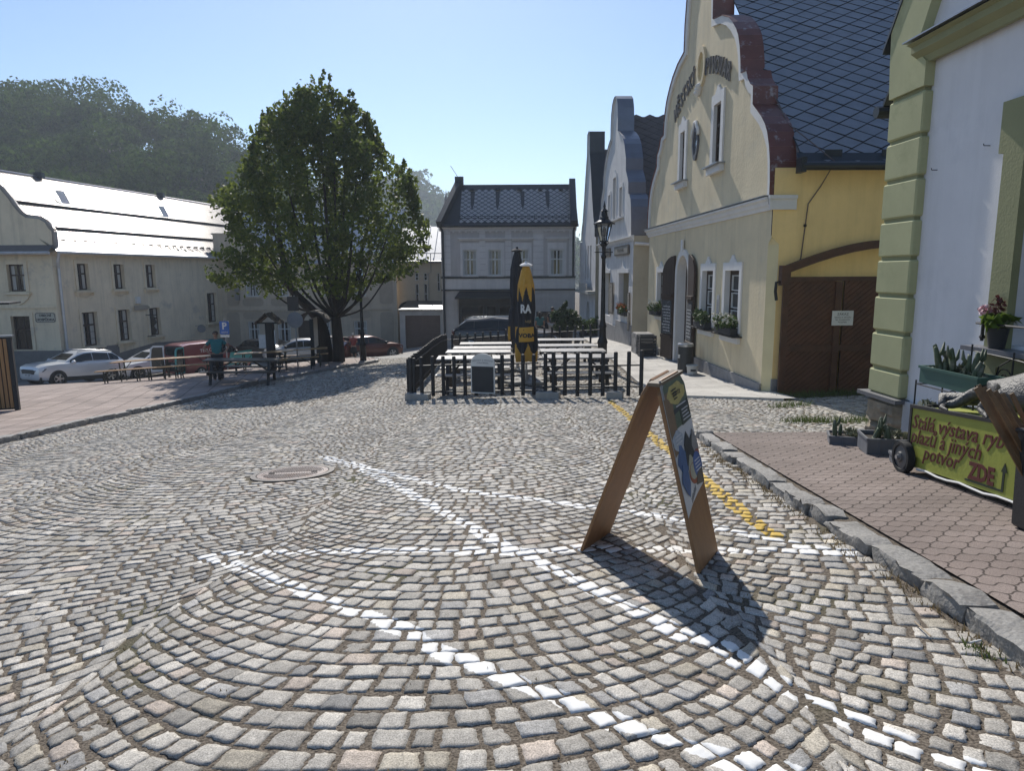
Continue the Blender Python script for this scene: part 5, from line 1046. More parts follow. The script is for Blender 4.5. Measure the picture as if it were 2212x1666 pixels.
# ------------------------------------------------------------------ square tree (two stems, one crown)
BARK=mat('dark_bark',(.035,.028,.022),.95,var=.4,vs=4,bump=.8,bs=14,stretch=(3,3,.6))
TLEAF=leaf_mat('tree_leaf',(.04,.072,.015),(.17,.20,.035),.55)
def tree():
    r=np.random.default_rng(11);base=S(733,31.0);TY=31.0
    t=thing('tree','tall leafy tree with upright shoots and two dark stems beside the cobbled road','tree',tuple(base))
    # crown outline measured from the photo: height -> left / right edge
    ol=[(632,540,780),(612,470,830),(600,448,880),(575,470,905),(560,462,912),(520,478,916),(480,500,915),(455,470,893),(435,446,905),(418,470,890),(400,500,888),(380,515,882),(362,528,872),(350,528,832),(330,540,822),(300,552,808),(275,556,800),(250,575,790),(235,592,772),(215,615,745),(200,628,722),(188,642,712),(175,655,690),(160,665,680)]
    zs=[P(700,y,TY).z for y,_,_ in ol];xl=[P(a,y,TY).x for y,a,_ in ol];xr=[P(c,y,TY).x for y,_,c in ol]
    o=np.argsort(zs);zs=np.array(zs)[o];xl=np.array(xl)[o];xr=np.array(xr)[o]
    b=MB();st=[];cx=base.x
    def limb(p0,pts,r0,r1,n=8):
        P_=[Vector(p0)]+[Vector(q) for q in pts];out=[];k=14
        for i in range(k+1):
            f=i/k*(len(P_)-1);j=min(int(f),len(P_)-2);u=f-j
            a=P_[max(j-1,0)];q0=P_[j];q1=P_[j+1];d=P_[min(j+2,len(P_)-1)]
            out.append(.5*((2*q0)+(q1-a)*u+(2*a-5*q0+4*q1-d)*u*u+(-a+3*q0-3*q1+d)*u**3))
        b.tube(out,[r0+(r1-r0)*i/k for i in range(k+1)],n);return out
    z=base.z
    tr=limb(base+Vector((0,0,-.2)),[(cx,TY,z+.9),(cx-.05,TY,z+2.1)],.30,.21,12);fork=Vector((cx-.05,TY,z+2.05))
    b2p=P(702,785,30.9);b2=Vector((b2p.x,31.15,h1(b2p.x,31.15)-.2));t2=P(668,640,31.1);
    limb(b2,[(b2.x-.02,31.1,z+1.0),(t2.x+.35,31.1,z+2.0),tuple(P(652,650,31.1)),tuple(P(626,618,31.2)),tuple(P(610,560,31.3)),tuple(P(600,480,31.4))],.33,.07,12)
    limb(P(640,640,31.1),[tuple(P(600,598,30.9)),tuple(P(545,585,30.6)),tuple(P(500,590,30.5))],.11,.03)
    tips=[]
    for px,py,dy,r0 in ((690,250,.2,.13),(655,330,1.2,.10),(720,290,-1.0,.11),(745,330,.8,.10),(770,380,-.5,.10),(800,450,1.4,.09),(850,470,-.8,.08),(800,560,.2,.08),(840,590,.9,.05),(620,400,-1.2,.09),(570,450,.7,.08),(560,520,-.9,.07),(520,560,1.0,.06),(690,420,2.6,.09),(700,430,-2.6,.09),(640,520,2.2,.07),(760,520,2.8,.07),(760,540,-2.6,.07)):
        q=P(px,py,TY+dy);m1=fork.lerp(q,.35)+Vector(((q.x-fork.x)*.18,dy*.15,-.25));limb(fork,[tuple(m1),tuple(q)],r0,.025,7);tips.append((fork,m1,q))
    b.build('trunk',BARK,t,smooth=True)
    # shoots filling the crown, each a run of leaves
    C_=[];tw=MB();n=0
    while n<500:
        zz=r.uniform(zs[0]-.1,zs[-1]-1.0);a=np.interp(zz,zs,xl);c=np.interp(zz,zs,xr);hw=(c-a)/2;cxx=(a+c)/2
        th=r.uniform(0,2*math.pi);rr_=math.sqrt(r.uniform(.05,1))
        x=cxx+hw*.93*rr_*math.cos(th);y=TY+min(hw,4.4)*.9*rr_*math.sin(th)
        f=(zz-zs[0])/(zs[-1]-zs[0])
        L=r.uniform(.8,2.0)*(1.0 if f>.45 else .75)
        d=np.array([(x-cxx)/4.5*(1-f)*1.0+r.normal(0,.14),(y-TY)/4.5*(1-f)+r.normal(0,.14),(.9 if f>.25 else .25)+r.normal(0,.15)]);d/=np.linalg.norm(d)
        tipz=zz+d[2]*L;tx=x+d[0]*L
        if tipz>zs[-1]: L*=max(.2,(zs[-1]-zz)/(tipz-zz)*r.uniform(.7,1.0));tipz=zz+d[2]*L;tx=x+d[0]*L
        lim=np.interp(min(tipz,zs[-1]),zs,xr)+.25;lil=np.interp(min(tipz,zs[-1]),zs,xl)-.25
        if tx>lim or tx<lil: 
            if r.random()<.8: continue
        n+=1
        k=int(80*L/1.2);s=r.uniform(0,1,k)**.9;wd=.27*(1-s*.8)+.025
        pos=np.array([x,y,zz])+s[:,None]*L*d+r.normal(0,1,(k,3))*wd[:,None]*np.array([1,1,.8]);C_.append(pos)
        if False: tw.tube([(x,y,zz),(x+d[0]*L*.9,y+d[1]*L*.9,zz+d[2]*L*.9)],[.018,.006],4,cap=False)
    pos=np.concatenate(C_);jt=r.normal(0,.06,len(pos))+(vnoise(pos[:,2]*1.25+40,np.sign(pos[:,0]-cx)*7+pos[:,1]*.8,51)-.62)*1.7;pk=np.maximum(1,TY/pos[:,1]);PX_=pos[:,0]*pk;PZ_=1.5+(pos[:,2]-1.5)*pk;fz=np.clip(PZ_,zs[0],zs[-1]);hw_=(np.interp(fz,zs,xr)-np.interp(fz,zs,xl))/2
    kp=(PX_>np.interp(fz,zs,xl)-.05+jt)&(PX_<np.interp(fz,zs,xr)+.05+jt)&(np.abs(pos[:,1]-TY)<hw_*1.08+.1)&(PZ_<zs[-1]+.15+jt)&(pos[:,2]>zs[0]-.35);pos=pos[kp]
    ex=[]
    for q in range(150):
        f=r.uniform(.25,.90);z_=zs[0]+(zs[-1]-zs[0])*f;a=np.interp(z_,zs,xl);c=np.interp(z_,zs,xr);sd=r.choice([-1,1,0]);yy=TY+abs(r.normal(0,.8))*(c-a)*.2
        x_=(a+.25 if sd<0 else (c-.25 if sd>0 else r.uniform(a,c)))+r.normal(0,.15);L_=r.uniform(.7,1.5)*(.7+.5*f);d_=np.array([(sd*.15+r.normal(0,.10))*(1.3-f),r.normal(0,.12),.95 if f>.25 else r.uniform(.0,.5)]);d_/=np.linalg.norm(d_)
        k=int(46*L_);s=r.uniform(0,1,k);w_=(.16*(1-s)+.03);ex.append(np.array([x_,yy,z_-.25])+s[:,None]*L_*d_+r.normal(0,1,(k,3))*w_[:,None])
    for q in range(70):
        f=r.uniform(.3,.97);z_=zs[0]+(zs[-1]-zs[0])*f;a=np.interp(z_,zs,xl);c=np.interp(z_,zs,xr);sd=r.choice([-1,1]);x_=(a+.1 if sd<0 else c-.1)
        L_=r.uniform(.45,.95);d_=np.array([sd*r.uniform(-.05,.22),r.normal(0,.08),1.]);d_/=np.linalg.norm(d_);k=int(44*L_);s=r.uniform(0,1,k);sp_=np.array([x_,TY+abs(r.normal(0,.5)),z_-.3])+s[:,None]*L_*d_+r.normal(0,1,(k,3))*(.10*(1-s)+.02)[:,None];C_.append(sp_[sp_[:,2]<zs[-1]+.25])
    n0_=sum(len(c_) for c_ in C_[-70:]);spk=np.concatenate(C_[-70:])
    ex=np.concatenate(ex);fe=np.clip(ex[:,2],zs[0],zs[-1]);ex=ex[(ex[:,2]<zs[-1]+.1)&(ex[:,0]>np.interp(fe,zs,xl)-.2)&(ex[:,0]<np.interp(fe,zs,xr)+.2)];pos=np.concatenate([pos,ex,spk])
    lb=leaves(len(pos),lambda r_,k:pos,.115,seed=4,asp=1.5);lb.build('crown',TLEAF,t,recalc=False);pass
tree()
# ------------------------------------------------------------------ cast iron street lamps
LAMPM=mat('lamp_black',(.018,.018,.02),.4,.4);LGL=mat('lamp_glass',(.75,.78,.8),.05,trans=.9,var=.02)
def lamp(label,x,y,hgt=4.9):
    z0=h1(x,y);t=thing('street_lamp',label,'street lamp',(x,y,z0),'cast iron street lamps');c=Vector((x,y,z0))
    b=MB();b.lathe(c,[(.20,-.1),(.20,.06),(.15,.10),(.145,.75),(.165,.80),(.15,.86),(.11,.95),(.10,1.25),(.125,1.3),(.10,1.36),(.075,1.5),(.062,2.6),(.055,3.35),(.08,3.38),(.08,3.44),(.055,3.48),(.06,3.72),(.10,3.76),(.10,3.80),(.05,3.86)],14);b.tube([c+Vector((-.28,0,3.55)),c+Vector((.28,0,3.55))],.014,6);b.build('post',LAMPM,t,smooth=50)
    lz=3.86;b=MB()
    for k in range(6):
        a=2*math.pi*k/6;r0,r1=.115,.235;d=Vector((math.cos(a),math.sin(a),0));b.beam(c+d*r0+Vector((0,0,lz+.02)),c+d*r1+Vector((0,0,lz+.52)),.022)
        b.tube([c+d*.06+Vector((0,0,lz-.14)),c+d*.13+Vector((0,0,lz-.05)),c+d*.12+Vector((0,0,lz+.02))],.012,4)
        b.lathe(c+d*.30+Vector((0,0,lz+.53)),[(.0,-.03),(.028,0),(.0,.04)],6)
    b.lathe(c,[(.10,lz-.01),(.135,lz+.0),(.135,lz+.03),(.10,lz+.035)],6);fr=b.build('lantern_frame',LAMPM,t)
    b=MB();b.lathe(c,[(.11,lz+.03),(.228,lz+.52)],6,cap=False);b.build('lantern_glass',LGL,fr,recalc=False)
    b=MB();b.lathe(c,[(.24,lz+.52),(.315,lz+.525),(.30,lz+.56),(.20,lz+.61),(.13,lz+.68),(.13,lz+.73),(.105,lz+.75),(.09,lz+.88),(.12,lz+.90),(.05,lz+.97),(.03,lz+1.0),(.045,lz+1.04),(.03,lz+1.08),(.008,lz+1.2)],18);b.build('lantern_cap',LAMPM,t,smooth=45)
    b=MB();b.lathe(c,[(.03,lz+.03),(.03,lz+.15),(.06,lz+.22),(.06,lz+.4),(.02,lz+.45)],8);b.build('burner',LAMPM,fr)
    k=hgt/5.05;t.scale=(k,k,k);return t
_l=P(1302,700,20.8);lamp('black street lamp on the terrace edge in front of the pale gabled house',_l.x,20.8)
_l=P(785,782,31.5);lamp('black street lamp beside the tree trunk with its lantern in the leaves',_l.x,31.5,4.95)
# ------------------------------------------------------------------ beer garden: picket fences
FBLK=mat('black_stained_wood',(.017,.016,.017),.65,var=.3,vs=8,bump=.2,bs=40,stretch=(1,1,.2))
def pickets(name,label,line,spc,hgt,rails,sect,rd=.045,feet=(0,),group=None,skip=None,lift=.05):
    p0=Vector((*line[0],0));p1=Vector((*line[1],0));d=(p1-p0);L=d.length;d.normalize()
    t=thing(name,label,'fence',(p0.x,p0.y,h1(p0.x,p0.y)),group)
    xs=spc if hasattr(spc,'__len__') else [spc*(i+.3) for i in range(int(L/spc))]
    for s in xs:
        p=p0+d*s;z=h1(p.x,p.y)+lift+random.uniform(-.012,.012);hh=hgt+random.uniform(-.015,.015);b=MB();b.lathe((p.x,p.y,z),[(rd,0),(rd,hh-.03),(rd*.75,hh-.005),(.0,hh)],8);b.build('picket',FBLK,t,smooth=40)
    for a,c,zr in rails:
        b=MB();q=p0+d*a;e=p0+d*c;nn=Vector((d.y,-d.x,0))*.055;k=4
        for i in range(k):
            u=q.lerp(e,i/k)-nn*0;v=q.lerp(e,(i+1)/k);b.beam(u+Vector((0,0,h1(u.x,u.y)+zr)),v+Vector((0,0,h1(v.x,v.y)+zr)),.03,.085,up=(d.y,-d.x,0))
        b.build('rail',FBLK,t)
    return t
fa=G(885,862);fc=G(1412,858);fl=(fc.xy-fa.xy).length;fd=(fc.xy-fa.xy).normalized()
def fpos(cx):
    px=866.1+.246*cx;r=ray(px,845)      # where the column crosses the fence line
    # solve o + d*s on ray x=r.x*y
    s=(r.x*fa.y-fa.x)/(fd.x-r.x*fd.y);return s
SL=[fpos(c) for c in (90,122,185,283,375,470,565,662,790,890,980,1072,1167)];SR=[fpos(c) for c in (1260,1330,1430,1540,1650,1760,1870,1985,2095)]
pickets('picket_fence','front left black picket fence carrying the arched menu board',((fa.x,fa.y),(fc.x,fc.y)),SL,.95,[(SL[0],SL[-1]+.1,.80),(SL[0],SL[-1]+.1,.16)],0,lift=.06)
pickets('picket_fence','front right black picket fence ending beside the terrace',((fa.x+.02,fa.y-.06),(fc.x+.02,fc.y-.06)),SR,1.0,[(SR[0]-.25,SR[-1],.72),(SR[0]-.25,SR[-1],.25)],0,lift=.04)
ba=P(966,735,27.0)
pickets('picket_fence','black picket fence along the left side of the beer garden',((fa.x-.05,fa.y+.1),(ba.x,27.0)),.235,.95,[(0,10.4,.80),(0,10.4,.2)],0,rd=.035)
pickets('picket_fence','black picket fence along the back, before the dark parked car',((ba.x+.1,27.05),(3.35,27.05)),.30,.95,[(0,5.9,.78),(0,5.9,.25)],0,rd=.04)
for s in (.12,):
    pass
CONC=mat('concrete_block',(.33,.32,.30),.95,var=.2,vs=6,bump=.5,bs=40)
for c0,c1,lab in ((55,258,'concrete foot at the left end of the black front fence'),(1190,1390,'concrete block under the middle of the black front fence'),(1800,1942,'short concrete block under the front fence beside the terrace')):
    s0,s1=fpos(c0),fpos(c1);p=fa.xy+fd*((s0+s1)/2);z=h1(p.x,p.y-.12);b=MB();w_=(s1-s0)/2
    ang=math.atan2(fd.y,fd.x);b.box((p.x,p.y-.16,z+.07),(s1-s0,.20,.17),rz=ang)
    t=b.build('concrete_block',CONC,bevel=.012);tag(t,lab,'concrete block','concrete feet of the front fence')
    for k in range(3 if s1-s0>.9 else 2):
        m=MB();q=Vector((p.x,p.y-.16,0))+Vector((fd.x,fd.y,0))*((k-.5*(2 if s1-s0>.9 else 1))*.32);m.lathe((q.x,q.y,z+.151),[(.06,0),(.06,.008)],12);m.build('socket',mat('socket_dark',(.05,.05,.05),.9),t)
# arched chalk board hung on the fence
mp_=fpos(725);q_=fa.xy+fd*mp_;zb=h1(q_.x,q_.y)
FM=Frame((q_.x,q_.y-.075),(fd.x,fd.y),(fd.y,-fd.x))
mbt=thing('menu_board','white arched menu board with empty black slate hung on the black picket fence','menu board',(q_.x,q_.y-.08,zb+.1))
hw=.29
b=MB();arch=[(-hw,zb+.12),(hw,zb+.12),(hw,zb+.83)]+[(hw*math.cos(a),zb+.83+.23*math.sin(a)) for a in [math.pi*i/14 for i in range(1,14)]]+[(-hw,zb+.83)]
b.prism(arch,lambda u,z,n:FM(u,z,n),0,.035);b.build('board',FRAMEW,mbt)
b=MB();b.fbox(FM,-hw+.025,hw-.025,zb+.15,zb+.755,.036,.04);b.build('slate',mat('slate_black',(.022,.024,.028),.6,var=.3,vs=4),mbt)
for s,z,h in (('M\u011aSTSK\u00dd \u2042 PIVOVAR',.90,.046),('\u0160TRAMBERK',.84,.046)): text(s,h,mbt,mat('grey_print2',(.22,.22,.24),.8),lambda x,y,d,z=z:FM(x,zb+z+y-.06*(x/hw)**2*.5,.0355+d),sx=1.15)
# ------------------------------------------------------------------ picnic tables
PTOP=mat('weathered_grey_planks',(.30,.285,.27),.34,var=.25,vs=4,stretch=(.3,6,1),bump=.2,bs=20,spec=.55);PLEG=mat('dark_table_wood',(.035,.03,.027),.6,var=.3,vs=6)
def picnic(label,group,L=1.84,top=PTOP,leg=PLEG):
    t=thing('picnic_table',label,'picnic table',(0,0,0),group)
    b=MB()
    for k in range(5): b.box((0,-.3+.15*k,.76),(L,.142,.035))
    b.build('tabletop',top,t,bevel=.004)
    for s in (-1,1):
        b=MB()
        for k in range(2): b.box((0,s*(.60+.145*k),.44),(L,.138,.035))
        b.build('bench',top,t,bevel=.004)
    for s in (-1,1):
        x=s*(L/2-.28);b=MB();b.beam((x,-.30,.74),(x,-.62,0.0),.045,.09,up=(1,0,0));b.beam((x,.30,.74),(x,.62,0),.045,.09,up=(1,0,0));b.box((x+.046*s,0,.70),(.045,.74,.085));b.box((x+.046*s,0,.38),(.045,1.5,.085));b.build('leg_frame',leg,t)
        b=MB();b.beam((x*.95,0,.37),(x*.35,0,.72),.045,.07,up=(0,1,0));b.build('brace',leg,t)
    return t
proto=picnic('','picnic tables of the beer garden')
first=True
rows=[(944,1103,771.5,17.5),(962,1106,758.5,19.75),(979,1104,750.5,22.2),(994,1105,744,24.8)]
rowsR=[(1171,1330,769,17.4),(1166,1307,756,19.7),(1162,1288,745.5,22.1),(1158,1258,734.5,24.9)]
nm=['first','second','third','fourth']
for side,rs in (('left',rows),('right',rowsR)):
    for i,(a,c,y,Y) in enumerate(rs):
        o=proto if first else dup(proto);first=False
        p=P((a+c)/2,y,Y);zg=h1(p.x,Y);o.location=(p.x,Y,zg);o.scale=(1,1,max(.8,min(1.25,(p.z-zg)/.775)))
        o.rotation_euler.z=rad(random.uniform(-1.2,1.2))+math.atan2(h1(p.x+.9,Y)-h1(p.x-.9,Y),1.8)*0
        o['label']='grey picnic table %s of the umbrellas, %s row from the front fence'%(side,nm[i])
# ------------------------------------------------------------------ folded umbrellas
UBL=mat('umbrella_black',(.022,.023,.028),.85,var=.2,vs=5);UYE=mat('umbrella_yellow',(.50,.27,.04),.85,var=.12,vs=4);UWH=mat('umbrella_white',(.6,.6,.6),.8)
def umbrella(label,x,y,ztop,zbot,zg,rw,yel,rev=False):
    t=thing('folded_umbrella',label,'umbrella',(x,y,zg),'folded umbrellas of the beer garden')
    c=Vector((x,y,0));b=MB();b.tube([c+Vector((0,0,zg)),c+Vector((0,0,ztop+.02))],.028,8);b.build('pole',mat('pole_grey',(.5,.5,.5),.4,.5),t)
    b=MB()
    for k in range(4): b.box((x+.36*math.cos(k*math.pi/2+.6),y+.36*math.sin(k*math.pi/2+.6),zg+.06),(.48,.48,.07),rz=.6)
    b.tube([(x,y,zg),(x,y,zg+.35)],.045,8);b.build('base',CONC,t)
    H_=ztop-zbot;n=112;rows_=70;seed=hash(label)%7
    def rad_at(f):  # f from top
        return rw*np.interp(f,[0,.015,.06,.2,.45,.62,.66,.8,.94,1.0],[.12,.30,.46,.74,.80,.66,.88,1.0,1.02,.94])
    def fn(i,j):
        a=2*math.pi*i;f=j
        fold=1+.13*math.sin(8*a+1.5*f+seed)*min(1,f*3)+.07*math.sin(5*a+3+seed-4*f)*f+.04*math.sin(13*a+9*f)*f
        rr_=rad_at(f)*fold;zz=ztop-.05-(H_-.05)*f+.03*math.sin(8*a)*(f>.97)
        return (x+rr_*math.cos(a),y+rr_*math.sin(a),zz)
    b=MB();vs=[fn(i/n,j/rows_) for j in range(rows_+1) for i in range(n)]
    fs=[];ms=[]
    for j in range(rows_):
        for i in range(n):
            f=(j+.5)/rows_;a=(i+.5)/n
            fs.append((j*n+i,j*n+(i+1)%n,(j+1)*n+(i+1)%n,(j+1)*n+i));ms.append(1 if yel(f,a) else 0)
    k=len(b.v);b.v=vs;b.f=fs;b.m=ms;cn=b.build('canopy',[UBL,UYE],t,smooth=True)
    b=MB();b.lathe((x,y,ztop-.09),[(.15,0),(.17,.03),(.12,.07),(.04,.10),(.03,.14)],14);b.build('cap',UWH if not rev else UBL,t,smooth=40)
    return t,cn,rad_at,H_
ug=P(1137,820,18.3);zg=h1(ug.x,18.3);zt=P(1139,568,18.3).z;zb_=P(1139,781,18.3).z
def yl(f,a):
    s=math.sin(8*2*math.pi*a)
    return (f<.30+.07*math.cos(2*math.pi*a*6)) or (f>.80+.13*abs(math.sin(2*math.pi*a*2.5+.4)))
u1,cn,ra,H_=umbrella('folded black and yellow umbrella with white cap and lettering, the nearer of the pair',ug.x,18.3,zt,zb_,zg,.275,yl)
def on_cone(x,y,d): # facing the camera
    f=(zt-y)/H_;r_=float(ra(min(max(f,0),1)))*1.13+.01;a=-math.pi/2+x/r_;return Vector((ug.x+(r_+d)*math.cos(a),18.3+(r_+d)*math.sin(a),y))
b=MB();z0,z1=zt-.79*H_,zt-.645*H_;b.sheet(lambda i,j:on_cone(-.21+.42*i,z0+(z1-z0)*j+.02*i,.004),10,3);ban=b.build('yellow_band',UYE,cn,smooth=True)
text('VOBA',.145,ban,UBL,lambda x,y,d:on_cone(x+.01,(z0+z1)/2-.02+y,.008+d),sx=1.1,bold=.006)
text('NEJE',.09,cn,mat('dull_gold',(.33,.24,.12),.8),lambda x,y,d:on_cone(x+.05,zt-.585*H_+y,.006+d),sx=.95)
text('RA',.30,cn,UWH,lambda x,y,d:on_cone(x-.02,zt-.46*H_+y,.006+d),sx=.72,bold=.012)
ug2=P(1118,805,20.9);zt2=P(1119,537,20.9).z;zb2=P(1118,735,20.9).z
umbrella('folded black umbrella with yellow printed hem, taller and behind the yellow capped one',ug2.x,20.9,zt2,zb2,h1(ug2.x,20.9),.25,lambda f,a:f>.84 and math.sin(2*math.pi*a*4+1)>-.2,rev=True)
# ------------------------------------------------------------------ sandwich board in the foreground
SBW=mat('board_wood',(.25,.125,.05),.55,var=.22,vs=3,stretch=(6,6,.7),bump=.12,bs=30)
A0,A1=G(1508,1240),G(1548,1190);B0,B1=G(1255,1192),G(1315,1150)
wv=(A1-A0);wv.z=0;wv.normalize();mid=(A0+B0)/2
apn=P(1413,826,4.13);apf=apn+wv*.50;apf.z=apn.z+.02
sbt=thing('sandwich_board','wooden sandwich board with a torn poster on the painted cobbles','sandwich board',tuple((A0+B0)/2))
def panel(bn,bf,an,af,out,name):
    # board as a slab; lower edge bn-bf on the cobbles, upper edge an-af with cut corners
    up_=(an-bn);side=(bf-bn);nn=side.cross(up_).normalized();
    if nn.dot(out)<0: nn=-nn
    L=lambda s,t,n=0: bn.lerp(bf,s).lerp(an.lerp(af,s),t)+nn*n
    b=MB();o=[(0,0),(1,0),(1,.93),(.84,1),(.16,1),(0,.93)]
    b.prism(o,lambda s,t,n:L(s,t,n),-.011,.011);return b.build(name,SBW,sbt,bevel=.003),L,nn
out_r=Vector((wv.y,-wv.x,0))
eps=out_r*.012
pr_,LR,nr_=panel(A0,A1,apn+eps,apf+eps,out_r,'board')
pl_,LL,nl_=panel(B0,B1,apn-eps-out_r*.03,apf-eps-out_r*.03,-out_r,'board')
b=MB();b.beam(LR(.0,.985)-out_r*.02,LR(1,.985)-out_r*.02,.075,.022,up=(0,0,1));b.build('hinge_bar',mat('brown_strip',(.13,.10,.07),.6),sbt)
b=MB();b.beam(LR(.06,1.0,.013),LR(.06,.9,.013),.03,.006,up=tuple(nr_));b.build('hinge',TIN,sbt)
# poster on the right board
PB=mat('poster_paper',(.55,.55,.54),.45,var=.08,vs=6)
def sh(pts,m,name,parent,n,curl=0):
    b=MB();b.prism(pts,lambda s,t,nn:LR(s,t,n+nn),0,.0012);return b.build(name,m,parent)
po=sh([(.02,.285),(.30,.33),(.62,.36),(.985,.385),(.985,.925),(.84,.985),(.16,.985),(.02,.925)],PB,'poster',pr_,.012)
def pm(n,c): return mat('print_'+n,c,.45,var=.22,vs=20)
def ell(cx,cy,rx,ry,k=18,w=0): return [(cx+rx*math.cos(2*math.pi*i/k)*(1+w*math.sin(i*2.1)),cy+ry*math.sin(2*math.pi*i/k)*(1+w*math.cos(i*1.7))) for i in range(k)]
lay=[([(.03,.72),(.98,.74),(.98,.92),(.84,.98),(.16,.98),(.03,.92)],'dull_green',(.10,.13,.085)),([(.03,.60),(.30,.62),(.34,.93),(.03,.92)],'brown',(.20,.13,.075)),(ell(.55,.90,.36,.055,20,.1),'cream_yellow',(.46,.38,.13)),([(.32,.80),(.95,.82),(.95,.845),(.32,.825)],'ink',(.03,.035,.04)),
([(.55,.725),(.97,.735),(.97,.82),(.55,.81)],'dark_olive',(.05,.06,.045)),(ell(.25,.67,.22,.05,16,.1),'pale_blue_grey',(.38,.42,.46)),(ell(.28,.56,.2,.075,14,.2),'deep_blue',(.06,.12,.25)),([(.40,.52),(.92,.56),(.88,.67),(.70,.64),(.60,.69),(.44,.63)],'ink',(.03,.035,.04)),(ell(.88,.60,.12,.07,14,.2),'grey',(.25,.24,.23)),
(ell(.58,.50,.15,.06,14,.15),'pale_olive',(.36,.35,.26)),(ell(.60,.465,.19,.055,16),'brick_red',(.30,.09,.05)),(ell(.60,.475,.155,.042,16),'pale_olive',(.36,.35,.26)),(ell(.88,.55,.11,.02,12),'brick_red',(.3,.09,.05)),(ell(.82,.49,.19,.072,20),'round_blue',(.055,.115,.30)),(ell(.22,.46,.14,.075,14,.2),'deep_blue',(.06,.12,.25)),([(.62,.40),(.95,.385),(.97,.47),(.70,.45)],'shadow_brown',(.10,.085,.07))]
for i,(pts,n_,c) in enumerate(lay): sh(pts,pm(n_,c),'printed_shape',po,.0134+.00035*i)
b=MB();k=len(lay)
def barz(s0,s1,t0,h): b.prism([(s0,t0),(s1,t0+.002),(s1,t0+.002+h),(s0,t0+h)],lambda s,t,nn:LR(s,t,.0134+.00035*(k+1)+nn),0,.0008)
for i in range(4): barz(.70,.94,.525-.018*i-.01,.006)
for i in range(4): barz(.60,.60+random.uniform(.22,.33),.80-.018*i,.007)
barz(.42,.84,.83,.007)
for i in range(3): barz(.12,.38,.69-.018*i,.006)
b.build('printed_lines',mat('print_white',(.55,.55,.55),.5),po)
b=MB()
for i in range(4): barz(.34+.02*i,.55,.89-.016*i+.03,.006)
for i in range(8): b.prism([(.30+.035*i,.335+.006*i),(.315+.035*i,.336+.006*i),(.315+.035*i,.36+.006*i+.003*(i%3)),(.30+.035*i,.36+.006*i)],lambda s,t,nn:LR(s,t,.0134+nn),0,.0008)
b.build('printed_letters',INK,po)
text('inzerce',.055,po,INK,lambda x,y,d:LR(.55+x*1.9,.905+y*.9,.0134+.00035*(k+2)+d*.2),sx=1.0)
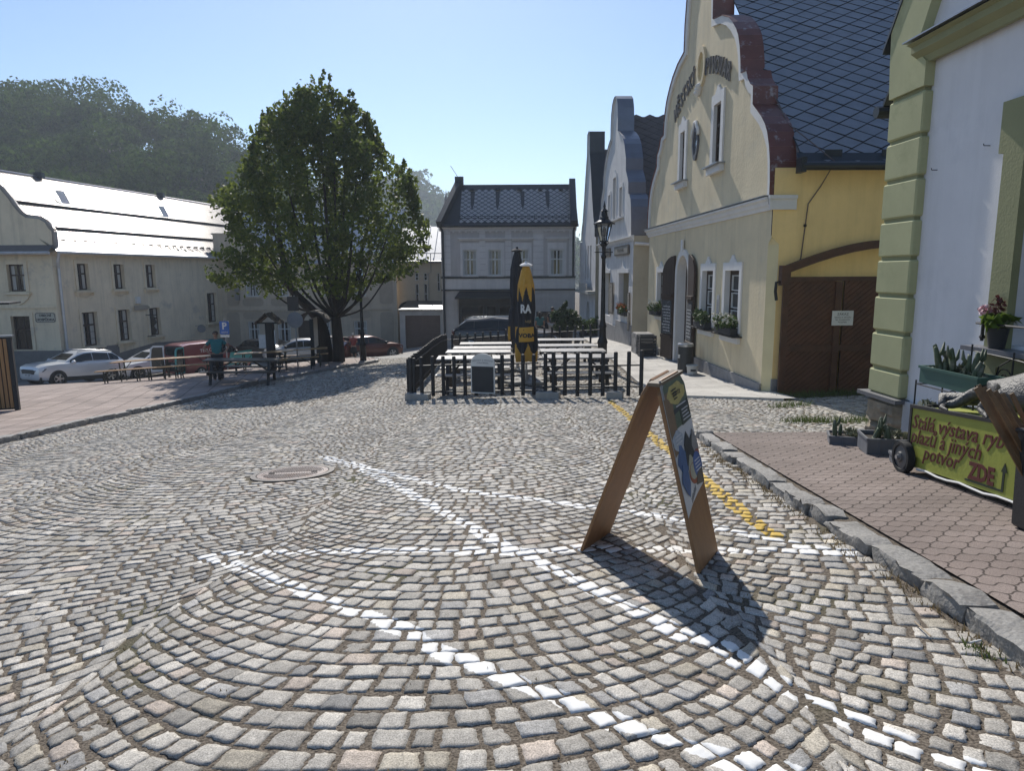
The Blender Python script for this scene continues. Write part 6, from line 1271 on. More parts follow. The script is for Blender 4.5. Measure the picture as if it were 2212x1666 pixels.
# ------------------------------------------------------------------ cars
TYRE=mat('tyre',(.018,.018,.019),.85);RIM=mat('alloy_rim',(.45,.46,.47),.3,.8);TRIMB=mat('black_trim',(.02,.02,.022),.55);CGL=mat('car_glass',(.012,.015,.018),.05,spec=.45);LAMPR=mat('red_lamp',(.22,.02,.015),.25);LAMPC=mat('clear_lamp',(.45,.47,.5),.12,.3);PLATE=mat('number_plate',(.65,.65,.65),.5)
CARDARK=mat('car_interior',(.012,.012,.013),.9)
def car(label,loc,head,col,L=4.38,W=1.84,Hh=1.6,kind='suv',rails=False,hatch_open=False,plate='',metal=.35,clad=True,group=None,lower=None,tilt=0):
    pm_=mat('paint_'+('%02d%02d%02d'%tuple(int(99*c) for c in col)),col,.28,metal,var=.03,coat=.6)
    t=thing('parked_car',label,'car',(0,0,0),group);h=L/2;w=W/2
    if kind=='van': low=[(-h,.62,.40,.75),(-h+.08,.84,.28,.95),(-h+.5,.95,.22,1.08),(-h+.95,.98,.2,1.18),(-.3,1.0,.2,1.2),(h-.5,1.0,.22,1.2),(h-.06,.98,.26,1.2),(h,.95,.32,1.18)];gh=[(-h+.85,1.15,.86),(-h+1.55,1.72,.76),(-h+1.9,1.82,.74),(0,1.86,.74),(h-.4,1.86,.74),(h-.03,1.80,.74),(h,1.2,.94)]
    elif kind=='estate': low=[(-h,.60,.40,.68),(-h+.07,.82,.26,.80),(-h+.4,.95,.2,.88),(-h+1.2,.99,.18,.96),(-.4,1.0,.18,.99),(h-1.0,1.0,.2,1.02),(h-.15,.94,.26,1.02),(h,.84,.36,.92)];gh=[(-h+1.25,.96,.82),(-h+2.05,1.38,.68),(-h+2.4,1.46,.65),(.6,1.48,.64),(h-.65,1.42,.62),(h-.12,1.03,.78)]
    elif kind=='hatch': low=[(-h,.60,.40,.66),(-h+.07,.82,.26,.80),(-h+.4,.94,.2,.90),(-h+1.0,.98,.18,.98),(-.3,1.0,.18,.99),(h-.7,1.0,.2,1.0),(h-.1,.94,.26,1.0),(h,.86,.36,.9)];gh=[(-h+.95,.97,.82),(-h+1.7,1.36,.68),(-h+2.05,1.45,.66),(.5,1.46,.64),(h-.5,1.40,.62),(h-.06,1.0,.78)]
    else: low=[(-h,.60,.38,.72),(-h+.06,.80,.28,.88),(-h+.35,.94,.22,.98),(-h+1.0,.98,.2,1.05),(-.4,1.0,.2,1.07),(h-.8,1.0,.22,1.10),(h-.12,.95,.28,1.10),(h,.86,.4,1.0)];gh=[(-h+1.2,1.03,.84),(-h+1.95,1.46,.70),(-h+2.3,1.56,.67),(.6,1.58,.66),(h-.6,1.52,.64),(h-.10,1.10,.80)]
    kz=Hh/max(g[1] for g in gh)
    b=MB();prof=lambda k,zb,zt:[(0,zb),(.80,zb),(.93,zb+.05),(.985,zb+.2),(1.0,zb+(zt-zb)*.55),(.985,zt-.10),(.95,zt-.03),(.84,zt),(0,zt+.025)]
    xs=[]
    for i in range(len(low)-1):
        n=3 if i<3 else 4
        for j in range(n):
            f=j/n;a,c=low[i],low[i+1];xs.append(tuple(a[k]+(c[k]-a[k])*f for k in range(4)))
    xs.append(low[-1]);rings=[]
    for x,kw,zb,zt in xs:
        half=prof(kw,zb,zt);ring=[(x,kw*w*y,z*kz) for y,z in half]+[(x,-kw*w*y,z*kz) for y,z in half[-2:0:-1]];rings.append(ring)
    k=len(rings[0]);b.v=[v for r_ in rings for v in r_];b.f=[(i*k+j,i*k+(j+1)%k,(i+1)*k+(j+1)%k,(i+1)*k+j) for i in range(len(rings)-1) for j in range(k)]+[tuple(range(k)),tuple(range((len(rings)-1)*k,len(rings)*k))[::-1]];b.m=[0]*len(b.f)
    # cabin
    ghs=gh;R_=[];hb=.86*w
    for i,(x,zt,kw) in enumerate(ghs):
        zb=ghs[0][1] if x<0 else ghs[-1][1];zb=.98*zb if zt>zb else zt-.02
        R_.append([(x,hb,zb*kz),(x,(hb*.5+kw*w*.5)+.02,(zb+zt)/2*kz),(x,kw*w,(zt-.04)*kz if zt-zb>.1 else zt*kz),(x,kw*w-.12,zt*kz),(x,-(kw*w-.12),zt*kz),(x,-kw*w,(zt-.04)*kz if zt-zb>.1 else zt*kz),(x,-((hb*.5+kw*w*.5)+.02),(zb+zt)/2*kz),(x,-hb,zb*kz)])
    kk=8;base=len(b.v);b.v+=[v for r_ in R_ for v in r_];b.f+=[(base+i*kk+j,base+i*kk+j+1,base+(i+1)*kk+j+1,base+(i+1)*kk+j) for i in range(len(R_)-1) for j in range(kk-1)]+[tuple(base+j for j in range(kk)),tuple(base+(len(R_)-1)*kk+j for j in range(kk))[::-1]];b.m=[0]*len(b.f)
    b.build('body',pm_,t,smooth=38)
    V_=lambda i,j:Vector(R_[i][j])
    def pane(a,bq,c,d,name='window',ins=(.06,.94,.10,.90),m=CGL,off=.012):
        n=(bq-a).cross(d-a).normalized();cen=(a+bq+c+d)/4
        if n.dot(cen-Vector((cen.x*.6,0,.5)))<0: n=-n
        Q=lambda u,v:(a*(1-u)+bq*u)*(1-v)+(d*(1-u)+c*u)*v+n*off
        q=MB();u0,u1,v0,v1=ins;q.sheet(lambda i,j:Q(u0+(u1-u0)*i,v0+(v1-v0)*j),2,2);return q.build(name,m,t)
    pane(V_(0,7),V_(0,0),V_(1,3),V_(1,4),'windscreen',(.08,.92,.06,.95))
    e=len(R_)-1
    if not hatch_open: pane(V_(e,0),V_(e,7),V_(e-1,4),V_(e-1,3),'rear_window',(.10,.90,.12,.90))
    for s in (0,7):
        o=2 if s==0 else 5;mid=1 if s==0 else 6
        zb=R_[2][s]
        x0=ghs[0][0];x1=ghs[1][0]
        # three side panes from the belt to the roof rail
        def rail(x):
            for i in range(len(R_)-1):
                if ghs[i][0]<=x<=ghs[i+1][0]:
                    f=(x-ghs[i][0])/(ghs[i+1][0]-ghs[i][0]);return V_(i,s).lerp(V_(i+1,s),f),V_(i,o).lerp(V_(i+1,o),f)
        xa=ghs[0][0]+.28;xe=ghs[-1][0]-.22;cuts=[xa,ghs[2][0]+(.35 if kind!='van' else .25),(ghs[2][0]+.35)*.38+xe*.62,xe] if kind!='van' else [xa,ghs[2][0]+.75]
        for a0,a1 in zip(cuts[:-1],cuts[1:]):
            q=MB();p0=rail(a0+.02);p1=rail(a1-.02);sg=1 if s==0 else -1;k=6
            def fn(i,j):
                lo_,hi_=rail(a0+.02+(a1-a0-.04)*i);v=.10+.78*j;return lo_.lerp(hi_,v)+Vector((0,sg*(.020+.02*math.sin(math.pi*v)),.0))
            q.sheet(fn,k,2);q.build('side_window',CGL,t,smooth=True)
        # mirror
        lo_,_h=rail(xa+.12);m=MB();m.lathe(lo_+Vector((-.02,sg*.14,.08)),[(.02,-.1),(.085,-.06),(.095,.03),(.05,.10)],10,ax=(0,1,0));m.build('mirror',pm_ if kind=='suv' else TRIMB,t,smooth=True)
        q=MB()
        for hx in (cuts[1]-.25,(cuts[2] if len(cuts)>2 else cuts[1]+.5)-.2): q.box((hx,sg*(w*.995+.012),low[4][3]*kz*.88),(.16,.03,.03))
        q.build('door_handle',pm_,t)
        if rails:
            q=MB();q.tube([(R_[2][3][0]-.25,sg*(abs(R_[2][3][1])-.0),R_[2][3][2]-.02),(R_[2][3][0],sg*abs(R_[2][3][1]),R_[2][3][2]+.05),(R_[4][3][0]-.15,sg*abs(R_[4][3][1]),R_[4][3][2]+.06),(R_[4][3][0]+.12,sg*abs(R_[4][3][1]),R_[4][3][2]-.0)],.022,6);q.build('roof_rail',RIM,t,smooth=True)
    # wheels
    wr=.335 if kind!='van' else .32;wx=(-h+.86,h-.86)
    for x in wx:
        for sg in (-1,1):
            y=sg*(w-.10);q=MB();q.lathe((x,sg*(w*.985-.02),wr+.0),[(wr+.075,-.16),(wr+.075,.0222)],24,ax=(0,sg,0));q.build('wheel_arch',TRIMB,t)
            q=MB();q.lathe((x,y,wr),[(wr-.12,-.09),(wr-.02,-.11),(wr,-.07),(wr,.07),(wr-.02,.118),(wr-.10,.128),(wr-.12,.09)],24,ax=(0,sg,0));wh_=q.build('wheel',TYRE,t,smooth=40)
            q=MB();c=Vector((x,y+sg*.128,wr));q.lathe(c-Vector((0,sg*.04,0)),[(wr-.10,0),(wr-.10,.02),(wr-.13,.03),(wr-.13,.0)],24,ax=(0,sg,0))
            for s5 in range(5):
                a=2*math.pi*s5/5;q.beam(c+Vector((math.cos(a)*.04,0,math.sin(a)*.04)),c+Vector((math.cos(a)*(wr-.11),-sg*.012,math.sin(a)*(wr-.11))),.075,.03,up=(0,1,0))
            q.lathe(c,[(.055,-.02),(.05,.012)],10,ax=(0,sg,0));q.build('rim',RIM,wh_)
    # front
    zf=low[1][3]*kz;fx=-h
    q=MB();q.prism([(-.46,zf-.33),(.46,zf-.33),(.52,zf-.16),(.36,zf-.12),(-.36,zf-.12),(-.52,zf-.16)],lambda a,z,n:Vector((fx-.012-n+.02*(a/.5)**2,a,z)),-.05,.012);q.build('grille',TRIMB,t)
    for sg in (-1,1):
        q=MB();q.add([(fx+.0,sg*.50,zf-.17),(fx+.04,sg*.52,zf-.28),(fx+.22,sg*(w*.90),zf-.20),(fx+.36,sg*(w*.95),zf-.06),(fx+.10,sg*.62,zf-.10)],[(0,1,2,3,4)]);bm_=q.v;q.v=[(x-.025,y+sg*.02,z+.01) for x,y,z in q.v];q.build('headlight',LAMPC if kind!='suv' else mat('headlamp_dark',(.09,.10,.11),.12,.3),t)
        q=MB();q.add([(h+.01,sg*.55,zf-.06),(h+.01,sg*.55,zf+.14),(h-.10,sg*(w*.97),zf+.18),(h-.14,sg*(w*.975),zf-.04)],[(0,1,2,3)]);q.v=[(x+.02,y+sg*.012,z) for x,y,z in q.v];q.build('tail_light',LAMPR,t)
    q=MB();q.box((fx-.015,0,.50*kz),(.03,.54,.13));pt=q.build('number_plate',PLATE,t)
    if plate: text(plate,.12,pt,INK,lambda x,y,d:Vector((fx-.031-d,-x,.50*kz+y)),sx=.9)
    q=MB();q.prism([(-w*.86,.24),(w*.86,.24),(w*.82,.42),(-w*.82,.42)],lambda a,z,n:Vector((fx+.10-n+.10*(a/w)**2,a,z)),0,.075);q.build('bumper_grille',TRIMB,t)
    q=MB();q.box((h+.005,0,.72*kz),(.03,.5,.12));q.build('number_plate',PLATE,t)
    if clad:
        for sg in (-1,1):
            q=MB();q.box((0,sg*(w*.985),.30),(L-2.45,.04,.2));q.build('sill_cladding',TRIMB,t)
    t.location=loc;t.rotation_euler=(0,tilt,head);return t
def carpos(px,Y): x=ray(px,800).x*Y;return x,Y
# heading: local -x is the front
x,y=carpos(158,34.3);fr_=Vector((-.42,-.91));ang=math.atan2(-fr_.y,-fr_.x)
zz=h1(x,y)+.06
car('silver car with roof rails and black lower trim parked in front of the cream tavern',(x,y,zz),ang,(.66,.68,.70),L=4.38,Hh=1.6,rails=True,plate='1BK 1039',metal=.25,tilt=math.atan(.07))
x,y=carpos(330,38.6);car('white car half hidden behind the silver car and the open white van door',(x,y,h1(x,y)+.02),ang-.1,(.62,.63,.65),L=4.5,Hh=1.46,kind='estate',plate='5T8 8352',metal=.05,clad=False)
# van with open rear doors
x,y=-16.4,37.5;vh=math.atan2(-.89,-.45);zz=h1(x,y)-.05
VT=(.035,.25,.25)
vn=car('red and teal van with both white rear doors open behind the beer tables',(x,y,zz),vh,(.20,.035,.032),L=4.4,W=1.83,Hh=1.85,kind='van',metal=.1,clad=False)
TEAL=mat('paint_teal',VT,.3,.1,coat=.5);vloc=vn.location.copy();vn.location=(0,0,0)
h=2.2;w=.915
b=MB()
for sg in (-1,1):
    b.sheet(lambda i,j:Vector((-2.12+1.75*i*(1-.12*j),sg*(w*(.93+.075*min(1,i*3))+.008),.48+.70*j)),8,2)
b.v=[(a,c,d) for a,c,d in b.v];b.build('teal_front_panel',TEAL,vn,smooth=True)
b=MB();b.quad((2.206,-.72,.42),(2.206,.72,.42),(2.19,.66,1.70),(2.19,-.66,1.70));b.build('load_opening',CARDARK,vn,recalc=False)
for sg,an in ((1,rad(72)),(-1,rad(38))):
    hg=Vector((2.19,sg*.74,0));d=Vector((math.sin(an),sg*-math.cos(an)*-1,0)).normalized()
    b=MB();pr2=[(0,.40),(.72,.40),(.72,1.15),(.66,1.62),(.52,1.74),(0,1.74)];T_=lambda u,z,n,hg=hg,d=d:hg+d*u+Vector((0,0,z))+Vector((d.y,-d.x,0))*n
    b.prism(pr2,T_,-.03,.03);dr=b.build('rear_door',mat('paint_white',(.62,.63,.64),.3,coat=.5) if sg<0 else TEAL,vn)
    b=MB();b.prism([(.07,.5),(.64,.5),(.64,1.15),(.58,1.56),(.5,1.66),(.07,1.66)],lambda u,z,n:T_(u,z,(n+.032 if sg>0 else n+.032)),0,.006);b.prism([(.07,.5),(.64,.5),(.64,1.15),(.58,1.56),(.5,1.66),(.07,1.66)],lambda u,z,n:T_(u,z,n-.038),0,.006);b.build('door_lining',mat('door_lining_brown',(.09,.07,.05),.8) if sg<0 else CGL,dr)
text('TEPLO',.24,vn,FRAMEW,lambda x,y,d:Vector((.95-x,(w*.90+.085)+d,1.45+y)),sx=1.1);vn.location=vloc
# dark estate behind the garden
x,y=carpos(1096,31.5);car('dark brown estate car with roof rails parked behind the black picket fence',(x,y,h1(x,y)),math.pi-.06,(.045,.04,.04),L=4.85,Hh=1.52,kind='estate',rails=True,metal=.5,clad=True)
# red hatchback, tailgate up; tree shade is put into its darkened paint colour
x,y=carpos(800,42.4);rc=car('red hatchback with its tailgate raised behind the tree trunk',(x,y,h1(x,y)),math.atan2(-.62,-.78),(.10,.02,.013),L=4.0,W=1.72,Hh=1.46,kind='hatch',hatch_open=True,metal=.3,clad=False)
rloc=rc.location.copy();rc.location=(0,0,0);b=MB();hq=2.0-.5
for (u0,u1,v0,v1) in ((-.62,.62,.0,.14),(-.62,.62,.86,1.0),(-.62,-.48,.14,.86),(.48,.62,.14,.86)):
    f=lambda u,v:Vector((hq+.95*v,u,1.46+.28*v-.25*v*v));b.add([f(u0,v0),f(u1,v0),f(u1,v1),f(u0,v1)]+[f(p,q)+Vector((.02,0,-.07)) for p,q in ((u0,v0),(u1,v0),(u1,v1),(u0,v1))],[(0,1,2,3),(7,6,5,4),(0,4,5,1),(1,5,6,2),(2,6,7,3),(3,7,4,0)])
b.build('tailgate',TRIMB,rc)
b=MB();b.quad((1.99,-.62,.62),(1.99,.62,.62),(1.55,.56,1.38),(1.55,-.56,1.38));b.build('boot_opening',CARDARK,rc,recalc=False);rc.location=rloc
x,y=carpos(648,44.0);car('pale silver car partly hidden by the round sign and the left tree stem',(x,y,h1(x,y)),.35,(.40,.41,.43),L=4.3,Hh=1.45,kind='hatch',metal=.5,clad=False)
x,y=carpos(590,45.2);car('dark car half hidden behind the wooden notice post by the red van',(x,y,h1(x,y)),2.8,(.05,.045,.04),L=4.3,Hh=1.46,kind='hatch',metal=.3,clad=False)
# ------------------------------------------------------------------ people
SKIN=mat('skin',(.32,.18,.12),.6,var=.08);HAIRD=mat('dark_hair',(.018,.013,.010),.7);HAIRG=mat('grey_hair',(.33,.32,.30),.8)
def skin_mesh(name,chains,m,parent,root=0,sub=2):
    """chains: list of [(x,y,z,r),...]; a chain may start on an existing joint (same coordinates)"""
    vs=[];rs=[];es=[];idx={}
    for ch in chains:
        pr=None
        for x,y,z,r_ in ch:
            k=(round(x,3),round(y,3),round(z,3))
            if k not in idx: idx[k]=len(vs);vs.append((x,y,z));rs.append(r_)
            if pr is not None and pr!=idx[k]: es.append((pr,idx[k]))
            pr=idx[k]
    me=bpy.data.meshes.new('s');me.from_pydata(vs,es,[]);ob=bpy.data.objects.new('s',me);C.objects.link(ob)
    md=ob.modifiers.new('k','SKIN');md.use_smooth_shade=True
    sv=me.skin_vertices[0].data
    for i,r_ in enumerate(rs):
        rr_=r_ if hasattr(r_,'__len__') else (r_,r_);sv[i].radius=rr_;sv[i].use_root=(i==root)
    s2=ob.modifiers.new('u','SUBSURF');s2.levels=sub;s2.render_levels=sub
    dg=bpy.context.evaluated_depsgraph_get();dg.update();m2=bpy.data.meshes.new_from_object(ob.evaluated_get(dg));m2.name=name
    C.objects.unlink(ob);bpy.data.objects.remove(ob);bpy.data.meshes.remove(me)
    m2.materials.clear();m2.materials.append(m);m2.polygons.foreach_set('use_smooth',[True]*len(m2.polygons));m2.polygons.foreach_set('material_index',[0]*len(m2.polygons))
    o=bpy.data.objects.new(name,m2);C.objects.link(o)
    if parent is not None: o.parent=parent
    return o
def hand(wr,d,up,s=1.0):
    """five finger chains from the wrist point"""
    wr=Vector(wr);d=Vector(d).normalized();u=Vector(up);u=(u-d*u.dot(d)).normalized();sd=d.cross(u);ch=[];pc=wr+d*.05*s
    ch.append([(*wr,.026),(*pc,(.034))])
    for i,l in enumerate((.068,.078,.072,.055)):
        b0=wr+d*.085*s+sd*(.028-.019*i)*s;b1=b0+d*l*.55*s-u*.012*s;b2=b1+d*l*.4*s-u*.03*s
        ch.append([(*pc,.034),(*b0,.011),(*b1,.009),(*b2,.007)])
    t0=wr+d*.03*s+sd*.032*s;t1=t0+d*.035*s+sd*.03*s-u*.012*s;t2=t1+d*.03*s+sd*.006*s-u*.012*s
    ch.append([(*pc,.034),(*t0,.014),(*t1,.011),(*t2,.009)]);return ch
def person(label,x,y,face,shirt,lower,hair,hgt=1.75,pose='hip',sleeve='short',trousers='long',longhair=False,dress=False,glasses=False,lean=0,vest=False,z=None):
    """local frame: person faces -y"""
    z0=h1(x,y) if z is None else z;t=thing('person',label,'person',(0,0,0));k=hgt/1.75
    ly=-lean
    J=lambda a,b,c:(a,b+ (ly*max(0,c-.95)),c-abs(lean)*.22*max(0,c-.95))
    pel=(*J(0,0,.96),(.155,.115));wa=(*J(0,.0,1.10),(.14,.105));chs=(*J(0,.0,1.30),(.165,.115));nb=(*J(0,.01,1.45),(.10,.075));nk=(*J(0,.0,1.52),.055);hb_=(*J(0,-.015,1.60),(.072,.085));hm=(*J(0,-.02,1.67),(.076,.098));ht=(*J(0,-.005,1.735),(.055,.07))
    ch=[[pel,wa,chs,nb,nk,hb_,hm,ht]]
    arms=[]
    for s in (-1,1):
        sh_=(*J(s*.185,0,1.42),.058)
        if pose=='hip': el=(*J(s*.40,.06,1.20),.042);wr=(*J(s*.24,-.06,1.02),.03);hd=Vector((-s*.55,-.5,-.25));up_=Vector((0,-.4,1))
        elif pose=='reach': el=(*J(s*.24,-.14,1.18),.042);wr=(*J(s*.20,-.38,1.15),.03);hd=Vector((0,-1,-.1));up_=Vector((0,0,1))
        else: el=(*J(s*.235,.03,1.15),.042);wr=(*J(s*.235,-.05,.92),.03);hd=Vector((0,-.1,-1));up_=Vector((s,0,0))
        ch.append([(chs),sh_,el,wr]);ch+=hand(wr[:3],hd,up_);arms.append((sh_,el,wr))
        hp=(s*.095,0,.90,.095);kn=(s*.11,-.015,.50,.062);an=(s*.115,.025,.09,.042);to=(s*.13,-.13,.035,.034)
        ch.append([pel,hp,kn,an,to])
    body=skin_mesh('body',ch,SKIN,t)
    # facial features as small raised volumes on the head, ears
    fy=hm[1];fz=hm[2]
    f=MB()
    f.lathe((0,fy-.10,fz-.02),[(.016,-.02),(.014,.0),(.004,.03)],8)
    for s in (-1,1): f.lathe((s*.078,fy+.01,fz-.01),[(.0,-.03),(.018,-.01),(.02,.015),(.0,.035)],8)
    f.build('nose_and_ears',SKIN,t,smooth=True)
    f=MB();f.box((0,fy-.094,fz-.062),(.05,.012,.010));f.build('mouth',mat('lips',(.20,.07,.06),.6),t)
    for s in (-1,1):
        f=MB();f.lathe((s*.032,fy-.092,fz+.012),[(0,-.011),(.011,0),(0,.011)],8);f.build('eye',mat('eye_dark',(.03,.03,.03),.3),t)
    if glasses:
        f=MB()
        for s in (-1,1): f.box((s*.034,fy-.104,fz+.012),(.05,.012,.034));f.box((s*.075,fy-.04,fz+.014),(.006,.12,.008))
        f.build('sunglasses',BLACKM,t)
    hr=MB();
    def hf(i,j):
        a=2*math.pi*i;e=math.pi/2*(1-j*1.25 if math.sin(a)>-.3 else 1-j*.62);rr_=1.0+.05*math.sin(a*9+j*5);return (.092*rr_*math.cos(e)*math.cos(a),fy+.008+.112*rr_*math.cos(e)*math.sin(a),fz+.0+.095*math.sin(e))
    hr.sheet(hf,20,7)
    if longhair: hr.lathe((0,fy+.06,fz-.22),[(.03,-.12),(.085,-.05),(.10,.1),(.09,.24)],12)
    hr.build('hair',hair,t,smooth=True)
    g=.016
    ex=lambda q,e=g:(q[0],q[1],q[2],tuple(v+e for v in q[3]) if hasattr(q[3],'__len__') else q[3]+e)
    top=[[ex((*J(0,0,.93),(.15,.115)),.022),ex(wa,.02),ex(chs),ex((nb[0],nb[1],nb[2]+.015,nb[3]),.012)]]
    if not vest:
        for sh_,el,wr in arms:
            e2=tuple(sh_[i]+(el[i]-sh_[i])*.62 for i in range(3))
            top.append([ex(chs),ex(sh_,.018),(*e2,.062)]+([] if sleeve=='short' else [ex(el,.014),ex(wr,.012)]))
    skin_mesh('shirt',top,shirt,t)
    lo_=[]
    if dress: lo_=[[ex(pel,.03),(0,.0,.72,(.22,.17)),(0,0,.42,(.26,.20))]]
    else:
        for s in (-1,1):
            hp=(s*.095,0,.90,.115);kn=(s*.11,-.015,.50,.080);an=(s*.115,.02,.10,.062)
            lo_.append([ex(pel,.016),hp,kn]+([an] if trousers=='long' else []) if trousers=='long' else [ex(pel,.016),hp,(s*.108,-.01,.55,.10)])
    skin_mesh('dress_skirt' if dress else 'trousers',lo_,lower,t)
    for s in (-1,1):
        f=MB();f.box((s*.125,-.05,.035),(.09,.26,.07));f.build('shoe',TRIMB,t,bevel=.02)
    t.location=(x,y,z0);t.rotation_euler=(0,0,face);t.scale=(k,k,k);return t
cl=lambda n,c:mat('cloth_'+n,c,.9,var=.15,vs=9)
mx_=P(471,800,23.9);person('standing person in a teal t-shirt and sunglasses, hands on hips, behind the picnic table',mx_.x,23.9,rad(28),cl('teal',(.03,.16,.17)),cl('dark',(.018,.018,.022)),HAIRD,1.78,'hip',glasses=True)
q=P(734,780,40.2);person('person in a sleeveless red shirt and dark shorts leaning into the raised boot',q.x,40.2,rad(158),cl('red',(.28,.035,.03)),cl('dark_green',(.03,.035,.03)),HAIRD,1.76,'reach',trousers='short',lean=.12)
q=P(765,780,40.6);person('grey haired person in a dark dress with red sleeves at the car boot',q.x,40.6,rad(200),cl('dark_red',(.20,.03,.03)),cl('black',(.015,.015,.018)),HAIRG,1.62,'reach',dress=True,lean=.1)
q=P(1166,720,34.6);person('long haired person in a teal top seen from behind beside the planter shrub',q.x,34.6,rad(190),cl('teal2',(.03,.12,.12)),cl('dark',(.018,.018,.022)),HAIRD,1.62,'down',longhair=True)
q=P(1193,715,34.9);person('person in a dark shirt and pale trousers standing behind the planter shrub',q.x,34.9,rad(150),cl('navy',(.022,.025,.035)),cl('pale',(.35,.34,.32)),HAIRD,1.78,'down')
# ------------------------------------------------------------------ beer tables and benches on the left pavement
BTOP=mat('varnished_pine',(.34,.20,.085),.4,var=.2,vs=3,stretch=(.4,7,1));BIRON=mat('bench_iron',(.03,.035,.03),.5,.4)
PH=.085
def beer(kind,x,y,rz,label,group,L=2.2,hgt=.77,wd=.5):
    t=thing(kind,label,'table' if wd>.3 else 'bench',(0,0,0),group)
    b=MB();n=4 if wd>.3 else 2
    for k in range(n): b.box((0,-wd/2+wd*(k+.5)/n,hgt-.014),(L,wd/n-.006,.028))
    b.build('tabletop' if wd>.3 else 'seat',BTOP,t)
    for s in (-1,1):
        b=MB();xx=s*(L/2-.32)
        for sy in (-1,1): b.beam((xx,sy*wd*.40,hgt-.03),(xx,sy*wd*.44,0),.035,.035)
        b.beam((xx,-wd*.42,.12),(xx,wd*.42,.12),.03);b.beam((xx,-wd*.4,hgt*.35),(xx,wd*.4,hgt*.72),.02);b.beam((xx,wd*.4,hgt*.35),(xx,-wd*.4,hgt*.72),.02);b.beam((xx,0,hgt*.45),(xx-s*.36,0,hgt-.03),.022);b.build('leg_frame',BIRON,t)
    z=h1(x,y)+PH;t.location=(x,y,z);t.rotation_euler=(0,math.asin(max(-.2,min(.2,(h1(x-math.cos(rz),y-math.sin(rz))-h1(x+math.cos(rz),y+math.sin(rz)))/2))),rz);return t
for px,Y,rz,w_ in ((310,26.4,.10,'leftmost, by the silver car'),(405,26.2,.10,'before the open van doors')):
    q=P(px,770,Y);beer('beer_table',q.x,Y,rz,'folding pine beer table '+w_,'beer tables on the left pavement')
for px,Y,rz,w_ in ((275,25.4,.10,'leftmost, in front of the silver car'),(345,25.6,.10,'in front of the white car'),(428,25.9,.12,'just left of the standing person')):
    q=P(px,796,Y);beer('beer_bench',q.x,Y,rz,'narrow pine beer bench '+w_,'beer benches on the left pavement',hgt=.48,wd=.25)
for px,Y,rz,w_ in ((572,27.2,.22,'behind the dark picnic table'),(648,28.2,.25,'nearest the tree stems')):
    q=P(px,760,Y);beer('beer_table',q.x,Y,rz,'folding pine beer table '+w_,'beer tables on the left pavement')
for px,Y,rz,w_ in ((556,26.5,.22,'right behind the dark picnic table'),(628,27.3,.22,'in front of the tree stems'),(652,29.1,.25,'beyond the tree side table')):
    q=P(px,782,Y);beer('beer_bench',q.x,Y,rz,'narrow pine beer bench '+w_,'beer benches on the left pavement',hgt=.48,wd=.25)
q=P(522,770,22.9);pt_=picnic('heavy dark wooden picnic table in front of the teal shirted person',None,L=2.35,top=mat('dark_plank',(.05,.04,.033),.4,var=.3,vs=5,stretch=(.3,5,1)))
pt_.location=(q.x,22.9,h1(q.x,22.9)+PH);pt_.rotation_euler=(0,rad(1.5),rad(9))
# notice post with shingled roof
q=P(586,765,28.0);z=h1(q.x,28.0)+PH;t=thing('notice_post','thick dark wooden post with shingled gable roof and white notices near the tree','notice post',(q.x,28.0,z))
b=MB();b.box((q.x,28,z+.95),(.30,.28,1.9));b.build('post',FBLK,t,bevel=.02)
b=MB()
for s in (-1,1):
    for i in range(6):
        for j in range(9):
            u=i/6;yy=-.42+.84*j/9+.04*(i%2);o=Vector((q.x,28,z+2.28));A=o+Vector((s*.46*u,yy,-.38*u+.03*random.random()));B=o+Vector((s*.46*(u+.24),yy,-.38*(u+.24)-.02));b.beam(A,B,.105,.018,up=(-s*.6,0,.8))
b.build('shingle_roof',mat('old_shingle',(.11,.085,.06),.9,var=.5,vs=14),t)
for c_,s_ in (((q.x-.28,27.9,z+1.15),(.30,.03,.55)),((q.x+.22,28.05,z+1.30),(.04,.3,.6))):
    b=MB();b.box(c_,s_);b.build('notice',mat('notice_white',(.5,.52,.52),.6,var=.15,vs=8),t)
b=MB();b.beam((q.x-.46,27.72,z+1.9),(q.x,27.72,z+2.22),.05);b.beam((q.x+.46,27.72,z+1.9),(q.x,27.72,z+2.22),.05);b.beam((q.x-.4,27.75,z+1.9),(q.x+.4,27.75,z+1.9),.06);b.build('roof_frame',FBLK,t)
# round sign on a pole
q=P(643,780,28.6);z=h1(q.x,28.6)+PH;t=thing('road_sign','grey back of a round road sign with a box above on a pole','road sign',(q.x,28.6,z))
b=MB();b.tube([(q.x,28.6,z),(q.x,28.6,z+2.95)],.03,8);b.build('pole',TIN,t)
b=MB();b.lathe((q.x,28.55,z+1.95),[(0,-.012),(.31,-.012),(.33,0),(.31,.012),(0,.012)],28,ax=(0,1,0));b.build('disc',mat('sign_back_grey',(.22,.22,.23)),t)
b=MB();b.box((q.x-.05,28.56,z+2.62),(.44,.08,.58));b.build('sign_box',mat('sign_box_brown',(.06,.05,.045),.7),t)
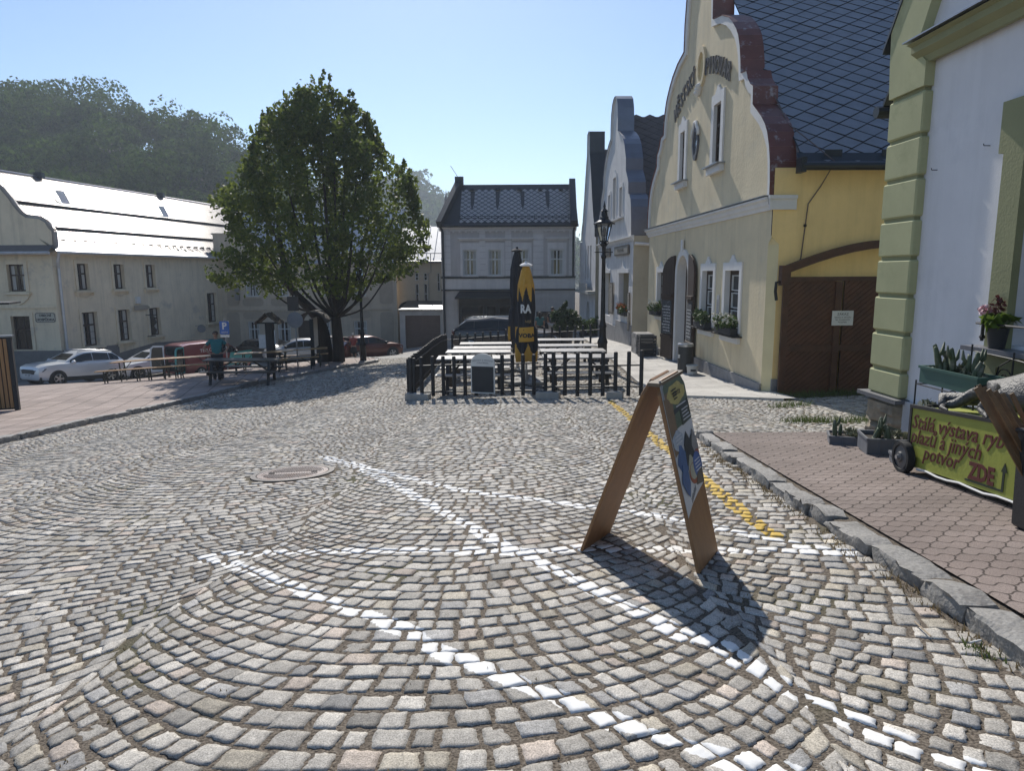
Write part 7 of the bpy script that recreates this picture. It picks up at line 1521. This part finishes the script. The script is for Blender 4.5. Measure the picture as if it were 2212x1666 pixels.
# roofed information board by the tree
q=P(682,760,29.6);z=h1(q.x,29.6)+PH;t=thing('information_board','information board under a curved dark roof in front of the left tree stem','information board',(q.x,29.6,z))
FI=Frame((q.x,29.6),(-.12,.99),(-.99,-.12))
for u in (-.75,.75):
    b=MB();b.fbox(FI,u-.07,u+.07,z,z+2.0,-.07,.07);b.build('post',FBLK,t)
b=MB();b.fbox(FI,-.68,.68,z+.75,z+2.0,-.03,.03);b.build('panel',mat('panel_white',(.5,.5,.47),.6,var=.2,vs=7),t)
b=MB();k=10
def cr(i,j): a=math.pi*(.08+.84*i);return Vector((q.x,29.6,z+1.72))+Vector((.62*math.cos(a)*1.0,0,.58*math.sin(a)))+FI.u*(-.95+1.9*j)
b.sheet(cr,12,4);b.sheet(lambda i,j:cr(i,j)+Vector((0,0,-.05)),12,4);b.build('curved_roof',mat('board_roof',(.055,.05,.048),.8,var=.3),t,smooth=True)
# parking sign
q=P(489,760,34.0);z=h1(q.x,34);t=thing('parking_sign','blue parking sign with white letter P on a pole behind the van','parking sign',(q.x,34,z))
b=MB();b.tube([(q.x,34.03,z),(q.x,34.03,z+2.6)],.03,8);b.build('pole',TIN,t)
pz=P(489,708,34).z;FP=Frame((q.x,33.98),(1,0),(0,-1))
b=MB();b.prism(rr(-.235,.235,pz-.32,pz+.32,.05),lambda u,zz_,n:FP(u,zz_,n),0,.015);pn=b.build('panel',mat('sign_blue',(.02,.10,.36),.4),t)
b=MB();b.fbox(FP,-.22,.22,pz-.46,pz-.36,0,.015);b.build('lower_panel',FRAMEW,t)
text('P',.46,pn,FRAMEW,lambda x,y,d:FP(x,pz+.07+y,.016+d),bold=.012);text('RESERV\u00c9',.085,pn,FRAMEW,lambda x,y,d:FP(x,pz-.23+y,.016+d))
# slatted kiosk at the left edge
kq=G(42,893);kz=h1(kq.x,kq.y)+.06;FK=Frame((kq.x,kq.y),(-.93,-.36),(.36,-.93))
t=thing('slatted_screen','screen of vertical orange slats with black corner at the left edge','screen',(kq.x,kq.y,kz))
SLW=mat('orange_slat',(.32,.165,.06),.5,var=.25,vs=4,stretch=(6,6,.5))
b=MB();s=0
while s<3.2: b.fbox(FK,.09+s,.09+s+.072,kz+.10,kz+1.88,.0,.03);s+=.098
b.build('slats',SLW,t)
FK2=Frame((kq.x,kq.y),(.36*-1,.93),(.93,.36))
b=MB();b.fbox(FK,0,3.4,kz+.05,kz+1.92,-.05,-.01);b.fbox(FK,-.02,.08,kz,kz+1.95,-.10,.04);b.fbox(FK2,0.06,.14,kz+.05,kz+1.9,-.05,.0);b.build('frame',FBLK,t)
b=MB();b.fbox(FK,-.05,3.4,kz+1.93,kz+1.97,-.15,.06);b.build('counter_top',TIN,t)
b=MB();b.fbox(FK,.5,.62,kz+1.98,kz+2.75,-.14,-.02);b.fbox(FK,-.1,3.4,kz+2.75,kz+2.8,-.9,.15);b.build('awning',FBLK,t)
# ------------------------------------------------------------------ plants and things on the terrace
GLEAF=leaf_mat('shrub_leaf',(.03,.055,.018),(.10,.15,.04),.3);FIRL=leaf_mat('conifer_leaf',(.025,.045,.02),(.08,.115,.045),.25);FLW=mat('white_petals',(.62,.60,.52),.7);FLO=mat('orange_petals',(.45,.12,.025),.7);FLP=mat('pink_petals',(.62,.36,.40),.6);POTD=mat('dark_pot',(.03,.03,.032),.6,var=.2);SOILP=mat('potting_soil',(.03,.022,.016),.95)
def ball(c,rx,ry,rz,pw=.5):
    c=np.array(c)
    def f(r,n):
        d=r.normal(size=(n,3));d/=np.linalg.norm(d,axis=1)[:,None];return c+d*np.array([rx,ry,rz])*(r.uniform(.15,1,n)**pw)[:,None]
    return f
def join(*bs):
    o=MB()
    for b in bs: o.add(b.v,b.f)
    return o
def flower_box(F,u0,u1,z,label,kind,n=.13):
    c=F((u0+u1)/2,z,n);t=thing('flower_box',label,'flower box',tuple(c),'flower boxes on the window sills')
    b=MB();b.fbox(F,u0,u1,z+.002,z+.17,n-.10,n+.10);b.build('planter',POTD,t,bevel=.01)
    gs=[];fl=[];r=random.Random(int(u0*100))
    k=max(4,int((u1-u0)/.16))
    for i in range(k):
        u=u0+(u1-u0)*(i+.5)/k;p=F(u,z+.27+r.uniform(-.03,.07),n+r.uniform(-.03,.07));gs.append(leaves(130,ball(p,.16,.14,.17),.045,seed=i+int(u0*10)))
        if kind: 
            for q in range(7):
                a=F(u+r.uniform(-.12,.12),z+.30+r.uniform(-.06,.2),n+r.uniform(.0,.17));fl.append(leaves(9,ball(a,.028,.028,.028),.045,seed=q+i*10,asp=1))
    join(*gs).build('foliage',GLEAF if kind!='fern' else FIRL,t,recalc=False)
    if fl and kind!='fern': join(*fl).build('blossom',FLW if kind=='white' else FLO,t,recalc=False)
    return t
flower_box(FY,2.55,3.68,.03,'black flower box with white blossoms on the right ground floor sill','white')
flower_box(FY,4.5,5.5,.03,'black planter with green trailing fern beside the door of the yellow house','fern')
flower_box(FY,9.75,10.85,.05,'black flower box with white blossoms at the far sill, left of the door','white')
flower_box(FW,1.6,3.2,-.27,'flower box of orange blossoms on the pale gabled house','orange',n=.02)
# bin, bucket, stone block, crates
p=FY(5.35,0,.45);z=h1(p.x,p.y)+.06;t=thing('waste_bin','dark grey cylindrical bin with metal rim beside the arched door','bin',(p.x,p.y,z))
b=MB();b.lathe((p.x,p.y,z),[(.20,0),(.20,.70),(.19,.70)],20);b.build('drum',mat('bin_grey',(.055,.055,.055),.5,.3),t,smooth=40);b=MB();b.lathe((p.x,p.y,z),[(.21,.70),(.215,.76),(.20,.78),(.14,.78),(.14,.72)],20,cap=False);b.build('rim',RIM,t,smooth=40)
b=MB();b.lathe((p.x-.19,p.y-.1,z+.42),[(.03,-.03),(.03,.06)],8);b.build('latch',FRAMEW,t)
p=FY(4.75,0,.42);z=h1(p.x,p.y)+.06;t=thing('bucket','small white plastic bucket on the terrace beside the bin','bucket',(p.x,p.y,z))
b=MB();b.lathe((p.x,p.y,z),[(.125,0),(.15,.24),(.155,.25),(.145,.25),(.12,.03)],20,cap=False);b.lathe((p.x,p.y,z),[(.155,.21),(.165,.215),(.165,.24),(.155,.245)],20,cap=False);b.build('tub',mat('white_plastic',(.5,.5,.48),.5,var=.12,vs=12),t,smooth=40)
b=MB();b.box((p.x-.01,p.y-.139,z+.12),(.14,.006,.05));b.build('label_strip',INK,t)
p=FY(11.2,0,.35);z=h1(p.x,p.y);t=tag(None,None) if False else None
b=MB();b.sheet(lambda i,j:(p.x-.32+.02*random.random(),p.y-.5+1.0*i,z+.75*j),5,4);b.box((p.x+.02,p.y,z+.37),(.62,.98,.76));o=b.build('stone_block',mat('weathered_stone',(.24,.23,.22),.95,var=.4,vs=5,bump=.9,bs=9,col2=(.12,.11,.10),c2s=4),bevel=.03);tag(o,'weathered grey stone block by the far end of the yellow house','stone block')
p=FY(9.9,0,.48);z=h1(p.x,p.y)+.05
for k in range(2):
    t=thing('bottle_crate','black bottle crate, %s of the pair left of the door'%('bottom' if k==0 else 'top'),'crate',(p.x,p.y,z+.36*k),'black crates left of the door')
    b=MB();zz=z+.36*k
    for dx,dy,sx,sy in ((0,-.19,.55,.02),(0,.19,.55,.02),(-.265,0,.02,.4),(.265,0,.02,.4)):
        for a,c in ((.0,.10),(.15,.2),(.25,.35)): b.box((p.x+dx,p.y+dy,zz+(a+c)/2),(sx,sy,c-a))
    for dx in (-.265,.265):
        for dy in (-.19,.19): b.box((p.x+dx,p.y+dy,zz+.175),(.03,.03,.35))
    b.build('lattice',POTD,t);b=MB();b.box((p.x,p.y,zz+.012),(.5,.36,.02));b.build('base',POTD,t)
def potshrub(label,px,Y,w_,h_,ph,m,shape='bush',n=2600,seed=1,ls=.07):
    p=S(px,Y);t=thing('potted_shrub',label,'shrub',tuple(p),'shrubs on the terrace end')
    b=MB();b.lathe(p,[(.26,0),(.33,ph),(.30,ph),(.28,ph-.04)],16,cap=True);b.build('tub',POTD,t,smooth=40)
    bs=[];r=random.Random(seed)
    for i in range(16):
        a=r.uniform(0,6.28);e=r.uniform(.2,1);c=(p.x+w_*.36*e*math.cos(a),p.y+w_*.3*e*math.sin(a),p.z+ph+h_*r.uniform(.15,.75));bs.append(leaves(n//22,ball(c,w_*.26,w_*.24,h_*.2),ls,seed=seed*50+i,asp=2))
    if shape=='fir':
        for i in range(7): bs.append(leaves(60,ball((p.x-w_*.1+.05*i-w_*.12,p.y,p.z+ph+h_*(.75+.06*i)),.12-.012*i,.1,.12),ls*.9,seed=900+i,asp=2))
    join(*bs).build('foliage',m,t,recalc=False)
    b=MB()
    for i in range(5): b.tube([p+Vector((0,0,ph-.1)),p+Vector((w_*.2*math.cos(i*1.3),w_*.2*math.sin(i*1.3),ph+h_*.6))],[.025,.008],5)
    b.build('stem',BARK,t)
potshrub('bushy conifer in a dark tub at the back right of the beer garden',1222,31.2,1.35,1.15,.62,FIRL,'fir',4200,3,.085)
potshrub('small dark shrub between the tubbed conifer and the street lamp',1262,36.8,.9,.75,.25,GLEAF,'bush',1500,4,.07)
potshrub('round dark green shrub by the downpipe of the narrow house',1284,36.0,1.05,1.0,.2,GLEAF,'bush',2200,5,.07)
# ------------------------------------------------------------------ reptile exhibition cart by the right wall
LIME=mat('lime_paint',(.29,.315,.05),.55,var=.12,vs=5,bump=.1);MAROON=mat('maroon_letter',(.10,.018,.014),.6)
c0=G(1958,1028);cA=Vector((c0.x,c0.y));cB=Vector((3.70,4.30));cu_=(cB-cA);CL=cu_.length
FCt=Frame(tuple(cA),tuple(cu_),(-1*cu_.normalized().y*-1*-1,cu_.normalized().x))
if FCt.n.x>0: FCt.n=-FCt.n
def gz(u): q=FCt(u,0);return HS(q.x,q.y)
ztop=P(1957,877,c0.y).z;z0=gz(0);drop=(gz(CL)-gz(0))/CL
ct=thing('exhibition_cart','lime green wheeled box with maroon Czech lettering against the white wall','cart',(c0.x,c0.y,z0))
T_=lambda u,z,n:FCt(u,z+drop*u,n)
b=MB();bt=z0+.07;D=.62
b.prism([(0,bt),(CL,bt),(CL,ztop-.02),(0,ztop-.02)],lambda u,z,n:T_(u,z,n),-D,0);b.build('box',LIME,ct)
b=MB();b.prism([(-.02,ztop-.018),(CL,ztop-.018),(CL,ztop+.012),(-.02,ztop+.012)],lambda u,z,n:T_(u,z,n),-.03,.012);b.prism([(-.02,bt),(0.012,bt),(0.012,ztop-.019),(-.02,ztop-.019)],lambda u,z,n:T_(u,z,n),-.03,.01);b.build('edge_trim',TRIMB,ct)
b=MB();b.tube([T_(.18+CL*.9*i/12,bt-.015+.01*math.sin(i*1.9),.012) for i in range(13)],.011,5);b.build('pale_cable',FRAMEW,ct)
wc=T_(.02,z0+.145,.055);b=MB();b.lathe(wc,[(.10,-.035),(.145,-.035),(.15,-.02),(.15,.02),(.145,.035),(.115,.035),(.11,.02)],26,ax=tuple(FCt.n));wt=b.build('wheel',TYRE,ct,smooth=40)
b=MB();b.lathe(wc,[(.11,-.03),(.11,.022),(.05,.03),(.045,.045),(.02,.05)],20,ax=tuple(FCt.n));b.build('rim',mat('rim_grey',(.12,.12,.12),.5,.3),wt,smooth=40);b=MB();b.lathe(wc+FCt.n*.05,[(.022,0),(.022,.02)],8,ax=tuple(FCt.n));b.build('axle_nut',RIM,wt)
Hc=ztop-bt
def cart_text(s,u,fz,size,sx=1,shear=.25,bold=.0015):
    text(s,size,ct,MAROON,lambda x,y,d:T_(u+x,bt+Hc*fz+y,.001+d),sx=sx,shear=shear,bold=bold,align='LEFT')
cart_text('St\u00e1l\u00e1 v\u00fdstava ryb',.02,.74,.185,1.02);cart_text('plaz\u016f a jin\u00fdch',.02,.50,.185,1.0);cart_text('potvor',.24,.27,.185,1.0);cart_text('ZDE',.90,.21,.19,.85,0,.008)
b=MB();b.prism([(.86,bt+Hc*.055),(1.32,bt+Hc*.055),(1.32,bt+Hc*.33),(1.345,bt+Hc*.33),(1.31,bt+Hc*.46),(1.275,bt+Hc*.33),(1.295,bt+Hc*.33),(1.295,bt+Hc*.085),(.86,bt+Hc*.085)],lambda u,z,n:T_(u,z,n),.001,.004);b.build('painted_arrow',mat('dark_green_ink',(.02,.03,.015),.7),ct)
# bronze-like reptile figure on the cart
REP=mat('grey_reptile_hide',(.085,.082,.08),.5,.25,var=.35,vs=22,bump=.7,bs=55)
zt_=ztop;cc=lambda u,n,z:tuple(T_(u,zt_+z,n))
rp=thing('reptile_sculpture','dark grey scaly reptile sculpture with clawed feet resting on the lime green cart','sculpture',cc(.9,-.3,.02))
bc=[(.62,-.36,.13,.09),(.74,-.34,.16,.135),(.92,-.33,.19,.16),(1.15,-.33,.23,.17),(1.4,-.35,.30,.16),(1.65,-.36,.36,.13),(1.85,-.36,.40,.09)]
V3=lambda u,n,z,r:(*cc(u,n,z),r)
ch=[[V3(*q) for q in bc]]
ch.append([V3(.74,-.34,.16,.135),V3(.62,-.30,.20,.065),V3(.46,-.25,.15,.055),V3(.40,-.16,.06,.045),V3(.34,-.09,.035,.038)])
ch.append([V3(1.15,-.33,.23,.17),V3(1.02,-.17,.18,.085),V3(.90,-.10,.10,.07),V3(.86,-.07,.045,.055),V3(.93,-.045,.03,.035)])
for i in range(5):
    a=-.5+.28*i;ch.append([V3(.34,-.09,.035,.038),V3(.34+.05*math.cos(a)+.03,-.09+.055*math.sin(a+.9)+.02,.035,.016),V3(.42+.03*i,-.09+.06*math.sin(a+1.0)+.03,.018,.009)])
    ch.append([V3(.93,-.045,.03,.035),V3(.97+.012*i,-.05+.02*(i-2),.028,.014),V3(1.01+.012*i,-.045+.025*(i-2),.015,.008)])
skin_mesh('sculpture_body',[[(x-rp.location.x,y-rp.location.y,z-rp.location.z,r) for x,y,z,r in c] for c in ch],REP,rp,root=2)
b=MB();b.tube([cc(.56,-.40,.10),cc(.36,-.28,.10),cc(.18,-.16,.085),cc(.36,-.07,.035)],[.05,.06,.055,.045],10);b.build('tail',REP,rp,smooth=True)
# black perforated bin holding wooden slats
bp=Vector((3.50,4.36));z=HS(bp.x,bp.y);t=thing('stick_bin','tall black perforated bin full of brown wooden slats in front of the cart','bin',(bp.x,bp.y,z))
m,tt,bb,nn,Lk=_nodes('perforated_black');geo=N(tt,'ShaderNodeNewGeometry');vo=N(tt,'ShaderNodeTexVoronoi');vo.inputs['Scale'].default_value=90;Lk.new(geo.outputs[0],vo.inputs[0]);cr_=N(tt,'ShaderNodeMapRange');cr_.inputs[1].default_value=.25;cr_.inputs[2].default_value=.4;cr_.inputs[3].default_value=.012;cr_.inputs[4].default_value=.035;Lk.new(vo.outputs[0],cr_.inputs[0]);Lk.new(cr_.outputs[0],bb.inputs[0]);bb.inputs['Roughness'].default_value=.5
b=MB();b.box((bp.x,bp.y,z+.33),(.27,.27,.66),taper=1.1);b.build('bin_body',m,t,bevel=.02);b=MB();b.box((bp.x,bp.y,z+.655),(.31,.31,.03));b.build('rim',TRIMB,t,bevel=.008)
tops=[(2108,838),(2113,832),(2125,836),(2135,842),(2150,845),(2165,850),(2185,850)]
SLT=mat('brown_slat',(.15,.085,.035),.6,var=.4,vs=9)
for i,(px,py) in enumerate(tops):
    e=P(px,py,4.52+.10*(i%3));st=Vector((bp.x-.09+.028*i,bp.y+.05-.02*(i%3),z+.3));b=MB();b.beam(st,e,.032,.010,up=(.2,-1,.1));b.build('wooden_slat',SLT,t)
b=MB();b.beam((bp.x-.10,bp.y+.02,z+.64),(bp.x-.13,bp.y+.05,z+.80),.035,.02);b.beam((bp.x-.02,bp.y-.05,z+.62),(bp.x-.03,bp.y-.04,z+.82),.04,.02);b.build('orange_slat',mat('orange_wood',(.42,.17,.04),.6),t)
# cactus crates on the pavement
CRG=mat('grey_crate',(.14,.145,.16),.5,var=.15,vs=8);CACT=mat('cactus_green',(.07,.095,.05),.7,var=.3,vs=14,col2=(.20,.19,.15),c2s=9)
def crate(label,p,L_,W_,H_,rz,seed,cact=6,box_m=CRG,group='cactus crates on the pavement',name='plant_crate',cat='plant crate',tall=.32,zb=None,leafy=True):
    r=random.Random(seed);z=HS(p[0],p[1]) if zb is None else zb;t=thing(name,label,cat,(p[0],p[1],z),group);c,s=math.cos(rz),math.sin(rz);Q=lambda a,b_,h_:Vector((p[0]+a*c-b_*s,p[1]+a*s+b_*c,z+h_))
    b=MB()
    for (a,e,sx,sy) in ((0,-W_/2,L_,.012),(0,W_/2,L_,.012),(-L_/2,0,.012,W_),(L_/2,0,.012,W_)): b.box(Q(a,e,H_/2),(sx,sy,H_),rz=rz)
    for (a,e,sx,sy) in ((0,-W_/2-.008,L_+.03,.02),(0,W_/2+.008,L_+.03,.02),(-L_/2-.008,0,.02,W_),(L_/2+.008,0,.02,W_)): b.box(Q(a,e,H_-.012),(sx,sy,.026),rz=rz)
    k=max(2,int(L_/.12))
    for i in range(k+1): b.box(Q(-L_/2+L_*i/k,-W_/2-.012,H_/2),(.012,.012,H_),rz=rz)
    b.build('crate_box',box_m,t);b=MB();b.box(Q(0,0,H_*.72),(L_-.02,W_-.02,.02),rz=rz);b.build('soil',SOILP,t)
    for i in range(cact):
        b=MB();a=r.uniform(-.42,.42)*L_;e=r.uniform(-.35,.35)*W_;hh=tall*r.uniform(.35,1.1);l=r.uniform(-.25,.25)*hh
        q0=Q(a,e,H_*.7);b.tube([q0,q0+Vector((l*.4,0,hh*.5)),q0+Vector((l,r.uniform(-.03,.03),hh)),q0+Vector((l*1.05,0,hh+.015))],[.012+.05*hh,.018+.045*hh,.012+.03*hh,.003],7)
        if hh>.18: q1=q0+Vector((l*.6,0,hh*.6));b.tube([q1,q1+Vector((.05*(1 if i%2 else -1),0,.06)),q1+Vector((.06*(1 if i%2 else -1),0,.14))],[.016,.018,.006],6)
        b.build('cactus',CACT,t,smooth=True)
    for i in range(cact): b=MB();b.lathe(Q(r.uniform(-.44,.44)*L_,r.uniform(-.4,.4)*W_,H_*.74),[(.0,-.02),(.035,.0),(.03,.03),(.0,.045)],8);b.build('small_cactus',CACT,t,smooth=True)
    if leafy: join(*[leaves(26,ball(Q(r.uniform(-.4,.4)*L_,r.uniform(-.4,.4)*W_,H_+.02),.05,.05,.05),.03,seed=seed*9+i) for i in range(5)]).build('small_plants',leaf_mat('dry_leaf',(.10,.11,.06),(.25,.25,.17),.2),t,recalc=False)
    return t
k1=G(1838,968);k2=G(1920,985);k3=G(1960,1008)
crate('shallow grey crate with one curved cactus, leftmost on the pavement',(k1.x+.02,k1.y+.12),.42,.30,.11,rad(-20),3,cact=2,tall=.22)
crate('large grey crate of tall cacti between the leftmost crate and the cart',(k2.x+.05,k2.y+.02),.62,.42,.19,rad(-14),7,cact=5,tall=.22)
crate('small low dark crate of pebble cacti tucked by the cart wheel',(k3.x-.02,k3.y-.06),.30,.22,.10,rad(-14),9,cact=1,tall=.08)
# iron plant stand with trough of cacti
ps=P(2062,800,6.55);zt2=P(2062,842,6.5).z;zs=HS(4.4,6.5);t=thing('plant_stand','black iron plant stand with curled ends against the white wall','plant stand',(4.32,6.5,zs))
FPs=Frame((4.42,7.0),(.0293,-1),(-1,-.0293))
b=MB()
for u in (0,.86):
    for n in (.02,.30): b.tube([FPs(u,zs,n),FPs(u,zt2+.02,n)],.008,6)
for zz_ in (zt2-.02,zs+.35):
    for n in (.02,.30): b.tube([FPs(0,zz_,n),FPs(.86,zz_,n)],.007,6)
    for u in (0,.86): b.tube([FPs(u,zz_,.02),FPs(u,zz_,.30)],.007,6)
for u,h_ in ((.38,.42),(.92,.40)): b.tube([FPs(u,zs,.02),FPs(u,zt2+h_,.02)],.008,6)
b.tube([FPs(.38,zt2+.36,.02),FPs(.92,zt2+.34,.02)],.006,5)
def curl(u,z,s,k=1):
    return [FPs(u+s*k*(.02+.10*math.cos(a)*(1-i/26)),z+k*.10*math.sin(a)*(1-i/26),.02) for i,a in enumerate([.3+2*math.pi*1.5*j/20 for j in range(21)])]
b.tube(curl(.80,zt2+.15,1),.006,5);b.tube(curl(.2,zt2-.16,-1),.006,5);b.tube([FPs(.70,zt2+.05,.02),FPs(.75,zt2+.25,.02),FPs(.9,zt2+.34,.02),FPs(1.15,zt2+.32,.02)],.007,5);b.tube([FPs(1.1,zt2+.32,.02),FPs(1.25,zt2+.37,.02),FPs(1.35,zt2+.34,.02)],.022,6)
b.build('stand_frame',BLACKM,t)
crate('long green trough of upright cacti on the iron plant stand',tuple(FPs(.43,0,.16).xy),.84,.22,.17,math.pi/2+.0293,17,cact=15,box_m=mat('green_trough',(.05,.115,.095),.5,var=.1),group=None,name='cactus_trough',cat='plant trough',tall=.24,zb=zt2)
p=FPs(.55,0,.25);t=thing('plant_bowl','black round bowl with trailing leaves under the iron stand','plant bowl',(p.x,p.y,zt2-.40))
b=MB();b.lathe((p.x,p.y,zt2-.40),[(.14,0),(.25,.2),(.26,.22),(.24,.22),(.2,.1)],20);b.build('bowl',POTD,t,smooth=40);join(leaves(120,ball((p.x-.05,p.y+.30,zt2-.26),.12,.14,.11),.045,seed=77),leaves(60,ball((p.x,p.y,zt2-.18),.2,.2,.05),.04,seed=78)).build('foliage',leaf_mat('grey_leaf',(.10,.12,.08),(.3,.31,.25),.2),t,recalc=False)
# flower pot on the sill
p=FG(2.16,0,.09);zs_=.748;t=thing('flower_pot','dark flower pot with pink hydrangea and red leaves on the window sill','flower pot',(p.x,p.y,zs_))
b=MB();b.lathe((p.x,p.y,zs_),[(.07,0),(.095,.19),(.10,.20),(.09,.2)],16);b.build('pot',POTD,t,smooth=40)
gl=[leaves(8,ball((p.x+.02,p.y+.01,zs_+.27),.14,.15,.08),.12,seed=i,asp=1.3) for i in range(4)]
join(*gl).build('foliage',leaf_mat('bright_leaf',(.07,.12,.02),(.17,.25,.04),.35),t,recalc=False)
join(leaves(120,ball((p.x-.05,p.y+.14,zs_+.36),.055,.065,.055,.3),.028,seed=41,asp=1),leaves(60,ball((p.x+.0,p.y+.20,zs_+.33),.035,.035,.035,.3),.026,seed=42,asp=1)).build('pink_blossom',FLP,t,recalc=False)
join(leaves(30,ball((p.x-.02,p.y+.03,zs_+.42),.06,.08,.08),.04,seed=43)).build('red_leaves',leaf_mat('red_leaf',(.06,.02,.02),(.12,.04,.035),.3),t,recalc=False)
# ------------------------------------------------------------------ weeds, dry grass, loose litter
GR=leaf_mat('grass_blade',(.05,.085,.02),(.13,.16,.05),.3);DRY=leaf_mat('dry_grass',(.16,.12,.06),(.30,.23,.13),.2)
def blades(spots,hgt,seed):
    r=np.random.default_rng(seed);b=MB()
    for (x,y,z,n,rx,ry) in spots:
        for _ in range(n):
            a=x+r.normal(0,rx);c=y+r.normal(0,ry);zz_=(h1(a,c) if z is None else z);t=r.uniform(0,6.28);h_=hgt*r.uniform(.4,1.3);dx,dy=math.cos(t)*.006,math.sin(t)*.006;lx,ly=r.normal(0,.4)*h_,r.normal(0,.4)*h_
            b.add([(a-dx,c-dy,zz_-.01),(a+dx,c+dy,zz_-.01),(a+lx,c+ly,zz_+h_)],[(0,1,2)])
    return b
sp=[]
r=np.random.default_rng(3)
for i in range(26):
    u=.15+i*.13;q=FT(u,0,.35+.3*r.random());sp.append((q.x,q.y,None,70,.10,.16))
for px,py in ((1720,912),(1745,910),(1770,913),(1800,912),(1830,914),(1860,908),(1690,880),(1720,876)):
    q=G(px,py);sp.append((q.x,q.y,None,110,.14,.08))
tag(blades(sp,.11,5).build('grass',GR,recalc=False),'green grass and weeds along the foot of the wooden yard gate','grass',kind='stuff')
sp=[];
for i in range(60):
    y=2.2+i*.115;x=float(poly_x(KR,y))-.03;sp.append((x-abs(r.normal(0,.03)),y,None,int(r.uniform(3,22)*(1.6 if 5<y<8 else .8)),.03,.05))
tag(blades(sp,.035,6).build('dry_grass',DRY,recalc=False),'dry brown grass and needles along the foot of the right kerb','dry grass',kind='stuff')
sp=[]
for i in range(170):
    y=2.0+9*r.random()**1.3;x=(r.random()*2-1)*.78*y
    if x>float(poly_x(KR,y))-.1 or x<-8.5: continue
    sp.append((x,y,h1(x,y)-.002,int(r.uniform(3,8)),.02,.02))
tag(blades(sp,.013,8).build('joint_moss',DRY,recalc=False),'tiny dry weeds growing in joints between the granite cobbles','weeds',kind='stuff')
sp=[]
for px,py in ((2128,1412),(2120,1405),(2135,1416)):
    q=G(px,py);sp.append((q.x-.02,q.y,None,22,.03,.04))
tag(blades(sp,.03,9).build('grass_tuft',GR,recalc=False),'small green grass tuft at the foot of the right kerb','grass tuft',kind='stuff')
for i,(a,c,lab) in enumerate((((2095,1398),(2118,1394),'white cigarette end lying by the right kerb'),((1975,1352),(2010,1385),'thin pale twig lying beside the right kerb'))):
    p=G(*a);q=G(*c);b=MB();b.tube([p+Vector((0,0,.02)),q+Vector((0,0,.022))],.005 if i==0 else .004,6);tag(b.build('cigarette_end' if i==0 else 'twig',FRAMEW if i==0 else mat('twig_pale',(.35,.28,.2),.8)),lab,'litter')
# ------------------------------------------------------------------ summer haze
def haze():
    b=MB();b.box((-100,330,32),(1000,1000,92));o=b.build('haze',[]);m=bpy.data.materials.new('haze_air');m.use_nodes=True;t=m.node_tree
    t.nodes.remove(t.nodes['Principled BSDF']);v=t.nodes.new('ShaderNodeVolumePrincipled');v.inputs['Color'].default_value=(.78,.88,1,1);v.inputs['Density'].default_value=.00065;v.inputs['Anisotropy'].default_value=.3
    t.links.new(v.outputs[0],t.nodes['Material Output'].inputs['Volume']);o.data.materials.append(m);tag(o,'pale summer haze filling the valley air','haze',kind='stuff')
haze()
